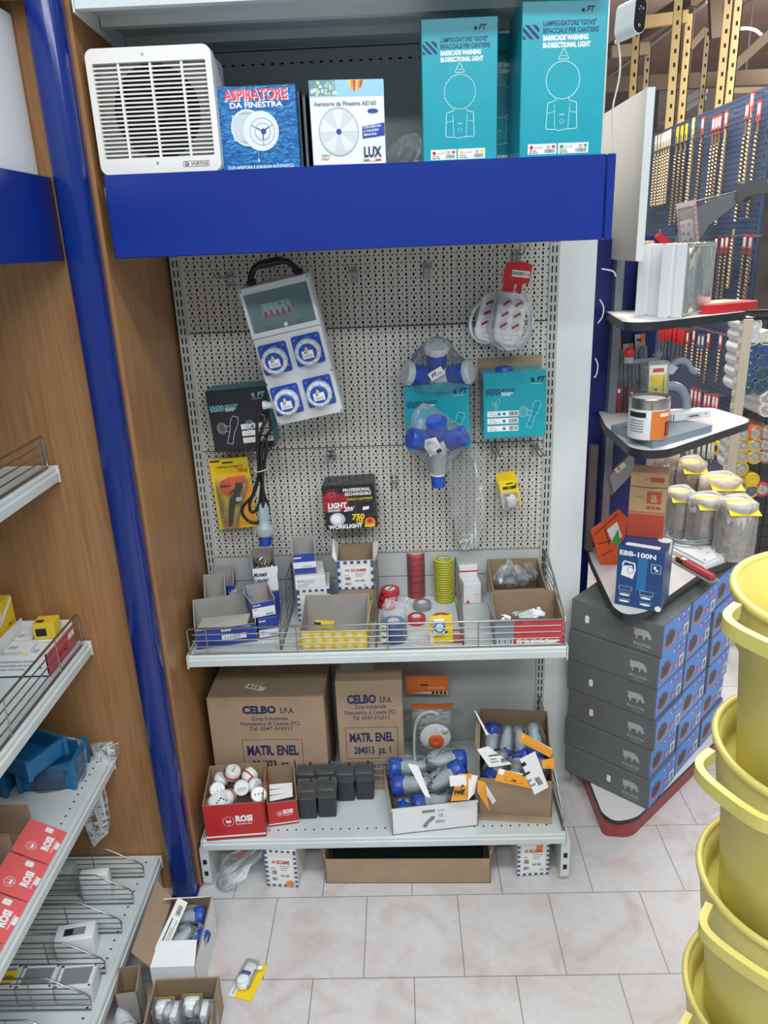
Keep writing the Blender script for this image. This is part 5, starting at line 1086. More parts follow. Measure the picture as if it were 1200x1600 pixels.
# six black boxes
def black_box(label, px, z, w, h, y, sc=1):
    q = at(px, y=y); t = thing('black_wall_box', label, 'box', T(q.x, y, z) @ Rz(rad(1+random.uniform(-2, 2))), 'black square boxes on the bottom shelf')
    bk = mat('graphite plastic', (0.030, 0.033, 0.036), 0.38)
    b = MB(); b.rbox(-w/2, w/2, 0, w*0.95, 0, h, bk, 0.005, 3); b.build('box_body', t)
    f = MB(); f.rbox(-w/2-0.0005, w/2+0.0005, -0.0005, w*0.95+0.0005, h-0.010, h+0.004, bk, 0.004, 2); f.cyl((0, w*0.5, h+0.003), (0, w*0.5, h+0.008), 0.008, bk); f.cyl((w*0.22, w*0.75, h+0.003), (w*0.22, w*0.75, h+0.014), 0.0035, bk, n=8); f.build('box_lid', t)
    k = MB(); ff = Face(k, (0, -0.0002, 0), (1, 0, 0), (0, 0, 1)); ff.disc(-w*0.2, h*0.24, 0.0022, dark_hole, 10); ff.disc(w*0.2, h*0.26, 0.0022, dark_hole, 10); k.build('knockout', t)
    k = MB(); k.rbox(-w/2-0.002, w/2+0.002, -0.002, w*0.95+0.002, h*0.72, h+0.009, clear, 0.005, 2); k.build('wrap_film', t)
bw_ = 0.0515
for lab, px, y, h in (('black square box, front of the pair nearest the smaller Rosi box', (482, 1281), -0.355, 0.094), ('black square box in the front row, second from the smaller Rosi box', (512, 1277), -0.35, 0.094), ('black square box behind the front one nearest the smaller Rosi box', (481, 1255), -0.295, 0.104), ('black square box behind the second front box from the Rosi box', (511, 1252), -0.292, 0.104), ('black square box by the CELBO carton, third column along', (541, 1252), -0.285, 0.093), ('black square box at the end of the black row towards the connectors', (571, 1250), -0.28, 0.093)):
    black_box(lab, px, Z, bw_, h, y)

# orange header bags
ohead = mat('orange header card', (0.72, 0.17, 0.03), 0.42)
q = at((678, 1190), y=-0.10)
t = thing('orange_header_bag', 'bag with orange header card standing upright against the back, upper of two', 'bagged part', T(q.x, -0.07, Z))
def hp(px, y): p = at(px, y=y); return (p.x-q.x, y+0.07, p.z-Z)
b = MB(); c4 = [hp(p, -0.07) for p in ((637, 1084), (700, 1085), (700, 1056), (633, 1056))]; b.add(c4+[(x, y+0.002, z) for x, y, z in c4], [(0, 1, 2, 3), (7, 6, 5, 4), (0, 4, 5, 1), (2, 6, 7, 3), (1, 5, 6, 2), (0, 3, 7, 4)], ohead)
u_ = (Vector(c4[1])-Vector(c4[0])); f = Face(b, c4[0], u_, (0, 0, 1), 2); L = u_.length; f.poly([(0.003, 0.001), (L, 0.001), (L, 0.012), (L*0.4, 0.008)], mat('header cream', (0.70, 0.62, 0.50), 0.5)); f.up()
for i in range(4): f.rect(L*(0.60+0.1*i), 0.002, L*0.06, 0.009, ink)
f.rect(L*0.32, 0.030, L*0.2, 0.005, dark_hole); f.rect(L*0.5, 0.020, L*0.44, 0.0015, mat('header cream', (0.7, 0.6, 0.5), 0.5)); f.rect(L*0.5, 0.024, L*0.44, 0.0015, MATS['header cream']); b.build('header_card', t)
bag('bag_film', t, [(0, 0.002, 0.0, 0.045, 0.006), (0, 0.002, 0.05, 0.048, 0.01), (0, 0.002, 0.10, 0.048, 0.007), (0, 0.001, 0.155, 0.048, 0.003)], clear, seed=31, k=0.05)
yb = -0.125; q2 = at((676, 1175), y=yb); hz_ = at((673, 1106), y=yb).z-Z; rc = at((680, 1147), y=yb); rz_ = rc.z-Z; rx_ = rc.x-q2.x
t = thing('orange_header_bag', 'bag holding a white ring and orange disc with a folded orange header', 'bagged part', T(q2.x, yb, Z))
b = MB(); b.prism([(-0.062, hz_), (0.060, hz_-0.002), (0.064, hz_+0.014), (0.010, hz_+0.009), (-0.062, hz_+0.014)], -0.004, 0.004, ohead, XZ); b.build('header_card', t)
b = MB(); M0 = T(rx_, -0.008, rz_) @ Rx(rad(90)); b.lathe([(0.020, 0), (0.046, 0.001), (0.048, 0.006), (0.046, 0.010), (0.020, 0.011)], white_pl, M0, 28); b.build('white_ring', t)
b = MB(); b.lathe([(0.001, 0.0115), (0.008, 0.015), (0.023, 0.0145), (0.0245, 0.011)], mat('orange plastic', (0.72, 0.13, 0.03), 0.35), M0 @ T(0.002, -0.012, 0), 24); b.build('orange_disc', t)
b = MB(); b.lathe([(0.003, 0.011), (0.010, 0.012), (0.010, 0.016), (0.004, 0.017)], white_pl, M0 @ T(0.030, 0.028, 0), 14); b.build('small_cap', t)
b = MB(); b.tube(smooth([(-0.056, -0.004, 0.002), (-0.054, -0.004, hz_*0.6), (-0.040, -0.004, hz_*0.86), (-0.008, -0.004, hz_*0.95), (0.02, -0.004, hz_*0.90)], 5), 0.006, white_pl, 8); b.build('white_hose', t)
bag('bag_film', t, [(0, 0, 0.0, 0.056, 0.012), (0, 0, hz_*0.3, 0.064, 0.02), (0, 0, hz_*0.7, 0.063, 0.018), (0, 0, hz_, 0.060, 0.004)], clear, seed=33, k=0.06)

# connectors: bagged grey bodies with blue mouths
def connector(label, M, group=None, L=0.105, r=0.024, film_on=True, seed=1):
    t = thing('industrial_connector', label, 'connector', M, group)
    cee_plug('connector_body', t, (-L/2, 0, 0), (L/2, 0, 0), r)
    if film_on: bag('bag_film', t, [(0, 0, -r*1.12, L*0.40, r*0.5), (0, 0, -r*0.6, L*0.53, r*1.12), (0, 0, r*0.6, L*0.54, r*1.14), (0, 0, r*1.15, L*0.42, r*0.55)], clear, seed=seed, k=0.05)
    return t
def hcard(label, pts, col, group=None, y=None, marks='w'):
    """loose header card given by four picture corners in an upright plane"""
    c4 = [at(p, y=yy) for p, yy in pts]; o = c4[0]; L4 = [p-o for p in c4]; n = (L4[1]-L4[0]).cross(L4[3]-L4[0]).normalized()*0.0012
    b = MB(); v = L4+[p-n for p in L4]; b.add(v, [(0, 1, 2, 3), (7, 6, 5, 4), (0, 4, 5, 1), (1, 5, 6, 2), (2, 6, 7, 3), (3, 7, 4, 0)], col)
    k = tag(b.build('header_card', None, T(*o)), label, 'card', group)
    b = MB(); u = L4[1]-L4[0]; v_ = L4[3]-L4[0]; v2 = (v_-u.normalized()*v_.dot(u.normalized())); f = Face(b, (0, 0, 0), u, v2); a, h = u.length, v2.length
    if marks == 'w':
        f.bars(a*0.55, h*0.15, a*0.32, h*0.22, ink, 3, 12); f.rect(a*0.10, h*0.22, a*0.35, h*0.05, ink_grey); f.rect(a*0.10, h*0.36, a*0.28, h*0.05, ink_grey); f.rect(a*0.35, h*0.78, a*0.3, h*0.10, dark_hole); f.rect(a*0.06, h*0.55, a*0.5, h*0.06, ink)
    else:
        f.poly([(a*0.05, h*0.55), (a*0.95, h*0.55), (a*0.95, h*0.95), (a*0.05, h*0.95)], paper); f.up().line(rrect(a*0.25, a*0.75, h*0.18, h*0.46, h*0.08, 3), 0.0008, ink, True); f.text('FME', a*0.5, h*0.24, h*0.15, ink, 'c', bold=0.05)
    b.build('printed_face', k); return k
oc = mat('amber header card', (0.80, 0.33, 0.03), 0.4)
# white carton of connectors in front
P = fit((613, 1305), (747, 1290), (612, 1264), Z); P = (P[0], P[1], P[2], 0.088)
wb, w, h = carton('connector_carton', 'low white carton of bagged blue and grey connectors on the bottom shelf', 'box', P, 0.19, white_card, None, card_in, hb=0.082, hs=0.080)
b = MB(); f = front(wb, b); f.rect(w*0.35, h*0.72, w*0.15, h*0.10, ink_grey); f.rect(w*0.53, h*0.75, w*0.08, h*0.03, ink_grey); f.text('CE', w*0.54, h*0.52, h*0.10, ink, w=w*0.05)
f.poly([(w*0.36, h*0.18), (w*0.40, h*0.16), (w*0.43, h*0.32), (w*0.49, h*0.44), (w*0.50, h*0.55), (w*0.46, h*0.58), (w*0.42, h*0.46), (w*0.37, h*0.30)], ink_grey); f.ring(w*0.37, h*0.22, 0.004, 0.001, ink, 12); f.bars(w*0.50, h*0.28, w*0.11, h*0.12, ink_grey, 3, 9)
f.frame(w*0.34, h*0.12, w*0.28, h*0.55, 0.0004, pgrey); b.build('printed_front', wb)
gr = 'bagged connectors in the white carton'
WM = wb.matrix_basis
for i, (x, y, z, rz, ry) in enumerate(((0.066, 0.135, 0.112, 180, -4), (0.178, 0.135, 0.122, 2, 2), (0.070, 0.078, 0.098, 168, 8), (0.165, 0.075, 0.112, 14, -24), (0.050, 0.080, 0.050, 250, 20), (0.120, 0.045, 0.060, 185, 0), (0.195, 0.100, 0.050, 100, 10), (0.120, 0.130, 0.045, 120, 0))):
    connector('blue and grey connector in a clear bag heaped in the low white carton', WM @ T(x, y, z) @ Rz(rad(rz)) @ Ry(rad(ry)), gr, 0.112, 0.0285, True, 40+i)
hcard('white header card leaning across the connectors of the white carton', [((664, 1244), -0.43), ((673, 1247), -0.43), ((653, 1196), -0.40), ((637, 1193), -0.40)], paper)
hcard('orange header card standing at the pillar end inside the white carton', [((704, 1252), -0.42), ((733, 1250), -0.42), ((737, 1209), -0.39), ((716, 1209), -0.39)], oc, marks='o')
hcard('white-backed header card beside the orange one in the white carton', [((731, 1251), -0.425), ((741, 1240), -0.41), ((747, 1212), -0.39), ((733, 1210), -0.39)], paper)
hcard('orange header card hanging over the side of the white carton', [((764, 1266), -0.42), ((746, 1238), -0.42), ((746, 1218), -0.40), ((758, 1222), -0.40)], oc, marks='o')
# brown open carton behind it with more connectors, standing on a lower brown one
a, c = at((764, 1262), z=Z), at((859, 1281), z=Z)
P = (Vector((0.372, -0.360, Z)), rad(-6.5), 0.205, 0.125)
bb_, w, h = carton('connector_carton', 'tall-backed brown carton of bagged connectors beside the side rail', 'box', P, 0.25, card, None, card_in, hb=0.185, hs=0.130)
flap(bb_, [(w, 0, 0.004), (0, 0, 0.004), (0.0, -0.022, 0.001), (w, -0.022, 0.001)], card_tan, card_tan, name='bottom_flap')
flap(bb_, [(0, 0.24, 0.180), (0, 0.08, 0.145), (-0.012, 0.10, 0.158), (-0.010, 0.21, 0.185)], card, card_in)
BM = bb_.matrix_basis; gr = 'bagged connectors in the brown carton'
for i, (x, y, z, rz, ry) in enumerate(((0.038, 0.19, 0.108, 85, -40), (0.082, 0.19, 0.106, 262, 45), (0.125, 0.185, 0.108, 285, 40), (0.165, 0.175, 0.128, 278, 48), (0.050, 0.085, 0.098, 240, 20), (0.110, 0.080, 0.104, 80, 25), (0.150, 0.065, 0.098, 200, 25), (0.080, 0.12, 0.080, 10, 0), (0.135, 0.19, 0.062, 170, 0))):
    connector('blue and grey connector in a clear bag heaped in the tall-backed brown carton', BM @ T(x, y, z) @ Rz(rad(rz)) @ Ry(rad(ry)), gr, 0.105, 0.0265, True, 60+i)
hcard('white header card lying across the middle of the brown connector carton', [((765, 1199), -0.36), ((800, 1194), -0.37), ((763, 1166), -0.33), ((745, 1171), -0.33)], paper)
hcard('white header card hanging out over the front of the brown connector carton', [((835, 1242), -0.462), ((857, 1230), -0.462), ((836, 1174), -0.435), ((812, 1186), -0.435)], paper)
hcard('orange header card draped over the front edge of the brown connector carton', [((773, 1220), -0.455), ((830, 1232), -0.457), ((820, 1212), -0.445), ((780, 1200), -0.44)], oc, marks='o')
hcard('orange header card among the upper connectors of the brown carton', [((811, 1158), -0.35), ((860, 1184), -0.36), ((864, 1172), -0.35), ((814, 1143), -0.335)], oc, marks='o')
hcard('small orange header card at pillar-side front corner of the brown connector carton', [((848, 1201), -0.45), ((866, 1201), -0.45), ((866, 1184), -0.44), ((847, 1188), -0.44)], oc, marks='o')
hcard('thin brown-edged header card standing upright at the back of the brown carton', [((760, 1149), -0.30), ((764, 1148), -0.30), ((744, 1112), -0.26), ((741, 1110), -0.26)], paper)
# sloping wire side rail at the pillar end of the bottom shelf
t = thing('wire_side_rail', 'sloping wire rail at the pillar end of the bottom shelf', 'wire rail', T(0.496, -0.42, ZB)); b = MB()
b.tube([(0, 0, 0.004), (0, 0.40, 0.004), (0, 0.40, 0.17), (0, 0.34, 0.17), (0, 0.0, 0.045)], 0.0026, wire_grey, 6, True); b.build('frame', t); b = MB()
for i in range(1, 7): zz = 0.024*i; q = 0 if zz < 0.045 else (zz-0.045)/0.125*0.34; b.tube([(0, q, zz), (0, 0.40, zz)], 0.0015, wire_grey)
b.tube([(0, 0.2, 0.004), (0, 0.2, 0.115)], 0.0015, wire_grey); b.build('cross_wire', t)

# ================================================================ on the floor under the bottom shelf
def lowbox(label, bl, br, tl, d, rz):
    a, c = at(bl, z=0.001), at(br, z=0.001); mid = (a+c)/2; mid.z = 0.001
    P = (mid, rad(rz), (c-a).length, fit(bl, br, tl, 0.001)[3]); return P
P = lowbox('', (417, 1389), (466, 1391), (408, 1329), 0.1, -3); P = (P[0]+Vector((0, 0.01, 0)), rad(-5), P[2], 0.131)
o, w, h = carton('check_box', 'blue-checked SCAME box on the floor under the shelf beside a clear bag', 'box', P, 0.12, scame_white); b = scame_front(o, w, h, 0.008)
b = MB(); f = front(o, b); f.k = 5; f.rect(w*0.62, h*0.04, w*0.26, h*0.12, ink_orange); b.build('price_sticker', o)
P = lowbox('', (808, 1370), (857, 1366), (805, 1307), 0.1, 0); P = (P[0], rad(3), P[2], 0.131)
o, w, h = carton('check_box', 'blue-checked SCAME box on the floor by the pillar-side shelf foot', 'box', P, 0.12, scame_white); scame_front(o, w, h, 0.008)
b = MB(); f = front(o, b); f.k = 5; f.rect(w*0.58, h*0.70, w*0.2, h*0.12, ink_orange); b.build('price_sticker', o)
P = lowbox('', (510, 1377), (767, 1383), (515, 1334), 0.1, 0); P = (P[0], rad(-1.2), P[2], 0.085)
o, w, h = carton('tray_carton', 'long low brown open carton holding black plastic on the floor under shelf', 'box', P, 0.17, card, None, card_in, hb=0.11, hs=0.10)
flap(o, [(0, 0.17, 0.108), (0, 0.0, 0.10), (-0.014, 0.02, 0.108), (-0.014, 0.15, 0.115)], card, card_in, name='side_flap'); flap(o, [(w, 0.0, 0.10), (w, 0.17, 0.108), (w+0.018, 0.15, 0.115), (w+0.016, 0.03, 0.108)], card, card_in, name='side_flap')
t = thing('black_plastic_sheet', 'black plastic sheet lying crumpled inside the long low brown carton', 'plastic sheet', o.matrix_basis @ T(w*0.5, 0.085, 0.048)); bag('sheet', t, [(-w*0.46, 0, 0, 0.004, 0.06), (-w*0.40, 0, 0.0, 0.03, 0.07), (0, 0, 0.004, 0.10, 0.072), (w*0.3, 0, 0.0, 0.06, 0.07), (w*0.46, 0, -0.004, 0.004, 0.05)], black_pl, seed=14, k=0.14)
q = at((378, 1385), z=0.0); t = thing('clear_floor_bag', 'crumpled clear plastic bag with a red mark on the floor under the shelf corner', 'plastic bag', T(q.x, q.y+0.03, 0.002) @ Rz(rad(20)))
bag('bag_film', t, [(-0.075, 0, 0.006, 0.004, 0.02), (-0.055, 0, 0.02, 0.012, 0.04), (-0.02, 0, 0.045, 0.035, 0.05), (0.01, 0.01, 0.055, 0.04, 0.045), (0.035, 0.01, 0.075, 0.03, 0.03), (0.045, 0.02, 0.09, 0.006, 0.01)], clear_thick, seed=15, k=0.30)
b = MB(); b.poly([(-0.02, -0.012, 0.082), (0.016, -0.004, 0.086), (0.012, 0.008, 0.093), (-0.018, 0.0, 0.090)], mat('faded red print', (0.45, 0.10, 0.10), 0.5)); b.build('red_print', t)
# yellow blister pack dropped on the tiles
c4 = [at(p, z=0.002) for p in ((357, 1556), (392, 1565), (413, 1506), (379, 1500))]; o0 = c4[0]; u = (c4[1]-c4[0]); ang = math.atan2(u.y, u.x); w = u.length; h = (c4[3]-c4[0]).length
t = thing('blister_card', 'yellow blister pack with a white adapter plug lying on the floor tiles', 'blister pack', T(o0.x, o0.y, 0.001) @ Rz(ang))
b = MB(); b.box(0, w, 0, h, 0, 0.002, cy); f = Face(b, (0, 0, 0.002), (1, 0, 0), (0, 1, 0)); f.rect(0, 0, w*0.25, h*0.62, paper); f.up().text('BIPASSO', w*0.18, h*0.06, h*0.05, ink_grey, ang=math.pi/2); b.build('backing_card', t)
b = MB(); b.rbox(w*0.20, w*0.62, h*0.36, h*0.86, 0.002, 0.024, white_pl, 0.007, 3); b.lathe([(0.017, 0), (0.017, 0.012), (0.014, 0.015)], white_pl, T(w*0.42, h*0.33, 0.010), 18); b.cyl((w*0.60, h*0.78, 0.014), (w*0.92, h*0.82, 0.014), 0.005, white_pl); b.build('adapter', t)
b = MB(); f = Face(b, (w*0.19, h*0.45, 0.0245), (1, 0, 0), (0, 1, 0)); f.poly(rrect(0, w*0.44, 0, h*0.12, h*0.05, 4), ink_blue); f.up()
for k in (0.25, 0.5, 0.75): f.disc(w*0.44*k, h*0.06, 0.0018, dark_hole, 8)
f.ring(w*0.2, -h*0.10, 0.016, 0.0012, pgrey, 20); b.build('socket_face', t)
b = MB(); b.rbox(w*0.10, w*0.74, h*0.22, h*0.92, 0.002, 0.028, clear, 0.008, 3); b.build('blister', t)
# ================================================================ side bay: shelves along the left, running towards the camera
M_YX = Matrix(((1, 0, 0, 0), (0, 0, 1, 0), (0, 1, 0, 0), (0, 0, 0, 1)))   # polygon (x, z), extruded along y
def side_shelf(zt, xf, lip, y0=-1.95, y1=-0.438, holes=False, xb=-1.2):
    b = MB(); pr = [(xb, zt), (xf-0.012, zt), (xf-0.010, zt+0.002), (xf-0.003, zt+0.001), (xf, zt-0.004), (xf, zt-lip*0.35), (xf+0.004, zt-lip*0.45), (xf+0.004, zt-lip), (xf-0.014, zt-lip-0.001), (xf-0.02, zt-lip+0.005), (xf-0.02, zt-0.012), (xb, zt-0.012)]
    b.prism([(x-XL, z) for x, z in pr], y0+0.44, y1+0.44, shelf_metal, M_YX)
    if holes:
        f = Face(b, (-XL, 0.44, zt+0.0004), (1, 0, 0), (0, 1, 0)); q = y1-0.02
        while q > y0: f.disc(xf-0.032, q, 0.0032, dark_hole, 10, 0.0024); q -= 0.025
    o = b.build('shelf', lg)
    k = MB(); k.prism([(x-XL, z) for x, z in ((xb, zt+0.002), (xf+0.006, zt+0.002), (xf+0.006, zt-lip-0.004), (xb, zt-lip-0.03))], y1+0.44, y1+0.4428, white_metal, M_YX); k.build('shelf_end_cap', o)
    return o
ZA, ZBs, ZC, ZD = 1.255, 0.80, 0.455, 0.12
side_shelf(ZA, -0.712, 0.034); side_shelf(ZBs, -0.712, 0.034); side_shelf(ZC, -0.708, 0.034, holes=True); side_shelf(ZD, -0.626, 0.034, holes=True)
lbox('rear_panel', -1.24, -1.2, -1.95, -0.44, 0, 2.2, pan_mat)
lbox('shelf_foot', -1.2, -0.63, -0.462, -0.44, 0.0, 0.09, white_metal)
def side_guard(label, z, h, y0, y1, xf=-0.718):
    L = y1-y0; t = guard('wire_shelf_rail', label, -L/2, L/2, 0.0, 0.30, 0, h, (False, False)); t.matrix_basis = T(xf, (y0+y1)/2, z+0.001) @ Rz(rad(90)); return t
side_guard('wire rail on the topmost visible side shelf above bare wood', ZA, 0.070, -1.5, -0.462)
side_guard('wire rail on the side shelf holding the yellow box and pink-fronted tray', ZBs, 0.082, -1.6, -0.458)
t = thing('wire_divider', 'wire divider loop standing on the topmost visible side shelf', 'divider', T(-0.735, -0.66, ZA+0.001)); b = MB()
b.tube([(0, 0, 0.003), (-0.3, 0, 0.003), (-0.3, 0, 0.12), (-0.12, 0, 0.12), (-0.01, 0, 0.085), (0, 0, 0.075)], 0.0026, wire_grey, 6, True); b.build('frame', t); b = MB()
for i in range(1, 5): b.tube([(-0.002, 0, 0.018*i), (-0.3, 0, 0.018*i)], 0.0015, wire_grey)
b.build('cross_wire', t)
# yellow box, pink-fronted tray
Zs = ZBs+0.001
o = tag(MB().rbox(-0.045, 0, -0.105, 0, 0, 0.142, ycb, 0.0012, 1, smooth=False).build('yellow_box', None, T(-0.872, -0.455, Zs) @ Rz(rad(-2))), 'upright yellow box with white zigzag standing behind the pink-fronted tray', 'box')
b = MB(); f = Face(b, (0, -0.105, 0), (0, 1, 0), (0, 0, 1)); f.rect(0.001, 0.001, 0.103, 0.140, ycb); f.up()
f.line([(0.006, 0.10), (0.045, 0.132), (0.04, 0.095), (0.098, 0.134)], 0.011, ink_white); f.text('YF 16', 0.02, 0.035, 0.009, ink, bold=0.04); f.text('230 V', 0.070, 0.075, 0.006, ink, bold=0.04); b.build('printed_face', o)
b = MB(); b.build('printed_face', o); b = MB(); f = Face(b, (-0.045, -0.105, 0), (1, 0, 0), (0, 0, 1)); f.line([(0.004, 0.10), (0.026, 0.13), (0.016, 0.09), (0.038, 0.12)], 0.009, ink_white); f.text('YF', 0.01, 0.04, 0.01, ink); b.build('printed_end', o)
tray = thing('lamp_tray', 'white tray with pink printed front holding small lamp boxes on the side shelf', 'tray', T(-0.738, -0.600, Zs))
b = MB(); W_, D_, H_ = 0.125, 0.150, 0.056   # W_ runs back in -x, D_ along y
for (x0, x1, y0, y1, hh) in ((-0.003, 0, 0, D_, H_), (-W_, -W_+0.003, 0, D_, H_+0.02), (-W_, 0, 0, 0.003, H_), (-W_, 0, D_-0.003, D_, H_+0.012)): b.box(x0, x1, y0, y1, 0, hh, white_card)
b.box(-W_, 0, 0, D_, 0, 0.003, card_grey); b.build('tray_body', tray)
b = MB(); f = Face(b, (0, 0, 0), (0, 1, 0), (0, 0, 1)); f.rect(0, 0, D_, H_, mat('tray pink', (0.70, 0.10, 0.16), 0.4)); f.up().text('fasti', 0.045, 0.016, 0.020, ink_red, bold=0.06, w=0.06); f.rect(0.115, 0.03, 0.035, 0.02, ink_white)
f = Face(b, (-W_, 0, 0), (1, 0, 0), (0, 0, 1))
for i, s in enumerate(('per Campeggiatori e Roulotte', 'raccomandati per prova', 'Prova corrente')): f.text(s, 0.004, 0.038-i*0.010, 0.0052, ink_grey, w=(0.095, 0.085, 0.065)[i], bold=0.03)
f.rect(W_-0.022, 0.020, 0.006, 0.006, ink_grey); b.build('printed_face', tray)
def small_box(label, x, y, z, sx, sy, sz, m, rz=0, s=None, grp=None):
    o = tag(MB().rbox(-sx/2, sx/2, -sy/2, sy/2, 0, sz, m, 0.001, 1, smooth=False).build('lamp_box', None, T(x, y, z) @ Rz(rad(rz))), label, 'box', grp)
    b = MB(); f = Face(b, (-sx/2, -sy/2, 0), (1, 0, 0), (0, 0, 1)); f.rect(sx*0.1, sz*0.2, sx*0.5, sz*0.5, ink if s else ink_red); f = Face(b, (-sx/2, -sy/2, sz), (1, 0, 0), (0, 1, 0)); f.rect(sx*0.1, sy*0.2, sx*0.35, sy*0.3, ink if s else pgrey); b.build('printed_face', o); return o
tx, ty = -0.738, -0.600
small_box('small yellow lamp box stacked uppermost inside the pink-fronted tray', tx-0.045, ty+0.115, Zs+0.047, 0.050, 0.045, 0.040, ycb, 6, 'k')
small_box('small white lamp box lying under the uppermost yellow box in the tray', tx-0.045, ty+0.112, Zs+0.0035, 0.055, 0.05, 0.042, white_card, 2)
small_box('small white and red lamp box in the tray beside the wire rail', tx-0.035, ty+0.050, Zs+0.0035, 0.04, 0.055, 0.040, white_card, -4)
small_box('white and red lamp box lying towards the back of the tray', tx-0.088, ty+0.060, Zs+0.0035, 0.060, 0.050, 0.045, white_card, 3)
small_box('yellow lamp box lying low beside the white ones in the tray', tx-0.065, ty+0.028, Zs+0.0035, 0.018, 0.035, 0.038, ycb, 3, 'k')
small_box('white lamp box in the tray corner next to the standing yellow box', tx-0.098, ty+0.115, Zs+0.0035, 0.04, 0.05, 0.046, white_card, 0)
# ---- third shelf: blue crates in film, red Rosi boxes with leaning fronts
Zs = ZC+0.001; crate_blue = mat('crate blue', (0.015, 0.16, 0.36), 0.35)
def crate(label, M, sx, sy, sz):
    t = thing('blue_crate', label, 'crate', M); b = MB(); w = 0.004
    b.box(-sx/2, sx/2, -sy/2, sy/2, 0, w, crate_blue)
    for x0, x1, y0, y1 in ((-sx/2, -sx/2+w, -sy/2, sy/2), (sx/2-w, sx/2, -sy/2, sy/2), (-sx/2, sx/2, -sy/2, -sy/2+w), (-sx/2, sx/2, sy/2-w, sy/2)): b.box(x0, x1, y0, y1, 0, sz, crate_blue)
    b.build('crate_body', t)
    b = MB()
    for x0, x1, y0, y1 in ((-sx/2-0.004, -sx/2, -sy/2-0.004, sy/2+0.004), (sx/2, sx/2+0.004, -sy/2-0.004, sy/2+0.004), (-sx/2, sx/2, -sy/2-0.004, -sy/2), (-sx/2, sx/2, sy/2, sy/2+0.004)): b.box(x0, x1, y0, y1, sz-0.012, sz, crate_blue)
    b.build('crate_rim', t)
    for sx_, sy_ in ((-1, -1), (1, -1), (-1, 1), (1, 1)):
        b = MB(); b.box(sx_*sx/2-0.006, sx_*sx/2+0.006, sy_*sy/2-0.006, sy_*sy/2+0.006, 0, sz+0.004, crate_blue); b.build('corner_rib', t)
    b = MB(); 
    for k in (-0.25, 0, 0.25): b.box(sx*k-0.0015, sx*k+0.0015, -sy/2-0.003, -sy/2, 0, sz-0.012, crate_blue)
    b.build('side_rib', t)
    return t
crate('blue plastic crate in film at the wood-panel end of the third side shelf', T(-0.825, -0.512, Zs) @ Rz(rad(4)), 0.13, 0.105, 0.07)
crate('blue plastic crate in film, further back than the end crate on the third side shelf', T(-0.985, -0.524, Zs) @ Rz(rad(-2)), 0.14, 0.12, 0.07)
crate('empty blue crate sitting tilted on top of the two filmed crates', T(-0.880, -0.542, Zs+0.078) @ Rz(rad(-24)), 0.17, 0.11, 0.05)
t = thing('crate_film', 'clear film over the blue crates with a loose tail hanging off the shelf edge', 'plastic film', T(-0.825, -0.512, Zs))
bag('film_sheet', t, [(0, 0, 0.002, 0.080, 0.064), (0, 0, 0.04, 0.082, 0.066), (0.0, 0, 0.076, 0.082, 0.064)], clear, seed=51, k=0.05)
tl = lambda px, py: at((px, py), y=-0.452)-Vector((-0.825, -0.512, Zs))
def tail(rows_, seed):
    st_ = []
    for l, r_, y in rows_:
        a, c = tl(l, y), tl(r_, y); st_.append(((a.x+c.x)/2, a.y, a.z, (c.x-a.x)/2, 0.012))
    bag('film_tail', t, st_, clear, seed=seed, k=0.30)
tail(((148, 160, 1170), (144, 183, 1163), (148, 184, 1178), (152, 180, 1192), (146, 172, 1205), (138, 160, 1222), (128, 168, 1250), (132, 172, 1280), (138, 168, 1300), (146, 152, 1318)), 52)
def rosi_side(label, y0, y1, top=0.075):
    """red box with its front flap leaning outward over the shelf edge"""
    t = thing('plug_box', label, 'box', T(-0.712, (y0+y1)/2, Zs)); L = y1-y0
    b = MB(); b.box(-0.24, -0.075, -L/2, L/2, 0, 0.003, card_in)
    for x0, x1, ya, yb, h in ((-0.24, -0.237, -L/2, L/2, 0.11), (-0.24, -0.075, -L/2, -L/2+0.003, 0.085), (-0.24, -0.075, L/2-0.003, L/2, 0.085)): b.box(x0, x1, ya, yb, 0, h, card)
    b.build('box_body', t)
    p = [(0.0, -L/2, 0.004), (0.0, L/2, 0.004), (-0.078, L/2, 0.045), (-0.078, -L/2, 0.045)]
    b = MB(); P4 = [Vector(q) for q in p]; n = (P4[1]-P4[0]).cross(P4[3]-P4[0]).normalized()*0.002; v = P4+[q-n for q in P4]; b.add(v, [(0, 1, 2, 3), (7, 6, 5, 4), (0, 4, 5, 1), (1, 5, 6, 2), (2, 6, 7, 3), (3, 7, 4, 0)], red_card_lit)
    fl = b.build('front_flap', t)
    b = MB(); f = Face(b, P4[0], P4[1]-P4[0], P4[3]-P4[0]); h = (P4[3]-P4[0]).length
    f.ring(L*0.30, h*0.62, 0.011, 0.0010, ink_white, 20); f.line([(L*0.30-0.004, h*0.70), (L*0.30-0.004, h*0.62)], 0.001, ink_white); f.line([(L*0.30+0.004, h*0.70), (L*0.30+0.004, h*0.62)], 0.001, ink_white); f.rect(L*0.30-0.006, h*0.56, 0.012, 0.005, ink_white); f.line([(L*0.30, h*0.56), (L*0.30, h*0.48)], 0.001, ink_white)
    f.text('ROSI', L*0.30, h*0.20, 0.0155, ink_white, w=L*0.40, bold=0.06); f.text('Innovation line', L*0.30, h*0.10, 0.004, ink_white, w=L*0.36)
    f.poly(rrect(L*0.80, L*0.80+0.014, h*0.32, h*0.52, 0.003, 2), paper); f.poly(rrect(L*0.42, L*0.42+0.020, -0.0, h*0.10, 0.003, 2), paper); b.build('printed_flap', fl)
    return t
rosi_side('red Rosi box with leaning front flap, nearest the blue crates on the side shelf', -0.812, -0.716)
rosi_side('red Rosi box with leaning front flap, second along from the blue crates', -0.912, -0.816)
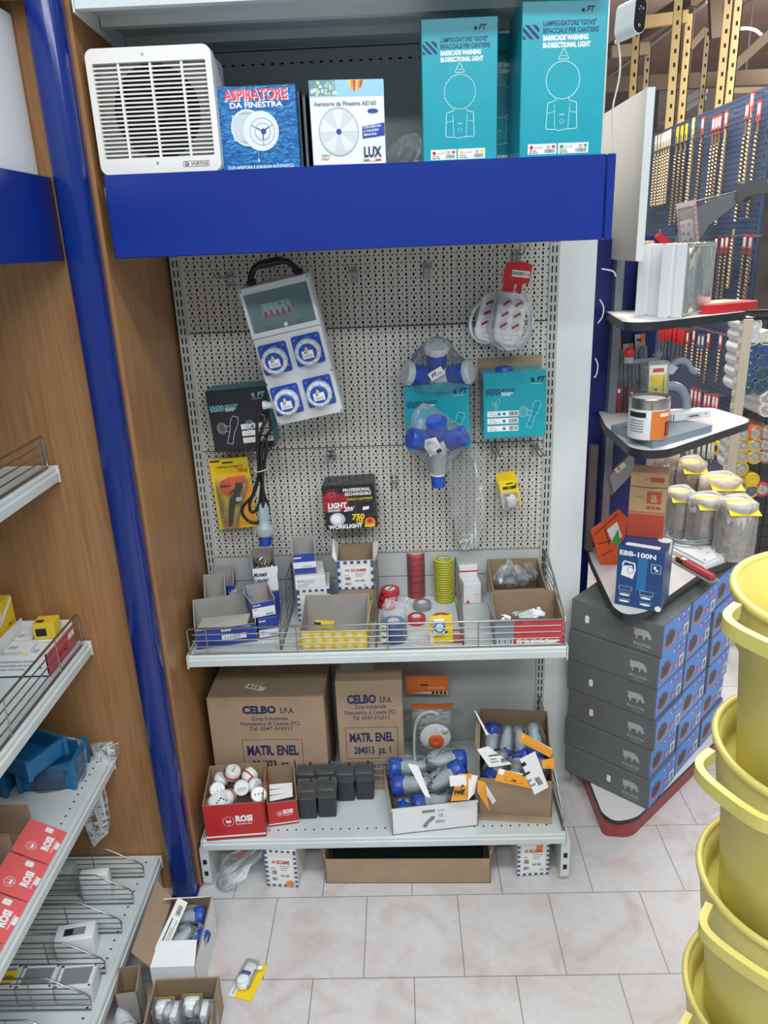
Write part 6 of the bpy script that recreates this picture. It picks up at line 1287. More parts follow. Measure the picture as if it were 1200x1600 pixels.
rosi_side('red Rosi box with leaning front flap, third along from the blue crates', -1.012, -0.916)
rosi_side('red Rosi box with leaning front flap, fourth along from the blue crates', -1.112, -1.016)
# ---- lowest shelf: row of wire dividers, switches and frames
Zs = ZD+0.001
labs = ('wire divider nearest the wood panel on the lowest side shelf', 'second wire divider from the wood panel on the lowest side shelf', 'third wire divider from the wood panel on the lowest side shelf', 'fourth wire divider from the wood panel, before the white switch box', 'fifth wire divider from the wood panel, beside the clear-window frames', 'sixth wire divider from the wood panel, at bottom edge of the picture')
for i, y in enumerate((-0.513, -0.600, -0.689, -0.800, -0.890, -0.985)):
    t = thing('wire_divider', labs[i], 'divider', T(-0.645, y, Zs)); b = MB()
    b.tube([(0, 0, 0.002), (0.002, 0, 0.040), (-0.006, 0, 0.050), (-0.085, 0, 0.098), (-0.34, 0, 0.098), (-0.34, 0, 0.002)], 0.0021, chrome, 6, True); b.build('frame', t); b = MB()
    for k in range(1, 6):
        zz = 0.0165*k; x = 0 if zz < 0.045 else -0.006-(zz-0.05)/0.048*0.079; b.tube([(x, 0, zz), (-0.34, 0, zz)], 0.0013, chrome)
    for x in (-0.13, -0.25): b.tube([(x, 0, 0.002), (x, 0, 0.098)], 0.0013, chrome)
    b.build('cross_wire', t)
glass_pl = film('clear window', cover=0.12, haze=0.12)
o = tag(MB().rbox(-0.045, 0.045, -0.025, 0.025, 0, 0.062, white_pl, 0.004, 2).build('switch_box', None, T(-0.735, -0.735, Zs) @ Rz(rad(10))), 'white switch box with a dark rocker between the third and fourth wire dividers', 'switch')
b = MB(); f = Face(b, (-0.045, -0.025, 0.062), (1, 0, 0), (0, 1, 0)); f.rect(0.02, 0.012, 0.05, 0.022, ink_grey); f.up().rect(0.022, 0.014, 0.02, 0.018, ink); b.build('rocker', o)
o = tag(MB().rbox(-0.04, 0.04, -0.022, 0.022, 0, 0.052, glass_pl, 0.005, 2).build('clear_cover', None, T(-0.76, -0.556, Zs)), 'clear plastic cover with a white panel and black switch, beside the first wire divider', 'switch cover')
b = MB(); b.box(-0.036, 0.036, -0.018, 0.018, 0.008, 0.03, white_pl); b.box(-0.02, 0.03, -0.019, -0.010, 0.03, 0.036, black_pl); b.build('switch', o)
o = tag(MB().rbox(-0.036, 0.036, -0.012, 0.012, 0, 0.085, white_pl, 0.003, 2).build('white_plate', None, T(-0.745, -0.575, Zs) @ Rz(rad(5))), 'upright white plate standing behind the clear switch cover', 'switch plate')
o = tag(MB().rbox(-0.05, 0.05, -0.02, 0.02, 0, 0.075, glass_pl, 0.006, 2).build('clear_cover', None, T(-0.86, -0.545, Zs)), 'empty clear plastic cover deeper in on the lowest side shelf', 'switch cover')
def frame_unit(label, x, y, rz, m=0):
    t = thing('window_frame_unit', label, 'box', T(x, y, Zs) @ Rz(rad(rz))); b = MB(); fw = mat('frame grey-white', (0.62, 0.64, 0.64), 0.35)
    b.rbox(-0.042, 0.042, -0.03, 0.03, 0, 0.05, fw, 0.004, 2); b.build('housing', t)
    b = MB(); f = Face(b, (-0.042, -0.03, 0.05), (1, 0, 0), (0, 1, 0)); f.frame(0.006, 0.005, 0.072, 0.05, 0.004, white_card); f.rect(0.010, 0.009, 0.064, 0.042, ink_grey); f.up()
    for q in ((0.003, 0.003), (0.081, 0.003), (0.003, 0.057), (0.081, 0.057)): f.disc(*q, 0.0016, ink, 8)
    if m: f.rect(0.002, 0.014, 0.080, 0.030, ycb); f.up().text('230V', 0.05, 0.024, 0.008, ink); f.bars(0.006, 0.018, 0.03, 0.006, ink, 3, 10)
    b.build('window', t); return t
frame_unit('grey-white framed unit with smoked window nearest the lowest side shelf edge', -0.690, -0.845, 4); frame_unit('grey-white framed unit with smoked window, middle one of three', -0.778, -0.845, 2); frame_unit('grey-white framed unit crossed by a yellow label, furthest from the shelf edge', -0.866, -0.845, 2, 1)
# ================================================================ floor beside the side bay
# brown carton lying open, white outside, with bagged connectors
t = thing('connector_carton', 'open carton with white outside and brown flap standing on the floor beside the side bay', 'box', T(-0.497, -0.680, 0.001) @ Rz(rad(1.5)))
sx, sy, sz = 0.105, 0.205, 0.118; b = MB()
def two(b, x0, x1, y0, y1, z1, outx, outy):
    b.box(x0, x1, y0, y1, 0, z1, card_in)
for x0, x1, y0, y1, o4 in ((-sx/2, -sx/2+0.003, -sy/2, sy/2, (-1, 0)), (sx/2-0.003, sx/2, -sy/2, sy/2, (1, 0)), (-sx/2, sx/2, -sy/2, -sy/2+0.003, (0, -1)), (-sx/2, sx/2, sy/2-0.003, sy/2, (0, 1))):
    b.box(x0, x1, y0, y1, 0, sz, card_in); e = 0.0006
    b.box(x0+(e if o4[0] > 0 else -e if o4[0] < 0 else 0), x1+(e if o4[0] > 0 else -e if o4[0] < 0 else 0), y0+(e if o4[1] > 0 else -e if o4[1] < 0 else 0), y1+(e if o4[1] > 0 else -e if o4[1] < 0 else 0), 0, sz-0.001, white_card) if False else None
b.box(-sx/2, sx/2, -sy/2, sy/2, 0, 0.003, card_in); b.build('carton_body', t)
b = MB(); e = 0.0008
b.quad((sx/2+e, -sy/2, 0), (sx/2+e, sy/2, 0), (sx/2+e, sy/2, sz), (sx/2+e, -sy/2, sz), white_card); b.quad((-sx/2, -sy/2-e, 0), (sx/2, -sy/2-e, 0), (sx/2, -sy/2-e, sz), (-sx/2, -sy/2-e, sz), white_card); b.build('white_facing', t)
flap(t, [(-sx/2, -sy/2, sz), (sx/2, -sy/2, sz), (sx/2-0.004, -sy/2+0.055, sz+0.020), (-sx/2+0.008, -sy/2+0.052, sz+0.024)], white_card, white_card); flap(t, [(sx/2, sy/2, sz), (-sx/2, sy/2, sz), (-sx/2-0.010, sy/2-0.030, sz+0.028), (sx/2-0.012, sy/2-0.028, sz+0.028)], white_card, white_card)
flap(t, [(-sx/2, sy/2, sz), (-sx/2, -sy/2, sz), (-0.108, -0.065, sz+0.006), (-0.104, 0.150, sz+0.010)], card, card)
TM = t.matrix_basis
for i, (x, y, z, rz, ry) in enumerate(((0.0, 0.055, 0.098, 10, 4), (-0.006, -0.012, 0.094, 215, 30), (0.018, 0.012, 0.088, -20, 12), (0.02, -0.055, 0.070, 250, 10))):
    connector('blue and grey connector in a clear bag inside the white-sided floor carton', TM @ T(x, y, z) @ Rz(rad(rz)) @ Ry(rad(ry)), 'bagged connectors in the floor carton', 0.080, 0.024, True, 80+i)
c4 = [TM @ Vector(p) for p in ((-0.055, -0.055, sz+0.004), (-0.028, -0.065, sz-0.005), (0.004, 0.055, sz+0.030), (-0.022, 0.065, sz+0.038))]
o0 = c4[0]; b = MB(); n = (c4[1]-c4[0]).cross(c4[3]-c4[0]).normalized()*0.0012; L4 = [p-o0 for p in c4]; v = L4+[p-n for p in L4]; b.add(v, [(0, 1, 2, 3), (7, 6, 5, 4), (0, 4, 5, 1), (1, 5, 6, 2), (2, 6, 7, 3), (3, 7, 4, 0)], paper)
k = tag(b.build('header_card', None, T(*o0)), 'white printed header card standing slanted in the white-sided floor carton', 'card'); b = MB(); f = Face(b, (0, 0, 0), L4[3]-L4[0], L4[0]-L4[1]); f.n = -f.n if f.n.z < 0 else f.n; f.o = L4[1]; f.v = (L4[0]-L4[1]).normalized(); f.u = (L4[2]-L4[1]).normalized()
f.rect(0.02, 0.006, 0.06, 0.002, ink_grey); f.rect(0.02, 0.011, 0.04, 0.002, ink_grey); f.rect(0.01, 0.018, 0.07, 0.003, ink); f.bars(0.09, 0.006, 0.025, 0.012, ink, 3, 10); b.build('printed_face', k)
# brown carton of white adapters
P = (Vector((-0.452, -0.945, 0.001)), rad(2), 0.150, 0.085)
o, w, h = carton('adapter_carton', 'open brown carton of white adapter packs on the floor in front of the white-sided carton', 'box', P, 0.148, card, None, card_in, hb=0.100, hs=0.088)
OM = o.matrix_basis
for i, (x, y, z, kind) in enumerate(((0.035, 0.085, 0.052, 0), (0.062, 0.075, 0.050, 2), (0.097, 0.090, 0.056, 1), (0.130, 0.075, 0.050, 2))):
    t = thing('adapter_pack', ('plain white adapter in a clear pack, standing at side-bay end of the brown floor carton', 'white-edged adapter pack standing between the two white adapters in the floor carton', 'white adapter with blue socket face standing in the brown floor carton', 'narrow adapter pack at the tile side of the brown floor carton')[i], 'adapter pack', OM @ T(x, y, 0.006))
    b = MB()
    if kind < 2:
        b.rbox(-0.018, 0.018, -0.012, 0.012, 0.02, 0.098, white_pl, 0.006, 3); b.lathe([(0.015, 0), (0.016, 0.006), (0.012, 0.008)], white_pl, T(0, -0.012, 0.078) @ Rx(rad(90)), 16); b.build('adapter', t)
        if kind == 1:
            b = MB(); f = Face(b, (-0.016, -0.0122, 0.052), (1, 0, 0), (0, 0, 1)); f.poly(rrect(0, 0.032, 0, 0.013, 0.005, 4), ink_blue); f.up()
            for q in (0.009, 0.016, 0.023): f.disc(q, 0.0065, 0.0018, dark_hole, 8)
            b.build('socket_face', t)
        b = MB(); b.box(-0.022, 0.022, 0.014, 0.0155, 0.0, 0.096, cy); b.build('backing_card', t)
    else:
        b.box(-0.007, 0.007, -0.02, 0.02, 0.0, 0.090, paper); f = Face(b, (-0.007, -0.02, 0), (1, 0, 0), (0, 0, 1)); f.rect(0.004, 0.03, 0.003, 0.04, ink_grey); f.rect(0.009, 0.03, 0.002, 0.05, ink_grey); b.build('pack_edge', t)
    b = MB(); b.rbox(-0.024, 0.024, -0.022, 0.016, 0.0, 0.099, clear, 0.004, 1); b.build('blister', t)
# grey carton behind and bag with white plug by the shelf edge
P = (Vector((-0.590, -0.835, 0.001)), rad(8), 0.050, 0.10); o, w, h = carton('grey_carton', 'grey-brown board box squeezed between the lowest side shelf and the floor cartons', 'box', P, 0.06, card_grey, None, card_in, hb=0.115, hs=0.105)
q = at((188, 1572), z=0.05); t = thing('bagged_plug', 'white plug in a clear bag at the foot of the lowest side shelf', 'bagged plug', T(-0.572, -0.900, 0.001) @ Rz(rad(10)))
b = MB(); b.rbox(-0.020, 0.020, -0.018, 0.018, 0.004, 0.075, white_pl, 0.007, 3); b.build('plug', t); bag('bag_film', t, [(0, 0, 0.002, 0.024, 0.024), (0, 0, 0.04, 0.026, 0.026), (0, 0, 0.082, 0.024, 0.020), (-0.004, 0.004, 0.115, 0.014, 0.010), (-0.008, 0.006, 0.13, 0.004, 0.004)], clear_thick, seed=90, k=0.12)
b = MB(); b.box(0.018, 0.030, -0.022, -0.019, 0.018, 0.04, mat('lime label', (0.62, 0.70, 0.05), 0.45), Ry(rad(20))); b.build('lime_label', t)
# ================================================================ corner display with triangular shelves
disp = thing('corner_display', 'dark blue corner display with white triangular shelves edged in black', 'display stand', T(0.70, 0.1, 0))
DX, DY = 0.70, 0.10
def dl(p): return (p[0]-DX, p[1]-DY)
def corner_round(poly, rs, n=6):
    out = []; N_ = len(poly)
    for i in range(N_):
        p0, p, p1 = Vector((*poly[i-1], 0)), Vector((*poly[i], 0)), Vector((*poly[(i+1) % N_], 0)); r = rs[i]
        if r <= 0: out.append((p.x, p.y)); continue
        a = p+(p0-p).normalized()*r; c = p+(p1-p).normalized()*r
        for k in range(n+1):
            t = k/n; q = a*(1-t)**2+p*(2*t*(1-t))+c*t*t; out.append((q.x, q.y))
    return out
lam = mat('white laminate', (0.70, 0.69, 0.66), 0.4); edge_blk = mat('black edging', (0.02, 0.023, 0.026), 0.45); plinth = mat('plinth red', (0.34, 0.045, 0.05), 0.4)
def tri(z, poly, rs, name, th=0.021):
    q = corner_round([dl(p) for p in poly], rs); b = MB(); b.prism(q, z-th, z, lam, m2=lam); o = b.build(name, disp)
    c = (sum(p[0] for p in q)/len(q), sum(p[1] for p in q)/len(q)); n = len(q); e = 0.0035; b = MB()
    def off(p): d = Vector((p[0]-c[0], p[1]-c[1])); d.normalize(); return (p[0]+d.x*e, p[1]+d.y*e)
    qo = [off(p) for p in q]; vs = [(p[0], p[1], z-th) for p in q]+[(p[0], p[1], z-th) for p in qo]+[(p[0], p[1], z+0.0006) for p in qo]+[(p[0], p[1], z+0.0006) for p in q]; fs = []
    for i in range(n):
        j = (i+1) % n
        for k in range(4): fs.append((k*n+i, k*n+j, ((k+1) % 4)*n+j, ((k+1) % 4)*n+i))
    b.add(vs, fs, edge_blk); b.build('black_edging', o); return o
ZT3, ZM3, ZL3, ZB3 = 1.495, 1.19, 0.73, 0.065
tri(ZT3, [(0.682, 0.07), (0.662, -0.115), (0.745, -0.118), (1.06, 0.07), (1.03, 0.24), (0.70, 0.22)], [0.01, 0.045, 0.03, 0.05, 0.02, 0], 'shelf', 0.021)
tri(ZM3, [(0.672, 0.045), (0.672, -0.20), (0.70, -0.236), (0.755, -0.234), (1.10, 0.055), (1.05, 0.24), (0.70, 0.24)], [0.005, 0.021, 0.021, 0.03, 0.06, 0.02, 0], 'shelf')
tri(ZL3, [(0.676, 0.12), (0.660, -0.195), (0.680, -0.240), (0.735, -0.230), (1.0, 0.040), (1.225, 0.185), (1.15, 0.36), (0.70, 0.36)], [0.0, 0.022, 0.022, 0.03, 0, 0.06, 0.02, 0], 'shelf')
tri(ZB3, [(0.648, 0.10), (0.654, -0.240), (0.680, -0.275), (0.745, -0.268), (1.22, 0.19), (1.15, 0.36), (0.70, 0.36)], [0, 0.02, 0.02, 0.04, 0.05, 0.02, 0], 'base_shelf', 0.012)
b = MB(); b.prism(corner_round([dl(p) for p in [(0.645, 0.10), (0.655, -0.262), (0.735, -0.272), (1.22, 0.195), (1.15, 0.36), (0.70, 0.36)]], [0, 0.02, 0.03, 0.05, 0.02, 0]), 0, 0.053, plinth); b.build('plinth', disp)
b = MB(); b.box(0.650-DX, 0.86-DX, 0.24-DY, 0.262-DY, 0.735, 1.70, navy); b.box(0.636-DX, 0.695-DX, 0.24-DY, 0.262-DY, 0.05, 0.735, navy); b.build('back_panel', disp)
b = MB(); b.box(0.720-DX, 0.743-DX, 0.205-DY, 0.24-DY, 0.735, 1.70, mat('anodised post', (0.30, 0.32, 0.35), 0.4, 0.6)); b.build('edge_post', disp)
b = MB(); b.box(0.676-DX, 0.698-DX, 0.205-DY, 0.235-DY, 0.735, 1.09, mat('brown post', (0.16, 0.13, 0.11), 0.6)); b.build('rear_post', disp)
hp_ = mat('header panel', (0.56, 0.53, 0.49), 0.55)
b = MB(); b.prism([(0.0, 1.640), (0.0, 2.045), (0.55, 2.045), (0.55, 1.640)], 0.712-DX, 0.732-DX, hp_, Matrix(((0, 0, 1, 0), (1, 0, 0, -0.10), (0, 1, 0, 0), (0, 0, 0, 1)))); f = Face(b, (0.712-DX, -0.10, 1.640), (1, 0, 0), (0, 0, 1)); f.rect(0, 0, 0.020, 0.405, white_card); b.build('header_panel', disp)
# ---- shoe boxes
C0 = Vector((0.790, -0.228, 0)); u_ = Vector((0.743, -0.669, 0)); w_ = Vector((0.669, 0.743, 0)); RZ = math.atan2(u_.y, u_.x)
BL, BW, BH = 0.280, 0.186, 0.1025
box_grey = mat('slate card', (0.135, 0.143, 0.145), 0.55, noise=0.05, nscale=25); pblue = mat('shoe label blue', (0.03, 0.23, 0.74), 0.35)
brown_glove = mat('glove brown print', (0.10, 0.045, 0.035), 0.5); skin = mat('orange sole print', (0.62, 0.22, 0.10), 0.5); logo = mat('pale grey logo', (0.42, 0.44, 0.45), 0.5); pink_ink = mat('pink ink', (0.75, 0.20, 0.30), 0.5)
BULL = [(0.0, 0.95), (0.06, 0.98), (0.10, 0.90), (0.18, 0.95), (0.45, 1.0), (0.70, 0.98), (0.84, 0.86), (0.90, 0.70), (0.96, 0.44), (1.0, 0.36), (0.96, 0.28), (0.90, 0.34), (0.86, 0.24), (0.80, 0.32), (0.78, 0.50), (0.66, 0.44), (0.60, 0.14), (0.52, 0.10), (0.55, 0.32), (0.48, 0.46), (0.32, 0.42), (0.22, 0.30), (0.24, 0.06), (0.17, 0.02), (0.13, 0.34), (0.05, 0.40), (0.02, 0.30), (0.06, 0.62), (0.03, 0.80)]
BULL = BULL
def shoe_box(label, base, sticker, grp=None, first=[None]):
    t = thing('shoe_box', label, 'box', T(*base) @ Rz(RZ), grp)
    b = MB(); b.rbox(0, BL, 0, BW, 0, 0.012, box_grey, 0.001, 1, smooth=False); b.build('box_base', t)
    b = MB(); b.rbox(-0.0015, BL+0.0015, -0.0015, BW+0.0015, 0.004, BH, box_grey, 0.0012, 1, smooth=False); b.build('lid', t)
    b = MB(); f = front(t, b, -0.0016); s = 0.058; x0, z0 = BL*0.70, BH*0.36
    f.poly([(x0+s*p[0]*0.95, z0+s*0.62*p[1]) for p in BULL], logo); f.text('BULLSTAR', x0+s*0.5, BH*0.20, 0.0085, logo, 'c', s*0.92, 0.02); f.rect(x0+s*0.2, BH*0.12, s*0.6, 0.0012, logo); b.build('bull_logo', t)
    b = MB(); f = Face(b, (BL+0.0018, 0, 0), (0, 1, 0), (0, 0, 1)); W2, H2 = BW, BH
    f.rect(0.002, 0.001, W2-0.004, H2-0.003, pblue); f.up()
    f.poly([(W2*q[0], H2*q[1]) for q in ((0.06, 0.30), (0.20, 0.12), (0.42, 0.22), (0.52, 0.42), (0.47, 0.45), (0.40, 0.30), (0.20, 0.22), (0.08, 0.36))], skin); f.up()
    f.poly([(W2*q[0], H2*q[1]) for q in ((0.10, 0.34), (0.16, 0.22), (0.34, 0.24), (0.44, 0.44), (0.42, 0.60), (0.36, 0.56), (0.34, 0.70), (0.28, 0.62), (0.24, 0.74), (0.20, 0.62), (0.13, 0.66), (0.12, 0.48))], brown_glove); f.up()
    f.poly([(W2*q[0], H2*q[1]) for q in ((0.20, 0.34), (0.32, 0.34), (0.36, 0.46), (0.26, 0.52), (0.18, 0.46))], mat('glove dark print', (0.05, 0.03, 0.03), 0.5))
    f.rect(W2*0.76, H2*0.14, W2*0.19, H2*0.34, paper); f.rect(W2*0.58, H2*0.20, W2*0.13, H2*0.16, pink_ink); f.up().bars(W2*0.80, H2*0.18, W2*0.11, H2*0.22, ink, 4, 6)
    for i, q in enumerate((0.50, 0.60, 0.68, 0.77, 0.86)): f.rect(W2*q, H2*(0.80+0.01*i), W2*0.05, H2*0.06, (ink_white, pink_ink)[i % 2])
    f.text('Protect', W2*0.66, H2*0.64, 0.010, pink_ink, slant=0.3, w=W2*0.27); b.build('end_label', t)
    if sticker is not None:
        b = MB(); f = front(t, b, -0.0017); f.poly(rrect(sticker*BL, sticker*BL+0.013, BH*0.36, BH*0.36+0.024, 0.004, 3), paper); b.build('price_sticker', t)
    return t
ords = ('lowest', 'second from the bottom', 'third from the bottom', 'fourth from the bottom', 'fifth from the bottom', 'topmost')
sy = {0: 0.52, 1: None, 2: 0.26, 3: 0.26, 4: None, 5: 0.16}
for col, n in ((0, 6), (1, 6), (2, 6)):
    for i in range(n):
        jit = random.Random(col*10+i)
        base = C0-u_*BL+w_*(col*(BW+0.009))+u_*jit.uniform(-0.006, 0.003)+w_*jit.uniform(-0.002, 0.002); base.z = ZB3+0.001+i*(BH+0.0012)
        if col == 1: base += w_*0.001
        where = ('stack nearest the shelving bay', 'middle stack', 'stack furthest back')[col]
        shoe_box('grey shoe box, %s in the %s' % (ords[i], where), base, sy[i] if col == 0 else None)
# ---- top shelf: glass blocks and red float
glassm = mat('block glass', (0.78, 0.86, 0.83), 0.06, trans=0.92, bump=1.0, bscale=16)
def glass_block(label, px):
    q = at(px, z=ZT3+0.001); t = thing('glass_block', label, 'glass block', T(*q) @ Rz(rad(-43)))
    b = MB(); b.rbox(0.002, 0.062, 0.0, 0.19, 0.0, 0.185, glassm, 0.005, 2); b.build('glass_body', t)
    b = MB()
    for x0, x1 in ((0.0, 0.026), (0.038, 0.064)): b.box(x0, x1, -0.004, -0.0005, 0.002, 0.183, white_card)
    b.box(0.026, 0.038, -0.001, -0.0004, 0.004, 0.181, white_card); b.build('white_edge', t)
    b = MB(); f = Face(b, (0.0625, 0, 0), (0, 1, 0), (0, 0, 1)); f.frame(0.008, 0.008, 0.174, 0.169, 0.004, mat('glass rim', (0.40, 0.44, 0.42), 0.2)); b.build('rim_line', t)
glass_block('white-edged glass block nearest the white pillar on the top display shelf', (993, 493)); glass_block('glass block with its rippled face showing, second from the pillar', (1028, 496))
q = at((1100, 488), z=ZT3+0.002); t = thing('red_float', 'red flat plasterer float lying behind the glass blocks on the top display shelf', 'hand tool', T(0.985, 0.10, ZT3+0.001) @ Rz(rad(28)))
b = MB(); b.prism(rrect(-0.10, 0.115, -0.045, 0.045, 0.03, 5), 0, 0.022, red_pl, None, True); b.build('float_plate', t)
b = MB(); b.prism(rrect(-0.09, 0.06, -0.035, 0.035, 0.02, 4), 0.022, 0.026, mat('float sponge', (0.70, 0.36, 0.25), 0.8)); b.build('sponge_pad', t)
# ---- middle shelf: bench press, paint can, packs
steel_blue = mat('grey-blue cast metal', (0.22, 0.28, 0.33), 0.42)
Zm = ZM3+0.001
c4 = [at(p, z=Zm+0.018) for p in ((955, 664), (1020, 690), (1113, 664), (1030, 648))]
o0 = c4[0]; t = thing('bench_press', 'grey-blue hand press with red ball knob and curved frame on the middle display shelf', 'press', T(0.80, 0.0, Zm))
S = Vector((0.80, 0.0, Zm)); L4 = [(p.x-S.x, p.y-S.y) for p in c4]
b = MB(); b.prism(L4, 0, 0.018, steel_blue); b.build('base_plate', t)
def SP(px, y): p = at(px, y=y)-S; return p
yp = 0.06
b = MB(); arc = [SP(p, yp) for p in ((1030, 612), (1042, 604), (1055, 603), (1066, 610), (1072, 625), (1073, 648))]; b.tube(smooth(arc, 4), 0.012, steel_blue, 8); arc2 = [SP(p, yp+0.02) for p in ((1030, 612), (1042, 604), (1055, 603), (1066, 610), (1072, 625), (1073, 648))]; b.tube(smooth(arc2, 4), 0.012, steel_blue, 8); b.build('curved_frame', t)
b = MB(); b.cyl(SP((1020, 655), yp), SP((1023, 575), yp), 0.022, steel_blue, 0.018); b.build('column', t)
b = MB(); tb = [SP(p, yp) for p in ((1006, 574), (1015, 567), (1047, 568), (1054, 572), (1046, 582), (1012, 582))]; v = [Vector((p.x, p.y-0.03, p.z)) for p in tb]+[Vector((p.x, p.y+0.03, p.z)) for p in tb]; b.add(v, [(5, 4, 3, 2, 1, 0), (6, 7, 8, 9, 10, 11)]+[(i, (i+1) % 6, 6+(i+1) % 6, 6+i) for i in range(6)], mat('pale cast metal', (0.46, 0.48, 0.49), 0.45)); b.build('head_block', t)
b = MB(); b.tube([SP((984, 566), yp-0.04), SP((1005, 564), yp-0.02), SP((1028, 562), yp)], 0.007, steel_blue, 8); b.cyl(SP((1027, 572), yp), SP((1027, 550), yp), 0.008, chrome); b.cyl(SP((1027, 556), yp), SP((1027, 551), yp), 0.014, chrome); b.build('lever', t)
b = MB(); p = SP((983, 552), yp-0.04); b.ball(p, (0.015, 0.015, 0.017), red_pl); b.cyl(p+Vector((0, 0, -0.026)), p+Vector((0, 0, -0.010)), 0.013, grey_pl); b.build('ball_knob', t)
b = MB(); b.tube(smooth([SP(p, yp) for p in ((1046, 573), (1060, 564), (1073, 566), (1080, 577), (1089, 581))], 4), 0.009, steel_blue, 8); b.build('curved_arm', t)
b = MB(); b.cyl(SP((1006, 600), yp-0.02), SP((1014, 600), yp-0.02), 0.012, steel_blue); b.cyl(SP((1007, 612), yp-0.02), SP((1006, 632), yp-0.02), 0.009, red_pl); b.build('clamp_screw', t)
c = at((1019, 689), z=Zm+0.019); r = 0.0505; hc = 0.105
t = thing('paint_can', 'metal paint can with orange and white label at the tip of the middle shelf', 'paint can', T(c.x+0.003, c.y+0.052, Zm+0.0195) @ Rz(rad(-15)))
can_or = mat('can orange', (0.72, 0.20, 0.03), 0.4)
b = MB(); b.lathe([(r*0.97, 0), (r, 0.004), (r, hc-0.028)], white_card, None, 36, cap=False); b.build('can_wall', t)
b = MB(); b.lathe([(r*1.0, hc-0.028), (r*1.02, hc-0.025), (r*1.02, hc-0.004), (r*1.03, hc), (r*0.92, hc), (r*0.9, hc-0.005), (r*0.8, hc-0.006)], chrome, None, 36, cap=False); b.build('lid_rim', t)
b = MB(); b.lathe([(r*0.82, hc-0.006), (0.001, hc-0.0055)], mat('can lid cream', (0.62, 0.60, 0.56), 0.35), None, 36, cap=False); b.build('lid', t)
b = MB(); n = 36
def wrap(a0, a1, z0, z1, m, rr=1.014, k=14):
    vs = []
    for i in range(k+1):
        a = rad(a0+(a1-a0)*i/k); vs += [(r*rr*math.cos(a), r*rr*math.sin(a), z0), (r*rr*math.cos(a), r*rr*math.sin(a), z1)]
    b.add(vs, [(2*i, 2*i+2, 2*i+3, 2*i+1) for i in range(k)], m, True)
wrap(-85, 60, 0.002, hc-0.030, can_or); wrap(-40, 0, 0.008, 0.045, brown_glove, 1.020); wrap(-34, -22, 0.012, 0.04, ink_red, 1.026, 4); wrap(-155, -100, hc-0.047, hc-0.034, ink, 1.020); wrap(-60, -25, hc-0.045, hc-0.036, paper, 1.022)
for i in range(5): wrap(-150, -105, 0.020+0.007*i, 0.0225+0.007*i, ink_grey, 1.020, 8)
b.build('paper_label', t)
q = at((1050, 659), z=Zm+0.019); e = at((1110, 652), z=Zm+0.019); d_ = e-q
t = tag(MB().rbox(0, d_.length, 0, 0.05, 0, 0.020, white_card, 0.001, 1, smooth=False).build('slim_white_box', None, T(*q) @ Rz(math.atan2(d_.y, d_.x))), 'slim white box with black print lying on the base of the hand press', 'box')
b = MB(); f = front(t, b, -0.0006); L = d_.length; f.rect(0.0005, 0.0005, L-0.001, 0.019, white_card); f.up().frame(L*0.38, 0.005, L*0.34, 0.010, 0.0008, ink); f.rect(L*0.02, 0.0, L*0.02, 0.02, ink); f.rect(L*0.42, 0.008, L*0.26, 0.004, brown_glove); f.text('ab', L*0.84, 0.011, 0.005, ink); b.build('printed_front', t)
M, w, h = wallplane((1014, 581), (1043, 579), (1011, 632), at((1025, 640), z=Zm+0.02).y-0.0); M, w, h = wallplane((1014, 572), (1043, 570), (1012, 634), -0.03)
t = thing('yellow_pack', 'upright clear pack with yellow and white printed card behind the paint can', 'blister pack', M); b = MB(); b.box(0, w, 0, 0.004, 0, h, paper); f = Face(b, (0, 0, 0), (1, 0, 0), (0, 0, 1)); f.rect(w*0.08, h*0.05, w*0.84, h*0.72, ycb); f.rect(w*0.2, h*0.83, w*0.6, h*0.10, ink_red); f.up().disc(w*0.42, h*0.36, w*0.28, mat('yellow green print', (0.62, 0.62, 0.10), 0.5), 18, h*0.22); f.disc(w*0.35, h*0.1, w*0.2, ink_blue, 14); f.up().disc(w*0.40, h*0.40, w*0.08, ink_blue, 10); f.rect(w*0.78, h*0.1, w*0.06, h*0.6, ink_green); b.build('printed_card', t)
b = MB(); b.rbox(-0.002, w+0.002, -0.012, 0.008, -0.002, h+0.012, clear, 0.004, 1); b.build('blister', t)
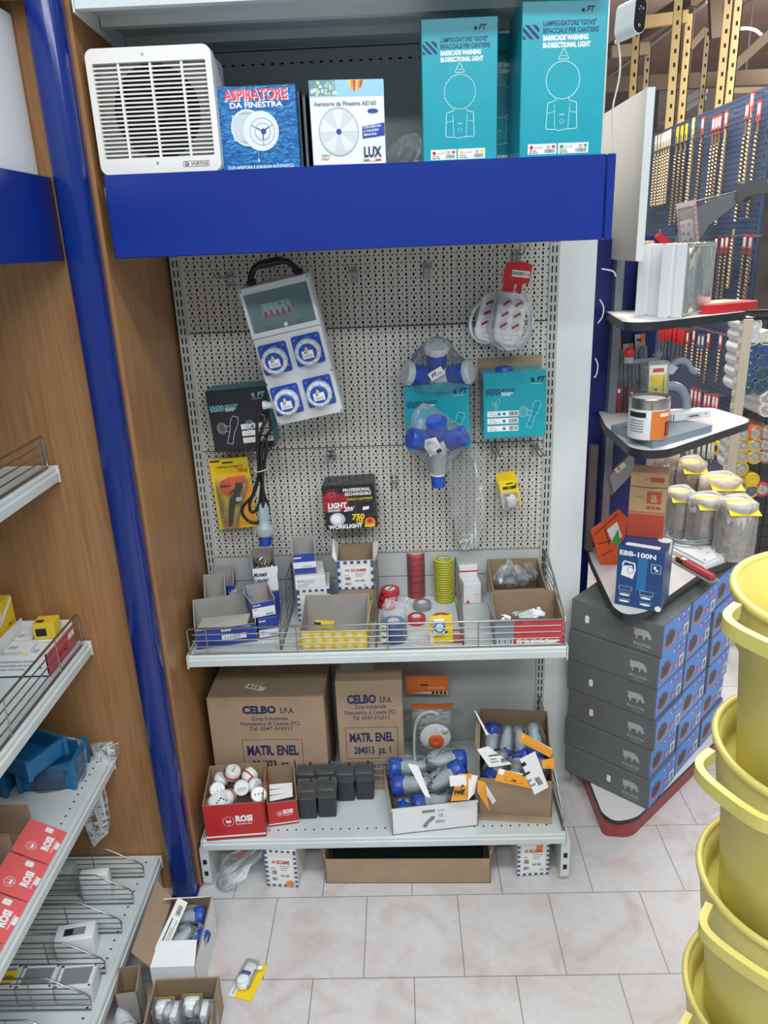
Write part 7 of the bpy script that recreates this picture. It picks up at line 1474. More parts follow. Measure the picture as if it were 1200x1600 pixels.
# tool packs on the blue panel
for i, (tl, tr, bl, lab) in enumerate((((969, 527), (986, 525), (956, 648), 'long red-handled tool pack hanging on the blue panel, next to the silver post'), ((983, 537), (999, 535), (976, 650), 'long red-handled tool pack in the middle of the three on the blue panel'), ((1001, 522), (1017, 520), (994, 640), 'long grey tool pack hanging highest on the blue panel'))):
    M, w, h = wallplane(tl, tr, bl, 0.232-0.006*i); t = thing('tool_pack', lab, 'tool pack', M); b = MB(); b.box(0, w, 0, 0.002, 0, h, mat('pack card grey', (0.55, 0.54, 0.52), 0.5)); f = Face(b, (0, 0, 0), (1, 0, 0), (0, 0, 1)); f.rect(0, 0, w, h*0.84, mat('pack clear grey', (0.30, 0.31, 0.34), 0.3)); f.rect(w*0.5, h*0.88, w*0.5, h*0.12, ink_orange); f.rect(w*0.2, h*0.91, w*0.4, h*0.03, ink); b.build('backing_card', t)
    if i < 2:
        b = MB(); b.cyl((w*0.5, -0.010, h*0.02), (w*0.5, -0.010, h*0.40), 0.012, mat('pack red', (0.50, 0.05, 0.08), 0.35), 0.009); b.cyl((w*0.5, -0.008, h*0.4), (w*0.55, -0.008, h*0.80), 0.004, ink_grey); b.build('tool', t)
        b = MB(); f = Face(b, (w*0.4, -0.0225, h*0.30), (1, 0, 0), (0, 0, 1)); f.poly(rrect(0, 0.009, 0, 0.012, 0.003, 3), paper); b.build('price_sticker', t)
    else:
        b = MB(); b.cyl((w*0.5, -0.008, h*0.05), (w*0.5, -0.008, h*0.80), 0.006, ink_grey); b.build('tool', t)
    b = MB(); b.rbox(0.001, w-0.001, -0.022, -0.0005, 0.002, h*0.86, clear, 0.004, 1); b.build('blister', t)
# ---- lower shelf
Zl = ZL3+0.001
P = fit((960, 943), (1031, 957), (971, 853), Zl); ebb = mat('deep blue card', (0.010, 0.060, 0.20), 0.3, noise=0.1, nscale=9)
P = (P[0], P[1], P[2], P[3])
o, w, h = carton('polisher_box', 'dark blue box lettered EBB-100N standing at the tip of the lower display shelf', 'box', P, 0.115, ebb)
b = MB(); f = front(o, b); f.rect(w*0.45, h*0.30, w*0.20, h*0.55, mat('mid blue print', (0.02, 0.16, 0.42), 0.35)); f.text('EBB-100N', w*0.04, h*0.86, h*0.075, ink_white, w=w*0.78, bold=0.035)
f.poly([(w*0.10, h*0.52), (w*0.36, h*0.48), (w*0.40, h*0.60), (w*0.32, h*0.70), (w*0.12, h*0.68)], ink_white); f.line([(w*0.12, h*0.70), (w*0.16, h*0.76), (w*0.38, h*0.74), (w*0.40, h*0.62)], 0.004, ink_white); f.up().ring(w*0.30, h*0.62, w*0.07, 0.0012, ebb, 14)
f.frame(w*0.74, h*0.64, w*0.2, h*0.14, 0.0009, ink_white); f.rect(w*0.79, h*0.70, w*0.05, h*0.05, ink_white); f.rect(w*0.83, h*0.67, w*0.06, h*0.03, ink_white)
f.rect(w*0.06, h*0.31, w*0.88, 0.0008, ink_sky)
for c_, x in ((0, 0.08), (1, 0.54)):
    f.frame(w*x, h*0.27-h*0.03*c_, w*0.28, h*0.07, 0.0007, ink_white)
    for i in range(2): f.disc(w*(x+0.13), h*(0.19-i*0.11), w*0.12, ink_white, 14, h*0.018); f.line([(w*x, h*(0.225-i*0.11)), (w*(x+0.27), h*(0.225-i*0.11))], 0.0007, ink_white)
f.disc(w*0.95, h*0.05, w*0.07, paper, 10); b.build('printed_front', o)
b = MB(); f = Face(b, (0, 0, h), (1, 0, 0), (0, 1, 0)); f.poly(rrect(w*0.12, w*0.86, 0.012, 0.035, 0.006, 3), paper); f.disc(w*0.85, 0.09, w*0.16, paper, 16, 0.02); b.build('printed_top', o)
b = MB(); f = Face(b, (w, 0, 0), (0, 1, 0), (0, 0, 1)); f.line([(0.012, 0.01), (0.02, h*0.5), (0.016, h*0.9)], 0.002, ink); f.up().disc(0.07, h*0.93, 0.02, paper, 12); b.build('printed_side', o)
zt = Zl+h
a, c = at((979, 836), z=zt+0.001), at((1035, 842), z=zt+0.001); tlp = fit((979, 836), (1035, 842), (988, 737), zt+0.001)
tan_box = mat('tan printed card', (0.42, 0.28, 0.15), 0.7); ave_red = mat('brick red print', (0.42, 0.06, 0.03), 0.5)
P = (tlp[0], tlp[1], tlp[2], tlp[3]); o, w, h = carton('switch_carton', 'tan and brick-red box lettered ave standing on the EBB-100N box', 'box', P, 0.075, tan_box)
b = MB(); f = front(o, b); f.rect(0, 0, w, h*0.36, ave_red); f.rect(0, h*0.375, w, h*0.010, ave_red); f.rect(0, h*0.395, w, h*0.006, ave_red); f.rect(w*0.48, h*0.53, w*0.40, h*0.19, ave_red); f.up().text('a', w*0.68, h*0.565, h*0.15, tan_box, 'c', bold=0.03); f.text('ave', w*0.68, h*0.445, h*0.075, ave_red, 'c', w*0.40, 0.03)
f.rect(w*0.16, h*0.63, w*0.28, h*0.006, ave_red); f.rect(w*0.32, h*0.60, w*0.12, h*0.004, ave_red); f.rect(w*0.56, h*0.865, w*0.36, h*0.07, ave_red); f.rect(w*0.40, h*0.885, w*0.14, h*0.03, mat('pale brick', (0.46, 0.20, 0.11), 0.5)); f.line([(0, h*0.785), (w*0.5, h*0.775), (w, h*0.79)], 0.0018, ink); b.build('printed_front', o)
# orange pack leaning on the blue panel
c4 = [at(p, y=0.10) for p in ((937, 880), (968, 887), (981, 810), (968, 797), (924, 830))]
o0 = c4[0]; t = thing('orange_pack', 'orange packet with black pattern and white-green card leaning behind the EBB box', 'packet', T(*o0)); b = MB(); L5 = [p-o0 for p in c4]; n = Vector((0, 0.012, 0)); orp = mat('orange packet', (0.75, 0.10, 0.02), 0.3)
b.add(L5+[p+n for p in L5], [(0, 1, 2, 3, 4), (9, 8, 7, 6, 5)]+[(i, 5+i, 5+(i+1) % 5, (i+1) % 5) for i in range(5)], orp)
f = Face(b, L5[0], (1, 0, 0), (0, 0, 1)); 
def rel(px): p = at(px, y=0.10)-o0; return p.x, p.z
for q in (((930, 835), (965, 803)), ((936, 850), (962, 842)), ((940, 868), (956, 860)), ((945, 825), (952, 850))): f.line([rel(q[0]), rel(q[1])], 0.004, brown_glove)
f.up().poly([rel(p) for p in ((948, 828), (964, 815), (972, 838), (957, 848))], paper); f.up().poly([rel(p) for p in ((956, 845), (966, 826), (970, 858))], ink_green); b.build('packet', t)
# clear oval pack under the middle shelf
c4 = [at(p, y=0.14) for p in ((955, 775), (993, 735), (991, 708), (984, 706), (948, 745))]
o0 = c4[0]; t = thing('lens_pack', 'tilted clear pack with grey part hanging under the middle display shelf', 'blister pack', T(*o0)); b = MB(); L5 = [p-o0 for p in c4]; n = Vector((0, 0.004, 0)); b.add(L5+[p+n for p in L5], [(0, 1, 2, 3, 4), (9, 8, 7, 6, 5)]+[(i, 5+i, 5+(i+1) % 5, (i+1) % 5) for i in range(5)], mat('pack brown edge', (0.22, 0.16, 0.14), 0.5)); b.build('backing_card', t)
mid_ = sum(L5, Vector())/5; b = MB(); v = [mid_+(p-mid_)*0.85+Vector((0, -0.008, 0)) for p in L5]; b.add(v+[p+Vector((0, 0.008, 0)) for p in v], [(0, 1, 2, 3, 4)]+[(i, 5+i, 5+(i+1) % 5, (i+1) % 5) for i in range(5)], mat('pack grey part', (0.32, 0.34, 0.33), 0.3)); b.build('blister', t)
b = MB(); f = Face(b, mid_+Vector((-0.02, -0.009, -0.008)), (1, 0, 0.9), (-0.9, 0, 1)); f.rect(0, 0, 0.035, 0.016, paper); f.up().disc(0.012, 0.008, 0.006, ink_orange, 12); b.build('sticker', t)
# bagged rolls with yellow headers
felt = mat('grey felt roll', (0.58, 0.545, 0.51), 0.85, noise=0.08, nscale=30, bump=0.2, bscale=60); felt_tan = mat('tan felt roll', (0.64, 0.52, 0.40), 0.85, noise=0.1, nscale=30)
def roll_bag(label, px, r, h, m, yl=True, lean=0, dz=0.0, head=0.0):
    r *= 1.12 if yl else 1.0
    q = at(px, z=Zl); t = thing('bagged_roll', label, 'bagged roll', T(q.x, q.y, Zl) @ Ry(rad(lean)))
    b = MB(); rr = random.Random(int(px[0])); pr = [(r*0.96, 0), (r*1.02, h*0.1), (r, h*0.5), (r*1.02, h*0.8), (r*0.93, h*0.96), (r*0.60, h), (0.002, h*0.985)]; b.lathe(pr, m, None, 24); b.build('roll', t)
    bag('bag_film', t, [(0, 0, 0.0, r*1.04, r*1.04), (0, 0, h*0.3, r*1.07, r*1.07), (0, 0, h*0.7, r*1.06, r*1.06), (0, 0, h*0.97, r*1.0, r*1.0), (0, 0, h*1.05, r*0.65, r*0.65), (0.01, 0, h*1.10, r*0.3, r*0.3)], clear, seed=int(px[0]), k=0.05)
    if yl:
        b = MB(); a, c = r*1.05, r*0.55; vs = [(-a*0.75, -a*1.02, h*0.86), (a*0.80, -a*1.0, h*0.84), (a*0.62, -c*0.1, h*1.02), (-a*0.68, -c*0.05, h*1.03)]; b.add(vs+[(x, y, z-0.002) for x, y, z in vs], [(0, 1, 2, 3), (7, 6, 5, 4), (0, 4, 5, 1), (1, 5, 6, 2), (2, 6, 7, 3), (3, 7, 4, 0)], mat('yellow header', (0.80, 0.66, 0.02), 0.4))
        f = Face(b, vs[0], Vector(vs[1])-Vector(vs[0]), Vector(vs[3])-Vector(vs[0]))
        for i in range(3): f.rect(a*0.3, 0.01+0.009*i, a*1.2, 0.002, mat('mustard ink', (0.45, 0.33, 0.02), 0.5))
        b.build('yellow_header', t)
    return t
roll_bag('bagged grey roll with yellow header next to the ave box, front row', (1056, 838), 0.047, 0.165, felt)
roll_bag('bagged grey roll with yellow header, middle of the front row', (1098, 850), 0.052, 0.165, felt)
roll_bag('tall bagged grey roll with shiny creased film, end of the front row', (1143, 868), 0.053, 0.185, felt, True)
roll_bag('bagged tan roll behind the ave box with no header showing', (1030, 800), 0.055, 0.230, felt_tan, False)
roll_bag('bagged tan roll in the back row between two other tan rolls', (1072, 805), 0.048, 0.205, felt_tan)
roll_bag('wide bagged tan roll at the end of the back row', (1118, 822), 0.060, 0.180, felt_tan)
# white panel with coiled grey cable
c4 = [at(p, z=Zl+0.022) for p in ((1042, 850), (1100, 881), (1163, 854), (1100, 827))]
o0 = c4[0]; t = thing('white_panel_unit', 'flat white panel unit with slots lying on the lower display shelf', 'panel', T(o0.x, o0.y, Zl)); q4 = [(p.x-o0.x, p.y-o0.y) for p in c4]
b = MB(); b.prism(q4, 0, 0.014, white_pl); cc = (sum(p[0] for p in q4)/4, sum(p[1] for p in q4)/4); b.prism([(cc[0]+(p[0]-cc[0])*0.92, cc[1]+(p[1]-cc[1])*0.92) for p in q4], 0.014, 0.022, white_pl); b.build('panel_body', t)
uu = Vector((q4[2][0]-q4[1][0], q4[2][1]-q4[1][1], 0)); vv = Vector((q4[0][0]-q4[1][0], q4[0][1]-q4[1][1], 0)); b = MB(); f = Face(b, (q4[1][0], q4[1][1], 0.022), uu, vv); f.n = Vector((0, 0, 1)); Lu, Lv = uu.length, vv.length
for i in range(3):
    for j in range(3): f.rect(Lu*(0.30+0.2*j), Lv*(0.25+0.2*i), Lu*0.08, Lv*0.02, ink_grey)
f.disc(Lu*0.1, Lv*0.1, 0.004, ink, 8); f.disc(Lu*0.9, Lv*0.12, 0.004, ink, 8); f.disc(Lu*0.9, Lv*0.9, 0.004, ink, 8); b.build('slots', t)
b = MB(); cen = at((1082, 843), z=Zl+0.024); pts = []
for i in range(70):
    a = 2*math.pi*i/22; k = 0.062+0.004*math.sin(i*0.7); p = (cen.x-0.01+k*1.15*math.cos(a), cen.y+k*math.sin(a), Zl+0.0275+0.00022*i); pts.append(p)
t = thing('cable_coil', 'coil of thin grey cable lying on the flat white panel', 'cable', T(cen.x, cen.y, Zl+0.024)); b.tube([Vector(p)-Vector((cen.x, cen.y, Zl+0.024)) for p in pts], 0.0032, mat('grey cable', (0.33, 0.36, 0.37), 0.45), 6); b.build('cable', t)
# red tool pack
a, c = at((1050, 874), z=Zl), at((1112, 909), z=Zl); d_ = c-a; t = thing('red_handled_tool', 'packed hand tool with long red grip lying before the white panel', 'hand tool', T(a.x, a.y, Zl) @ Rz(math.atan2(d_.y, d_.x))); L = d_.length
b = MB(); b.box(-0.005, L*1.04, -0.014, 0.026, 0, 0.003, mat('pack board grey', (0.28, 0.25, 0.22), 0.6)); b.build('backing_card', t)
b = MB(); b.rbox(L*0.28, L, -0.006, 0.016, 0.003, 0.022, mat('grip red', (0.50, 0.06, 0.06), 0.4), 0.006, 3); b.build('red_grip', t); b = MB(); b.rbox(L*0.10, L*0.30, -0.004, 0.014, 0.003, 0.016, black_pl, 0.004, 2); b.build('jaw', t)
b = MB(); b.lathe([(0.011, 0), (0.010, 0.002)], ink_orange, T(L*0.10, 0.008, 0.017), 14); b.box(L*0.24, L*0.34, -0.006, 0.008, 0.0222, 0.0232, paper); b.build('sticker', t)
# ---- wall camera on the pillar
t = thing('security_camera', 'white capsule-shaped security camera with black face fixed on the pillar', 'camera', T(0.630, 0.02, 2.085))
K = Vector((0.630, 0.02, 2.085)); p = at((985, 30), y=-0.045)-K
b = MB(); Mx = T(*p) @ Rz(rad(28)) @ Rx(rad(-4)) @ Ry(rad(7))
def capsule(rx, rz_, n=8): return rrect(-rx, rx, -rz_, rz_, rx*0.999, n)
b.prism(capsule(0.0185, 0.039), -0.030, 0.030, white_pl, Mx @ XZ, True); b.build('camera_body', t)
b = MB(); b.prism(capsule(0.0165, 0.037), -0.0315, -0.030, mat('gloss black', (0.01, 0.01, 0.012), 0.08), Mx @ XZ); b.build('face_plate', t)
b = MB(); b.lathe([(0.008, 0), (0.007, 0.002), (0.002, 0.0025)], mat('lens glass', (0.02, 0.02, 0.05), 0.05), Mx @ T(0, -0.0315, 0.010) @ Rx(rad(90)), 16); b.lathe([(0.004, 0), (0.003, 0.001)], ink_grey, Mx @ T(0, -0.0315, -0.022) @ Rx(rad(90)), 10); b.build('lens', t)
b = MB(); b.cyl(at((980, 56), y=-0.03)-K, at((962, 66), y=0.0)-K, 0.005, white_pl); b.build('bracket', t)
b = MB(); b.tube(smooth([at(p, y=-0.02)-K for p in ((966, 64), (969, 95), (967, 125), (958, 165), (957, 195), (961, 238))], 5), 0.0022, white_pl, 6); b.build('power_lead', t)
t = thing('wall_cable', 'thin white cable looping down the edge of the white pillar', 'cable', T(0.622, 0.0, 1.5)); K = Vector((0.622, 0.0, 1.5)); b = MB(); b.tube(smooth([at(p, y=-0.004)-K for p in ((940, 420), (958, 424), (962, 432))], 4), 0.002, white_pl, 5); b.tube(smooth([at(p, y=0.0)-K for p in ((937, 468), (943, 480), (941, 495), (934, 505))], 4), 0.0018, white_pl, 5); b.tube(smooth([at(p, y=0.0)-K for p in ((930, 560), (934, 570), (932, 585), (928, 590))], 4), 0.0018, white_pl, 5); b.build('cable', t)

# ================================================================ stack of yellow tubs
tub_y = mat('yellow tub plastic', (0.64, 0.565, 0.15), 0.40, noise=0.04, nscale=8)
R0 = 0.166
def make_tub(label, M, deep=False):
    t = thing('yellow_tub', label, 'tub', M); h = 0.29
    inner = [(0.139, 0.188), (0.1345, 0.16), (0.125, 0.012), (0.001, 0.010)] if deep else [(0.1425, 0.243), (0.1405, 0.2385), (0.001, 0.238)]
    b = MB(); b.lathe([(0.001, 0.0), (0.120, 0.0), (0.126, 0.006), (0.134, 0.10), (0.141, 0.185), (0.149, 0.20), (0.158, h-0.014), (0.158, h-0.004), (0.153, h-0.004), (0.144, 0.205 if deep else 0.250)]+inner, tub_y, None, 48, True, False); b.build('tub_wall', t)
    b = MB(); b.lathe([(0.1535, h-0.010), (0.163, h-0.010), (0.1645, h-0.004), (0.163, h+0.001), (0.157, h+0.002), (0.153, h-0.002), (0.1535, h-0.010)], tub_y, None, 48, True, False); b.build('rim', t)
    for a in (0, math.pi):
        b = MB(); pts = [(0.158, -0.075, h-0.004), (0.190, -0.066, h-0.006), (0.203, -0.045, h-0.008), (0.206, 0, h-0.009), (0.203, 0.045, h-0.008), (0.190, 0.066, h-0.006), (0.158, 0.075, h-0.004)]
        P_ = smooth(pts, 4); vs = []; fs = []
        for i, p in enumerate(P_):
            tdir = (P_[min(i+1, len(P_)-1)]-P_[max(i-1, 0)]).normalized(); nrm = Vector((-tdir.y, tdir.x, 0)).normalized()
            for sx_, sz_ in ((-1, 1), (1, 1), (1, -1), (-1, -1)): vs.append(p+nrm*(0.0055*sx_)+Vector((0, 0, 0.006 if sz_ > 0 else -0.014)))
        for i in range(len(P_)-1):
            for k in range(4): fs.append((i*4+k, i*4+(k+1) % 4, i*4+4+(k+1) % 4, i*4+4+k))
        b.add(vs, fs, tub_y, False, Rz(a)); b.build('handle', t)
    return t
TZ = (0.96, 0.72, 0.48, 0.24, 0.0)
tl_ = ('topmost yellow tub of the stack, its rim highest', 'second yellow tub from the top of the stack', 'third yellow tub from the top of the stack', 'fourth yellow tub from the top of the stack, low near floor', 'lowest yellow tub of the stack, standing on the floor')
lefts = ((1138, 925), (1112, 1180), (1098, 1365))
tub0 = None
for i, z in enumerate(TZ):
    px = lefts[min(i, 2)]; q = at(px, z=TZ[min(i, 2)]+0.29)
    X = q.x+0.168
    a = rad((211, 205, 219, 215, 210)[i])
    M = T(0.689, -1.195, z) @ Rz(a)
    if i == 0: make_tub(tl_[0], M, True)
    elif tub0 is None: tub0 = make_tub(tl_[1], M)
    else: dup(tub0, M, tl_[i])
# ================================================================ blue tool wall beyond the display, along x = 1.75
XW = 1.75
m, nt, b = nodes_mat('blue perforated steel'); L = nt.links.new
tc = N(nt, 'ShaderNodeTexCoord'); sx = N(nt, 'ShaderNodeSeparateXYZ'); L(tc.outputs['Object'], sx.inputs[0])
hole = oval(cell(sx.outputs[1], 0, 0.025), cell(sx.outputs[2], 0, 0.025), 0.006, 0.004)
mx = N(nt, 'ShaderNodeMix', data_type='RGBA'); L(hole, mx.inputs[0]); mx.inputs[6].default_value = (0.058, 0.085, 0.15, 1); mx.inputs[7].default_value = (0.012, 0.018, 0.035, 1); L(mx.outputs[2], b.inputs['Base Color']); b.inputs['Roughness'].default_value = 0.4
blue_perf = m
tw = thing('tool_wall', 'blue perforated steel wall hung with drill bits beyond the corner display', 'tool wall', T(XW, 2.7, 0))
zs = (0.02, 0.62, 1.22, 1.82, 2.30)
for i in range(4):
    for (y0, y1) in ((-1.05, 0.0), (0.002, 1.05)):
        b = MB(); b.box(0, 0.02, y0, y1, zs[i]+0.002, zs[i+1], blue_perf); b.build('perforated_panel', tw)
for y in (-1.06, 0.0, 1.06):
    b = MB(); b.box(-0.012, 0.0, y-0.018, y+0.018, 0, 2.30, blue_perf); z = 0.05
    while z < 2.28: b.box(-0.0128, -0.0118, y-0.004, y+0.004, z, z+0.02, dark_hole); z += 0.05
    b.build('upright', tw)
steel = mat('drill steel', (0.24, 0.19, 0.13), 0.4, 0.6); brass = mat('pale drill steel', (0.50, 0.39, 0.24), 0.4, 0.5)
tagred = mat('tag red', (0.62, 0.05, 0.04), 0.4); tagyel = mat('tag yellow', (0.80, 0.58, 0.03), 0.4); tagpale = mat('tag pale', (0.70, 0.68, 0.52), 0.5)
_bits = {}
def bit_mesh(Ld, r, m, shank=0.18):
    k = (round(Ld, 2), r, m.name)
    if k in _bits: return _bits[k]
    b = MB(); n = 6; turns = Ld*(1-shank)/0.035; st = max(10, int(turns*6)); vs = []; fs = []
    for i in range(st+1):
        t = i/st; z = -Ld*shank-Ld*(1-shank)*t; a0 = 2*math.pi*turns*t
        for j in range(n):
            a = 2*math.pi*j/n; q = r*(1.15 if j % 3 == 0 else 0.62); vs.append((q*math.cos(a+a0), q*math.sin(a+a0), z))
    for i in range(st):
        for j in range(n): fs.append((i*n+j, i*n+(j+1) % n, (i+1)*n+(j+1) % n, (i+1)*n+j))
    b.add(vs, fs, m); b.cyl((0, 0, 0), (0, 0, -Ld*shank), r*0.75, m, n=8)
    o = b.build('drill_bit', None); me = o.data; bpy.data.objects.remove(o); _bits[k] = me; return me
def drill(px_top, py_top, py_bot, label, group, tagm, m, r=0.009, x=XW-0.045, card=True, tag2=paper):
    top = at((px_top, py_top), x=x); bot = at((px_top, py_bot), x=x); Ld = top.z-bot.z
    t = thing('drill_bit_pack', label, 'drill bit', T(x, top.y, top.z), group)
    o = bpy.data.objects.new('drill_bit', bit_mesh(max(Ld-0.05, 0.06), r, m)); C.objects.link(o); o.parent = t; o.location = (0, 0, -0.05)
    if card:
        b = MB(); b.box(-0.004, -0.001, -0.018, 0.018, -0.085, 0.0, tagm); b.box(-0.0048, -0.0038, -0.013, 0.013, -0.058, -0.012, tag2); b.build('hang_tag', t)
    b = MB(); b.tube([(0, 0, -0.008), (XW-x-0.002, 0, -0.004)], 0.0022, wire_grey, 5); b.build('hook_wire', t)
    return t
def row(items, label, group, tagm, m, **k):
    for it in items: drill(it[0], it[1], it[2], label, group, tagm, m, **k)
row([(1026, 212, 322), (1031, 210, 322), (1036, 208, 321), (1040, 206, 320), (1044, 204, 319), (1048, 202, 317)], 'pale short-tagged drill bit in the close bundle beside the white display panel', 'pale drill bits in the far bundle', tagpale, brass, r=0.010)
row([(1060, 198, 350), (1067, 196, 346), (1074, 193, 350)], 'long yellow-tagged drill bit next to the pale bundle on the tool wall', 'long yellow-tagged drill bits', tagyel, steel, r=0.011, tag2=tagyel)
row([(1085, 184, 316)], 'single pale drill bit with a narrow yellow tag between two yellow-tagged groups', None, tagyel, brass, r=0.012)
row([(1100, 182, 318)], 'red-tagged dark drill bit in the upper row beside the pale one', None, tagred, steel, r=0.011)
row([(1117, 182, 354), (1122, 180, 352), (1127, 178, 350)], 'red-tagged drill bit in the dense upper-row cluster', 'red-tagged drill bits in the dense cluster', tagred, steel, r=0.010)
row([(1137, 172, 350)], 'longest pale red-tagged drill bit closing the dense cluster', None, tagred, brass, r=0.010)
row([(1170, 160, 345)], 'long red-tagged drill bit hanging behind the saw grip', None, tagred, steel, r=0.011)
row([(1178, 142, 300)], 'red-tagged drill bit hung highest on the tool wall', None, tagred, brass, r=0.009)
row([(1189, 156, 340)], 'long red-tagged drill bit past the saw grip in the upper row', None, tagred, steel, r=0.010)
row([(1121, 369, 478), (1131, 368, 474), (1138, 367, 476)], 'red-tagged drill bit in the middle row behind the glass blocks', 'red-tagged drill bits in the middle row', tagred, steel, r=0.010)
row([(1149, 340, 452)], 'drill bit without tag hanging in the middle row', None, tagred, brass, r=0.010, card=False)
row([(1166, 366, 470), (1175, 367, 474)], 'drill bit of the middle-row pair nearest the blue upright', 'middle-row drill bit pair', tagred, steel, r=0.010)
# red-handled screwdrivers in the row under the top display shelf
for i, (px, py) in enumerate(((1034, 511), (1039, 510), (1044, 509), (1049, 510), (1056, 512), (1063, 514), (1068, 515))):
    p = at((px, py), x=XW-0.06); t = thing('screwdriver', 'red-handled tool hanging in the row beneath the top display shelf', 'screwdriver', T(XW-0.06, p.y, p.z), 'red-handled tools beneath the top display shelf')
    b = MB(); b.lathe([(0.010, -0.085), (0.014, -0.08), (0.014, -0.02), (0.011, 0)], red_pl, None, 10); b.build('handle', t); b = MB(); b.cyl((0, 0, -0.085), (0, 0, -0.17), 0.005, chrome, n=8); b.build('shaft', t); b = MB(); b.tube([(0, 0, -0.004), (0.0585, 0, 0.0)], 0.002, wire_grey, 5); b.build('hook_wire', t)
row([(1076, 517, 575), (1086, 514, 572), (1109, 518, 602), (1128, 520, 600), (1143, 526, 604)], 'red-tagged drill bit in the row under the top display shelf', 'red-tagged drill bits under the top shelf', tagred, steel, r=0.010)
row([(1094, 522, 585), (1100, 522, 590)], 'blue-grey tagged drill bit under the top display shelf', 'blue-tagged drill bits', mat('tag blue', (0.06, 0.12, 0.25), 0.4), steel, r=0.009, tag2=tagpale)
row([(1083, 606, 640), (1089, 608, 641), (1095, 610, 642), (1104, 614, 645), (1110, 615, 645), (1117, 616, 646), (1122, 618, 647)], 'short red-tagged bit in the low row above the white slim box', 'short red-tagged bits in the low row', tagred, steel, r=0.008)
row([(1076, 688, 712), (1083, 690, 716), (1094, 690, 722), (1102, 690, 718), (1110, 692, 725), (1116, 692, 724)], 'small bit or tool hanging in the lowest row under the middle display shelf', 'small tools in the lowest row', tagpale, steel, r=0.008)
p = at((1122, 700), x=XW-0.05); t = tag(MB().rbox(-0.01, 0, -0.03, 0.03, -0.04, 0.04, tagyel, 0.006, 2).build('tape_measure_pack', None, T(XW-0.05, p.y, p.z)), 'small yellow pack hanging at the end of the lowest tool row', 'tool pack'); b = MB(); b.lathe([(0.018, 0), (0.017, 0.002)], black_pl, T(-0.0105, 0, 0) @ Ry(rad(-90)), 14); b.build('dial', t)
for z_px, lab in (((1100, 210), 'long wire rail carrying the upper row of drill bits'), ((1140, 368), 'long wire rail carrying the middle row of drill bits'), ((1110, 517), 'long wire rail carrying the row of bits under the top shelf')):
    p = at(z_px, x=XW-0.05); t = thing('hanging_rail', lab, 'rail', T(XW-0.05, 0, p.z)); b = MB(); b.tube([(0, 1.72, 0), (0, 3.7, 0)], 0.003, wire_grey, 5); b.build('rail_wire', t); b = MB()
    for y in (1.8, 2.4, 3.0, 3.6): b.tube([(0, y, 0), (0.05, y, 0)], 0.003, wire_grey, 5)
    b.build('rail_arm', t)
# hand saw, scissors card, red pliers, cardboard pack hanging in front of the tool wall
xs = XW-0.13
t = thing('hand_saw', 'hand saw with dark grip and grey blade hanging before the drill bits', 'saw', T(*at((1160, 300), x=xs))); K = at((1160, 300), x=xs)
b = MB(); q = [at(p, x=xs)-K for p in ((1152, 300), (1110, 312), (1072, 335), (1055, 372), (1050, 400), (1072, 408), (1108, 352), (1152, 318))]; b.add(q+[p+Vector((0.003, 0, 0)) for p in q], [tuple(range(8)), tuple(range(15, 7, -1))]+[(i, 8+i, 8+(i+1) % 8, (i+1) % 8) for i in range(8)], mat('saw blade', (0.20, 0.21, 0.22), 0.4, 0.6)); b.build('blade', t)
b = MB(); q = [at(p, x=xs-0.012)-K for p in ((1147, 284), (1160, 287), (1198, 280), (1204, 300), (1165, 308), (1158, 316), (1146, 313), (1150, 300))]; b.add(q+[p+Vector((0.028, 0, 0)) for p in q], [tuple(range(8)), tuple(range(15, 7, -1))]+[(i, 8+i, 8+(i+1) % 8, (i+1) % 8) for i in range(8)], mat('saw grip', (0.05, 0.052, 0.055), 0.6)); b.build('grip', t)
b = MB(); b.tube([at((1172, 290), x=xs)-K, at((1172, 290), x=xs)-K+Vector((0.13, 0, 0.01))], 0.003, wire_grey, 5); b.build('hook_wire', t)
yf = at((1083, 315), x=1.42).y
M, w, h = wallplane((1072, 317), (1103, 310), (1062, 388), yf); t = thing('tool_card', 'clear-packed printed tool card with red dotted edge above the glass blocks', 'blister pack', M); b = MB(); b.box(0, w, 0, 0.003, 0, h, mat('card grey mauve', (0.38, 0.33, 0.33), 0.4)); f = Face(b, (0, 0, 0), (1, 0, 0), (0, 0, 1)); f.rect(w*0.10, h*0.05, w*0.70, h*0.55, mat('card pale mauve', (0.55, 0.51, 0.51), 0.5)); f.up()
for i, (x, z, mm) in enumerate(((0.25, 0.48, pink_ink), (0.55, 0.50, mat('leaf print', (0.30, 0.40, 0.12), 0.5)), (0.25, 0.3, ink_grey), (0.5, 0.28, ink_grey), (0.3, 0.12, ink_grey), (0.6, 0.14, ink_grey))): f.disc(w*x, h*z, w*0.09, mm, 12)
for i in range(8): f.rect(w*0.90, h*(0.08+0.11*i), w*0.07, h*0.06, tagred)
b.build('printed_card', t); b = MB(); b.tube([(w*0.5, 0.004, h*0.96), (w*0.5+0.33, 0.004, h*0.98)], 0.003, wire_grey, 5); b.build('hook_wire', t); b = MB(); b.rbox(w*0.02, w*0.86, -0.015, 0, h*0.03, h*0.9, clear, 0.004, 1); b.build('blister', t)
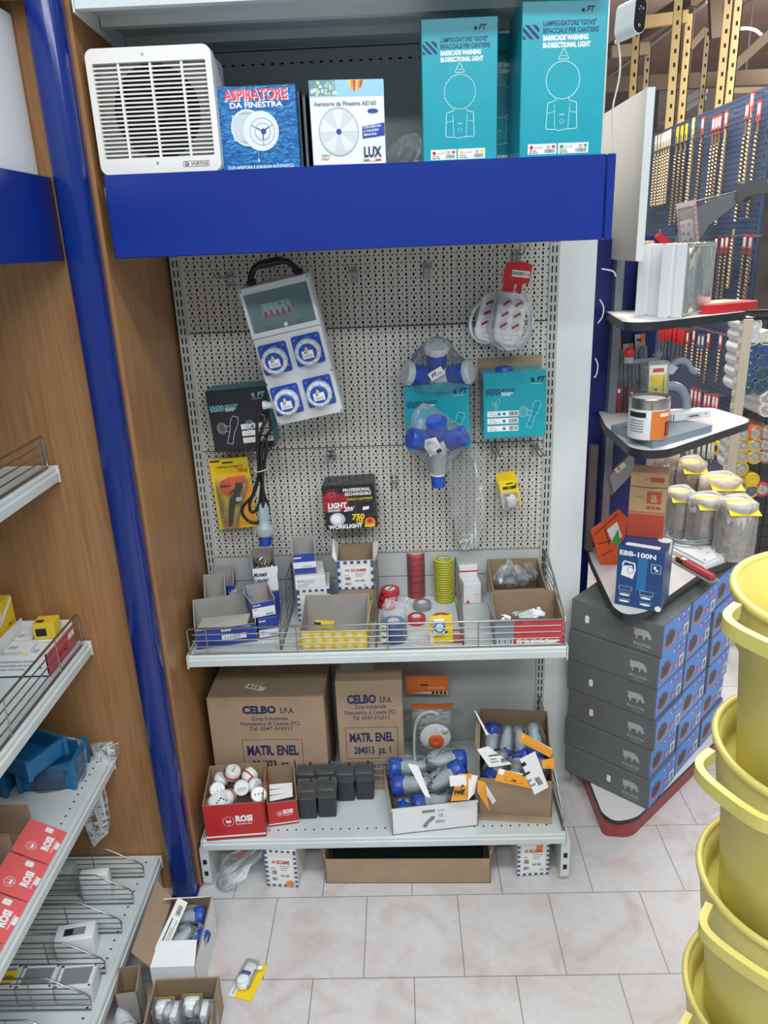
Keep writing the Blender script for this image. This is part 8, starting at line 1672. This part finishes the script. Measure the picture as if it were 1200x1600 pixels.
M, w, h = wallplane((1028, 366), (1046, 358), (1034, 398), 0.19); t = thing('red_clamp', 'red clamp-like tool standing behind the glass blocks', 'hand tool', M); b = MB(); b.prism([(0, h*0.9), (w*0.4, h), (w*0.9, h*0.55), (w*1.1, h*0.15), (w*0.8, 0), (w*0.3, h*0.3)], 0, 0.02, red_pl, XZ); b.build('clamp_arm', t); b = MB(); b.cyl((w*0.4, 0.01, h*0.5), (w*0.5, 0.01, h*1.15), 0.004, chrome, n=8); b.build('clamp_screw', t); b = MB(); zz = M.translation.z-ZT3; b.cyl((w*0.5, 0.01, h*0.2), (w*0.5, 0.01, -zz+0.001), 0.006, ink_grey, n=8); b.build('clamp_bar', t)
M, w, h = wallplane((1006, 377), (1025, 376), (1003, 400), 0.185); zz = M.translation.z-ZT3-0.001; t = thing('tan_pack', 'tan striped pack standing behind the glass blocks beside the white display panel', 'pack', M); b = MB(); b.rbox(0, w, 0, 0.04, -zz, h, mat('tan pack print', (0.55, 0.36, 0.18), 0.5), 0.002, 1); f = Face(b, (0, 0, 0), (1, 0, 0), (0, 0, 1)); [f.rect(w*(0.2+0.3*i), 0, w*0.08, h, mat('pale tan print', (0.66, 0.52, 0.34), 0.5)) for i in range(3)]; b.build('pack_body', t)
# ---- wire rack of spray cans, facing the aisle
YR = 0.90
post_c = mat('cream slotted post', (0.55, 0.48, 0.38), 0.45)
a0 = at((1160, 497), y=YR); a1 = at((1145, 862), y=YR)
t = thing('spray_can_rack', 'black wire rack with cream post holding spray cans', 'rack', T(a0.x, YR, 0)); X0 = a0.x
b = MB(); b.box(-0.018, 0.018, -0.058, -0.026, 0.0, a0.z, post_c); z = 0.05
while z < a0.z-0.03: b.box(-0.030, -0.018, -0.054, -0.048, z, z+0.018, post_c); z += 0.05
b.build('cream_post', t)
b = MB(); b.tube([(-0.03, -0.04, a0.z), (0.9, -0.04, a0.z), (0.9, 0.25, a0.z), (0.10, 0.25, a0.z)], 0.006, black_pl, 6, True); b.tube([(0.02, -0.01, 0.10), (0.9, -0.01, 0.10)], 0.004, black_pl, 6); b.build('black_frame', t)
b = MB(); z = 0.14
while z < a0.z-0.02: b.tube([(0.10, 0.21, z), (0.9, 0.21, z)], 0.0022, black_pl, 5); z += 0.052
x = 0.11
while x < 0.9: b.tube([(x, 0.215, 0.10), (x, 0.215, a0.z)], 0.0022, black_pl, 5); x += 0.045
b.build('wire_mesh', t)
b = MB(); b.box(0.0, 0.9, -0.06, 0.28, 0.0, 0.06, mat('rack base', (0.55, 0.52, 0.46), 0.5)); b.build('rack_base', t)
b = MB(); b.box(0.14, 0.9, 0.262, 0.27, 0.06, a0.z, mat('rack back', (0.06, 0.06, 0.065), 0.6)); b.build('rack_back', t)
def can(px, label, body, ring, cap, group=None, r=0.0300, cone=True):
    p = at(px, y=YR-0.02); t = thing('spray_can', label, 'spray can', T(p.x, YR-0.02, p.z) @ Rx(rad(-90)), group)
    b = MB(); b.lathe([(r, 0.0), (r, 0.16), (r*0.9, 0.178), (r*0.5, 0.185), (r*0.45, 0.20)], body, None, 20); b.build('can_body', t)
    b = MB(); b.lathe([(r*1.02, 0.016), (r*1.02, -0.002), (r*0.86, -0.005), (r*0.74, -0.001)], ring, None, 20, cap=False); b.build('coloured_ring', t)
    b = MB(); b.lathe([(r*0.76, 0.0), (r*0.55, -0.004), (r*0.25, -0.002), (0.001, 0.001)], cap, None, 20, cap=False); b.build('can_base', t)
    return t
cwhite = mat('can white', (0.72, 0.72, 0.70), 0.3); csil = mat('can silver', (0.50, 0.48, 0.45), 0.3, 0.6); cblue = mat('can blue', (0.03, 0.09, 0.25), 0.35); cnavy = mat('can navy', (0.10, 0.13, 0.20), 0.35); cteal = mat('can dark teal', (0.03, 0.10, 0.12), 0.35); corg = mat('can ring orange', (0.70, 0.18, 0.03), 0.4); cyel = mat('can ring yellow', (0.70, 0.48, 0.05), 0.4); cmau = mat('can mauve', (0.28, 0.17, 0.17), 0.4); cred = mat('can ring red', (0.50, 0.06, 0.08), 0.4)
rows_ = (((1178, 509), 'white spray can at the top of the wire rack', cwhite, cwhite, cwhite), ((1177, 528), 'white spray can second from the top of the wire rack', cwhite, cwhite, cwhite), ((1198, 528), 'cream spray can beside the second white one at the rack', cwhite, tagpale, tagpale),
 ((1174, 548), 'blue spray can in the first blue row, next to the cream post', cwhite, cnavy, cblue), ((1195, 546), 'blue spray can in the first blue row, second from the cream post', cnavy, cnavy, cblue), ((1173, 567), 'blue spray can in the second blue row, next to the cream post', cwhite, cnavy, cblue), ((1193, 565), 'blue spray can in the second blue row, second from the cream post', cnavy, cnavy, cblue), ((1171, 586), 'blue spray can in the third blue row, next to the cream post', cwhite, cnavy, cblue), ((1191, 584), 'blue spray can in the third blue row, second from the cream post', cnavy, cnavy, cteal), ((1169, 605), 'teal-based spray can in the fourth row, next to the cream post', cwhite, cnavy, cteal), ((1190, 603), 'dark spray can in the fourth row, second from the cream post', cnavy, cnavy, cteal),
 ((1199, 623), 'white-capped spray can alone below the blue rows', cwhite, cwhite, csil), ((1198, 640), 'silver and white spray can, lower of two below the blue rows', cwhite, cwhite, csil),
 ((1162, 679), 'orange-ringed spray can next to the cream post', cwhite, corg, csil), ((1181, 677), 'orange-ringed spray can second from the cream post', corg, corg, csil), ((1199, 677), 'mauve spray can at the end of the orange row', cmau, cmau, csil), ((1161, 697), 'yellow-ringed spray can in the upper yellow row, next to the cream post', cwhite, cyel, csil), ((1180, 696), 'yellow-ringed spray can in the upper yellow row, second from the cream post', cyel, cyel, csil), ((1198, 695), 'mauve spray can at the end of the upper yellow row', cmau, cmau, csil), ((1160, 714), 'yellow-ringed spray can in the lower yellow row, next to the cream post', cwhite, cyel, csil), ((1179, 714), 'yellow-ringed spray can in the lower yellow row, second from the cream post', cyel, cyel, csil), ((1197, 713), 'mauve spray can at the end of the lower yellow row', cmau, cmau, csil),
 ((1158, 733), 'single yellow-ringed spray can in the row of one', cwhite, cyel, csil), ((1175, 750), 'bright yellow spray can with yellow base', csil, tagyel, tagyel), ((1174, 767), 'yellow-ringed spray can with black base, lowest of the yellow ones', csil, cyel, cnavy), ((1192, 765), 'red-ringed spray can in the lowest filled row', cred, cred, csil))
for px, lab, bd, rg, cp in rows_: can(px, lab, bd, rg, cp)
p = at((1196, 845), y=YR+0.06); t = tag(MB().cyl((0, 0, 0), (0.10, 0, 0), 0.035, card_tan).build('paper_tube', None, T(p.x, YR+0.06, 0.096)), 'short tan paper tube lying at the foot of the wire rack', 'tube')
# ================================================================ warehouse racking and ceiling beyond
gold = mat('gold slotted steel', (0.58, 0.44, 0.19), 0.45, noise=0.08, nscale=4); olive = mat('dull slotted steel', (0.27, 0.22, 0.13), 0.5); beam_m = mat('beam brown', (0.13, 0.10, 0.065), 0.6)
def upright(label, px, y, zt, w=0.062, m=gold, z0=0.0, lean=0):
    p = at(px, y=y); t = thing('rack_upright', label, 'rack post', T(p.x, y, 0) @ Ry(rad(lean))); b = MB(); b.box(-w/2, w/2, 0, 0.012, z0, zt, m); b.box(w/2-0.006, w/2, 0, 0.055, z0, zt, m); z = z0+0.06
    while z < zt-0.03: b.box(-0.008, 0.008, -0.001, 0.001, z, z+0.028, dark_hole); z += 0.09
    b.build('slotted_post', t); return p
def bar(label, p0, p1, y0, y1, m, w=0.07, name='rack_beam', cat='beam'):
    a, c = at(p0, y=y0), at(p1, y=y1); d_ = c-a; t = thing(name, label, cat, T(*a)); b = MB(); Mq = d_.to_track_quat('X', 'Z').to_matrix().to_4x4(); b.box(0, d_.length, -w*0.3, w*0.3, -w/2, w/2, m, Mq); b.build('beam_bar', t); return t
upright('gold slotted rack post, tallest of the near pair beside the tool wall', (1128, 120), 4.2, 4.29, 0.062); upright('gold slotted rack post close behind the tallest near one', (1145, 100), 4.4, 4.29, 0.060)
upright('gold slotted rack post standing above the white display panel, leaning pair front', (1052, 120), 4.3, 4.29, 0.066); upright('gold slotted rack post with a crossbar, partner of the front one', (1070, 120), 4.9, at((1070, 22), y=4.9).z, 0.062)
upright('gold slotted rack post just beside the security camera', (992, 100), 4.6, at((992, 36), y=4.6).z, 0.058)
upright('dull slotted rack post between the camera post and the front gold pair', (1011, 110), 6.0, at((1011, 74), y=6.0).z, 0.055, olive); upright('dull grey rack post far behind the gold posts', (1101, 110), 6.4, at((1101, 44), y=6.4).z, 0.055, olive)
bar('gold crossbar joining the two front gold rack posts at the top', (1000, 36), (1074, 26), 4.9, 4.9, gold, 0.085); bar('dull crossbar reaching from camera side to the dull slotted post', (955, 82), (1014, 76), 6.0, 6.0, olive, 0.10); bar('grey diagonal arm reaching to the far grey rack post', (1078, 75), (1103, 46), 6.42, 6.42, olive, 0.06)
bar('long dark horizontal beam crossing behind all the rack posts', (940, 134), (1250, 118), 6.8, 6.8, beam_m, 0.14)
bar('second dark beam running under the ceiling beyond the tool wall', (1145, 142), (1260, 138), 6.2, 6.2, olive, 0.05)
bar('dark diagonal brace under the ceiling beside the near gold posts', (1140, 110), (1230, 28), 6.0, 6.0, beam_m, 0.08); bar('dark slanting ceiling joist above the camera', (950, 82), (1085, -4), 6.6, 5.4, beam_m, 0.12)
bar('dark upright roof support behind the near gold post', (1119, 60), (1116, -20), 5.6, 5.6, beam_m, 0.10)
# white conduit and hanging white cable on the ceiling
def ceil_pt(px): return at(px, z=4.27)
a, c = ceil_pt((955, 118)), ceil_pt((1105, 3)); t = thing('ceiling_conduit', 'straight white conduit running along the pink ceiling', 'conduit', T(*a)); b = MB(); b.tube([(0, 0, 0), (c-a)*0.5, (c-a)], 0.020, white_pl, 8); b.build('conduit_pipe', t)
t = thing('ceiling_cable', 'white cable curving along the ceiling near the picture corner', 'cable', T(*at((1150, 46), y=7.4))); K = at((1150, 46), y=7.4); b = MB(); b.tube(smooth([at(p, y=7.4)-K for p in ((1148, 46), (1165, 44), (1180, 47), (1192, 56), (1215, 70))], 5), 0.018, white_pl, 8); b.build('cable', t)
t = thing('tube_lamp', 'long white tube lamp fitting hanging far under the ceiling behind the posts', 'lamp', T(*at((1073, 158), y=7.5))); K = at((1073, 158), y=7.5); b = MB(); d_ = at((1100, 141), y=7.0)-K; b.cyl((0, 0, 0), d_, 0.045, white_pl); b.build('lamp_body', t); b = MB(); b.cyl((0, 0, 0), (0, 0, 4.305-K.z), 0.008, ink_grey, n=6); b.cyl(d_, d_+Vector((0, 0, 4.305-K.z-d_.z)), 0.008, ink_grey, n=6); b.build('suspension_wire', t); b = MB(); b.cyl(Vector((0, -0.01, -0.07)), d_+Vector((0, -0.01, -0.07)), 0.03, mat('lamp diffuser', (0.8, 0.8, 0.75), 0.4)); b.build('diffuser', t)
p = at((1105, 165), y=8.5); t = tag(MB().box(-0.6, 0.6, 0, 0.1, -0.25, 0.35, mat('far grey unit', (0.16, 0.16, 0.17), 0.7)).build('dark_unit', None, T(p.x, 8.5, p.z)), 'dark grey bulky unit hanging far back under the beam', 'unit')
b = MB(); b.box(-0.58, 0.58, -0.01, 0, -0.2, -0.15, ink_grey); b.build('unit_edge', t)
for x in (-0.45, 0.45): b = MB(); b.cyl((x, 0.05, 0.34), (x, 0.05, 4.31-p.z), 0.015, ink_grey, n=6); b.build('hanger_rod', t)
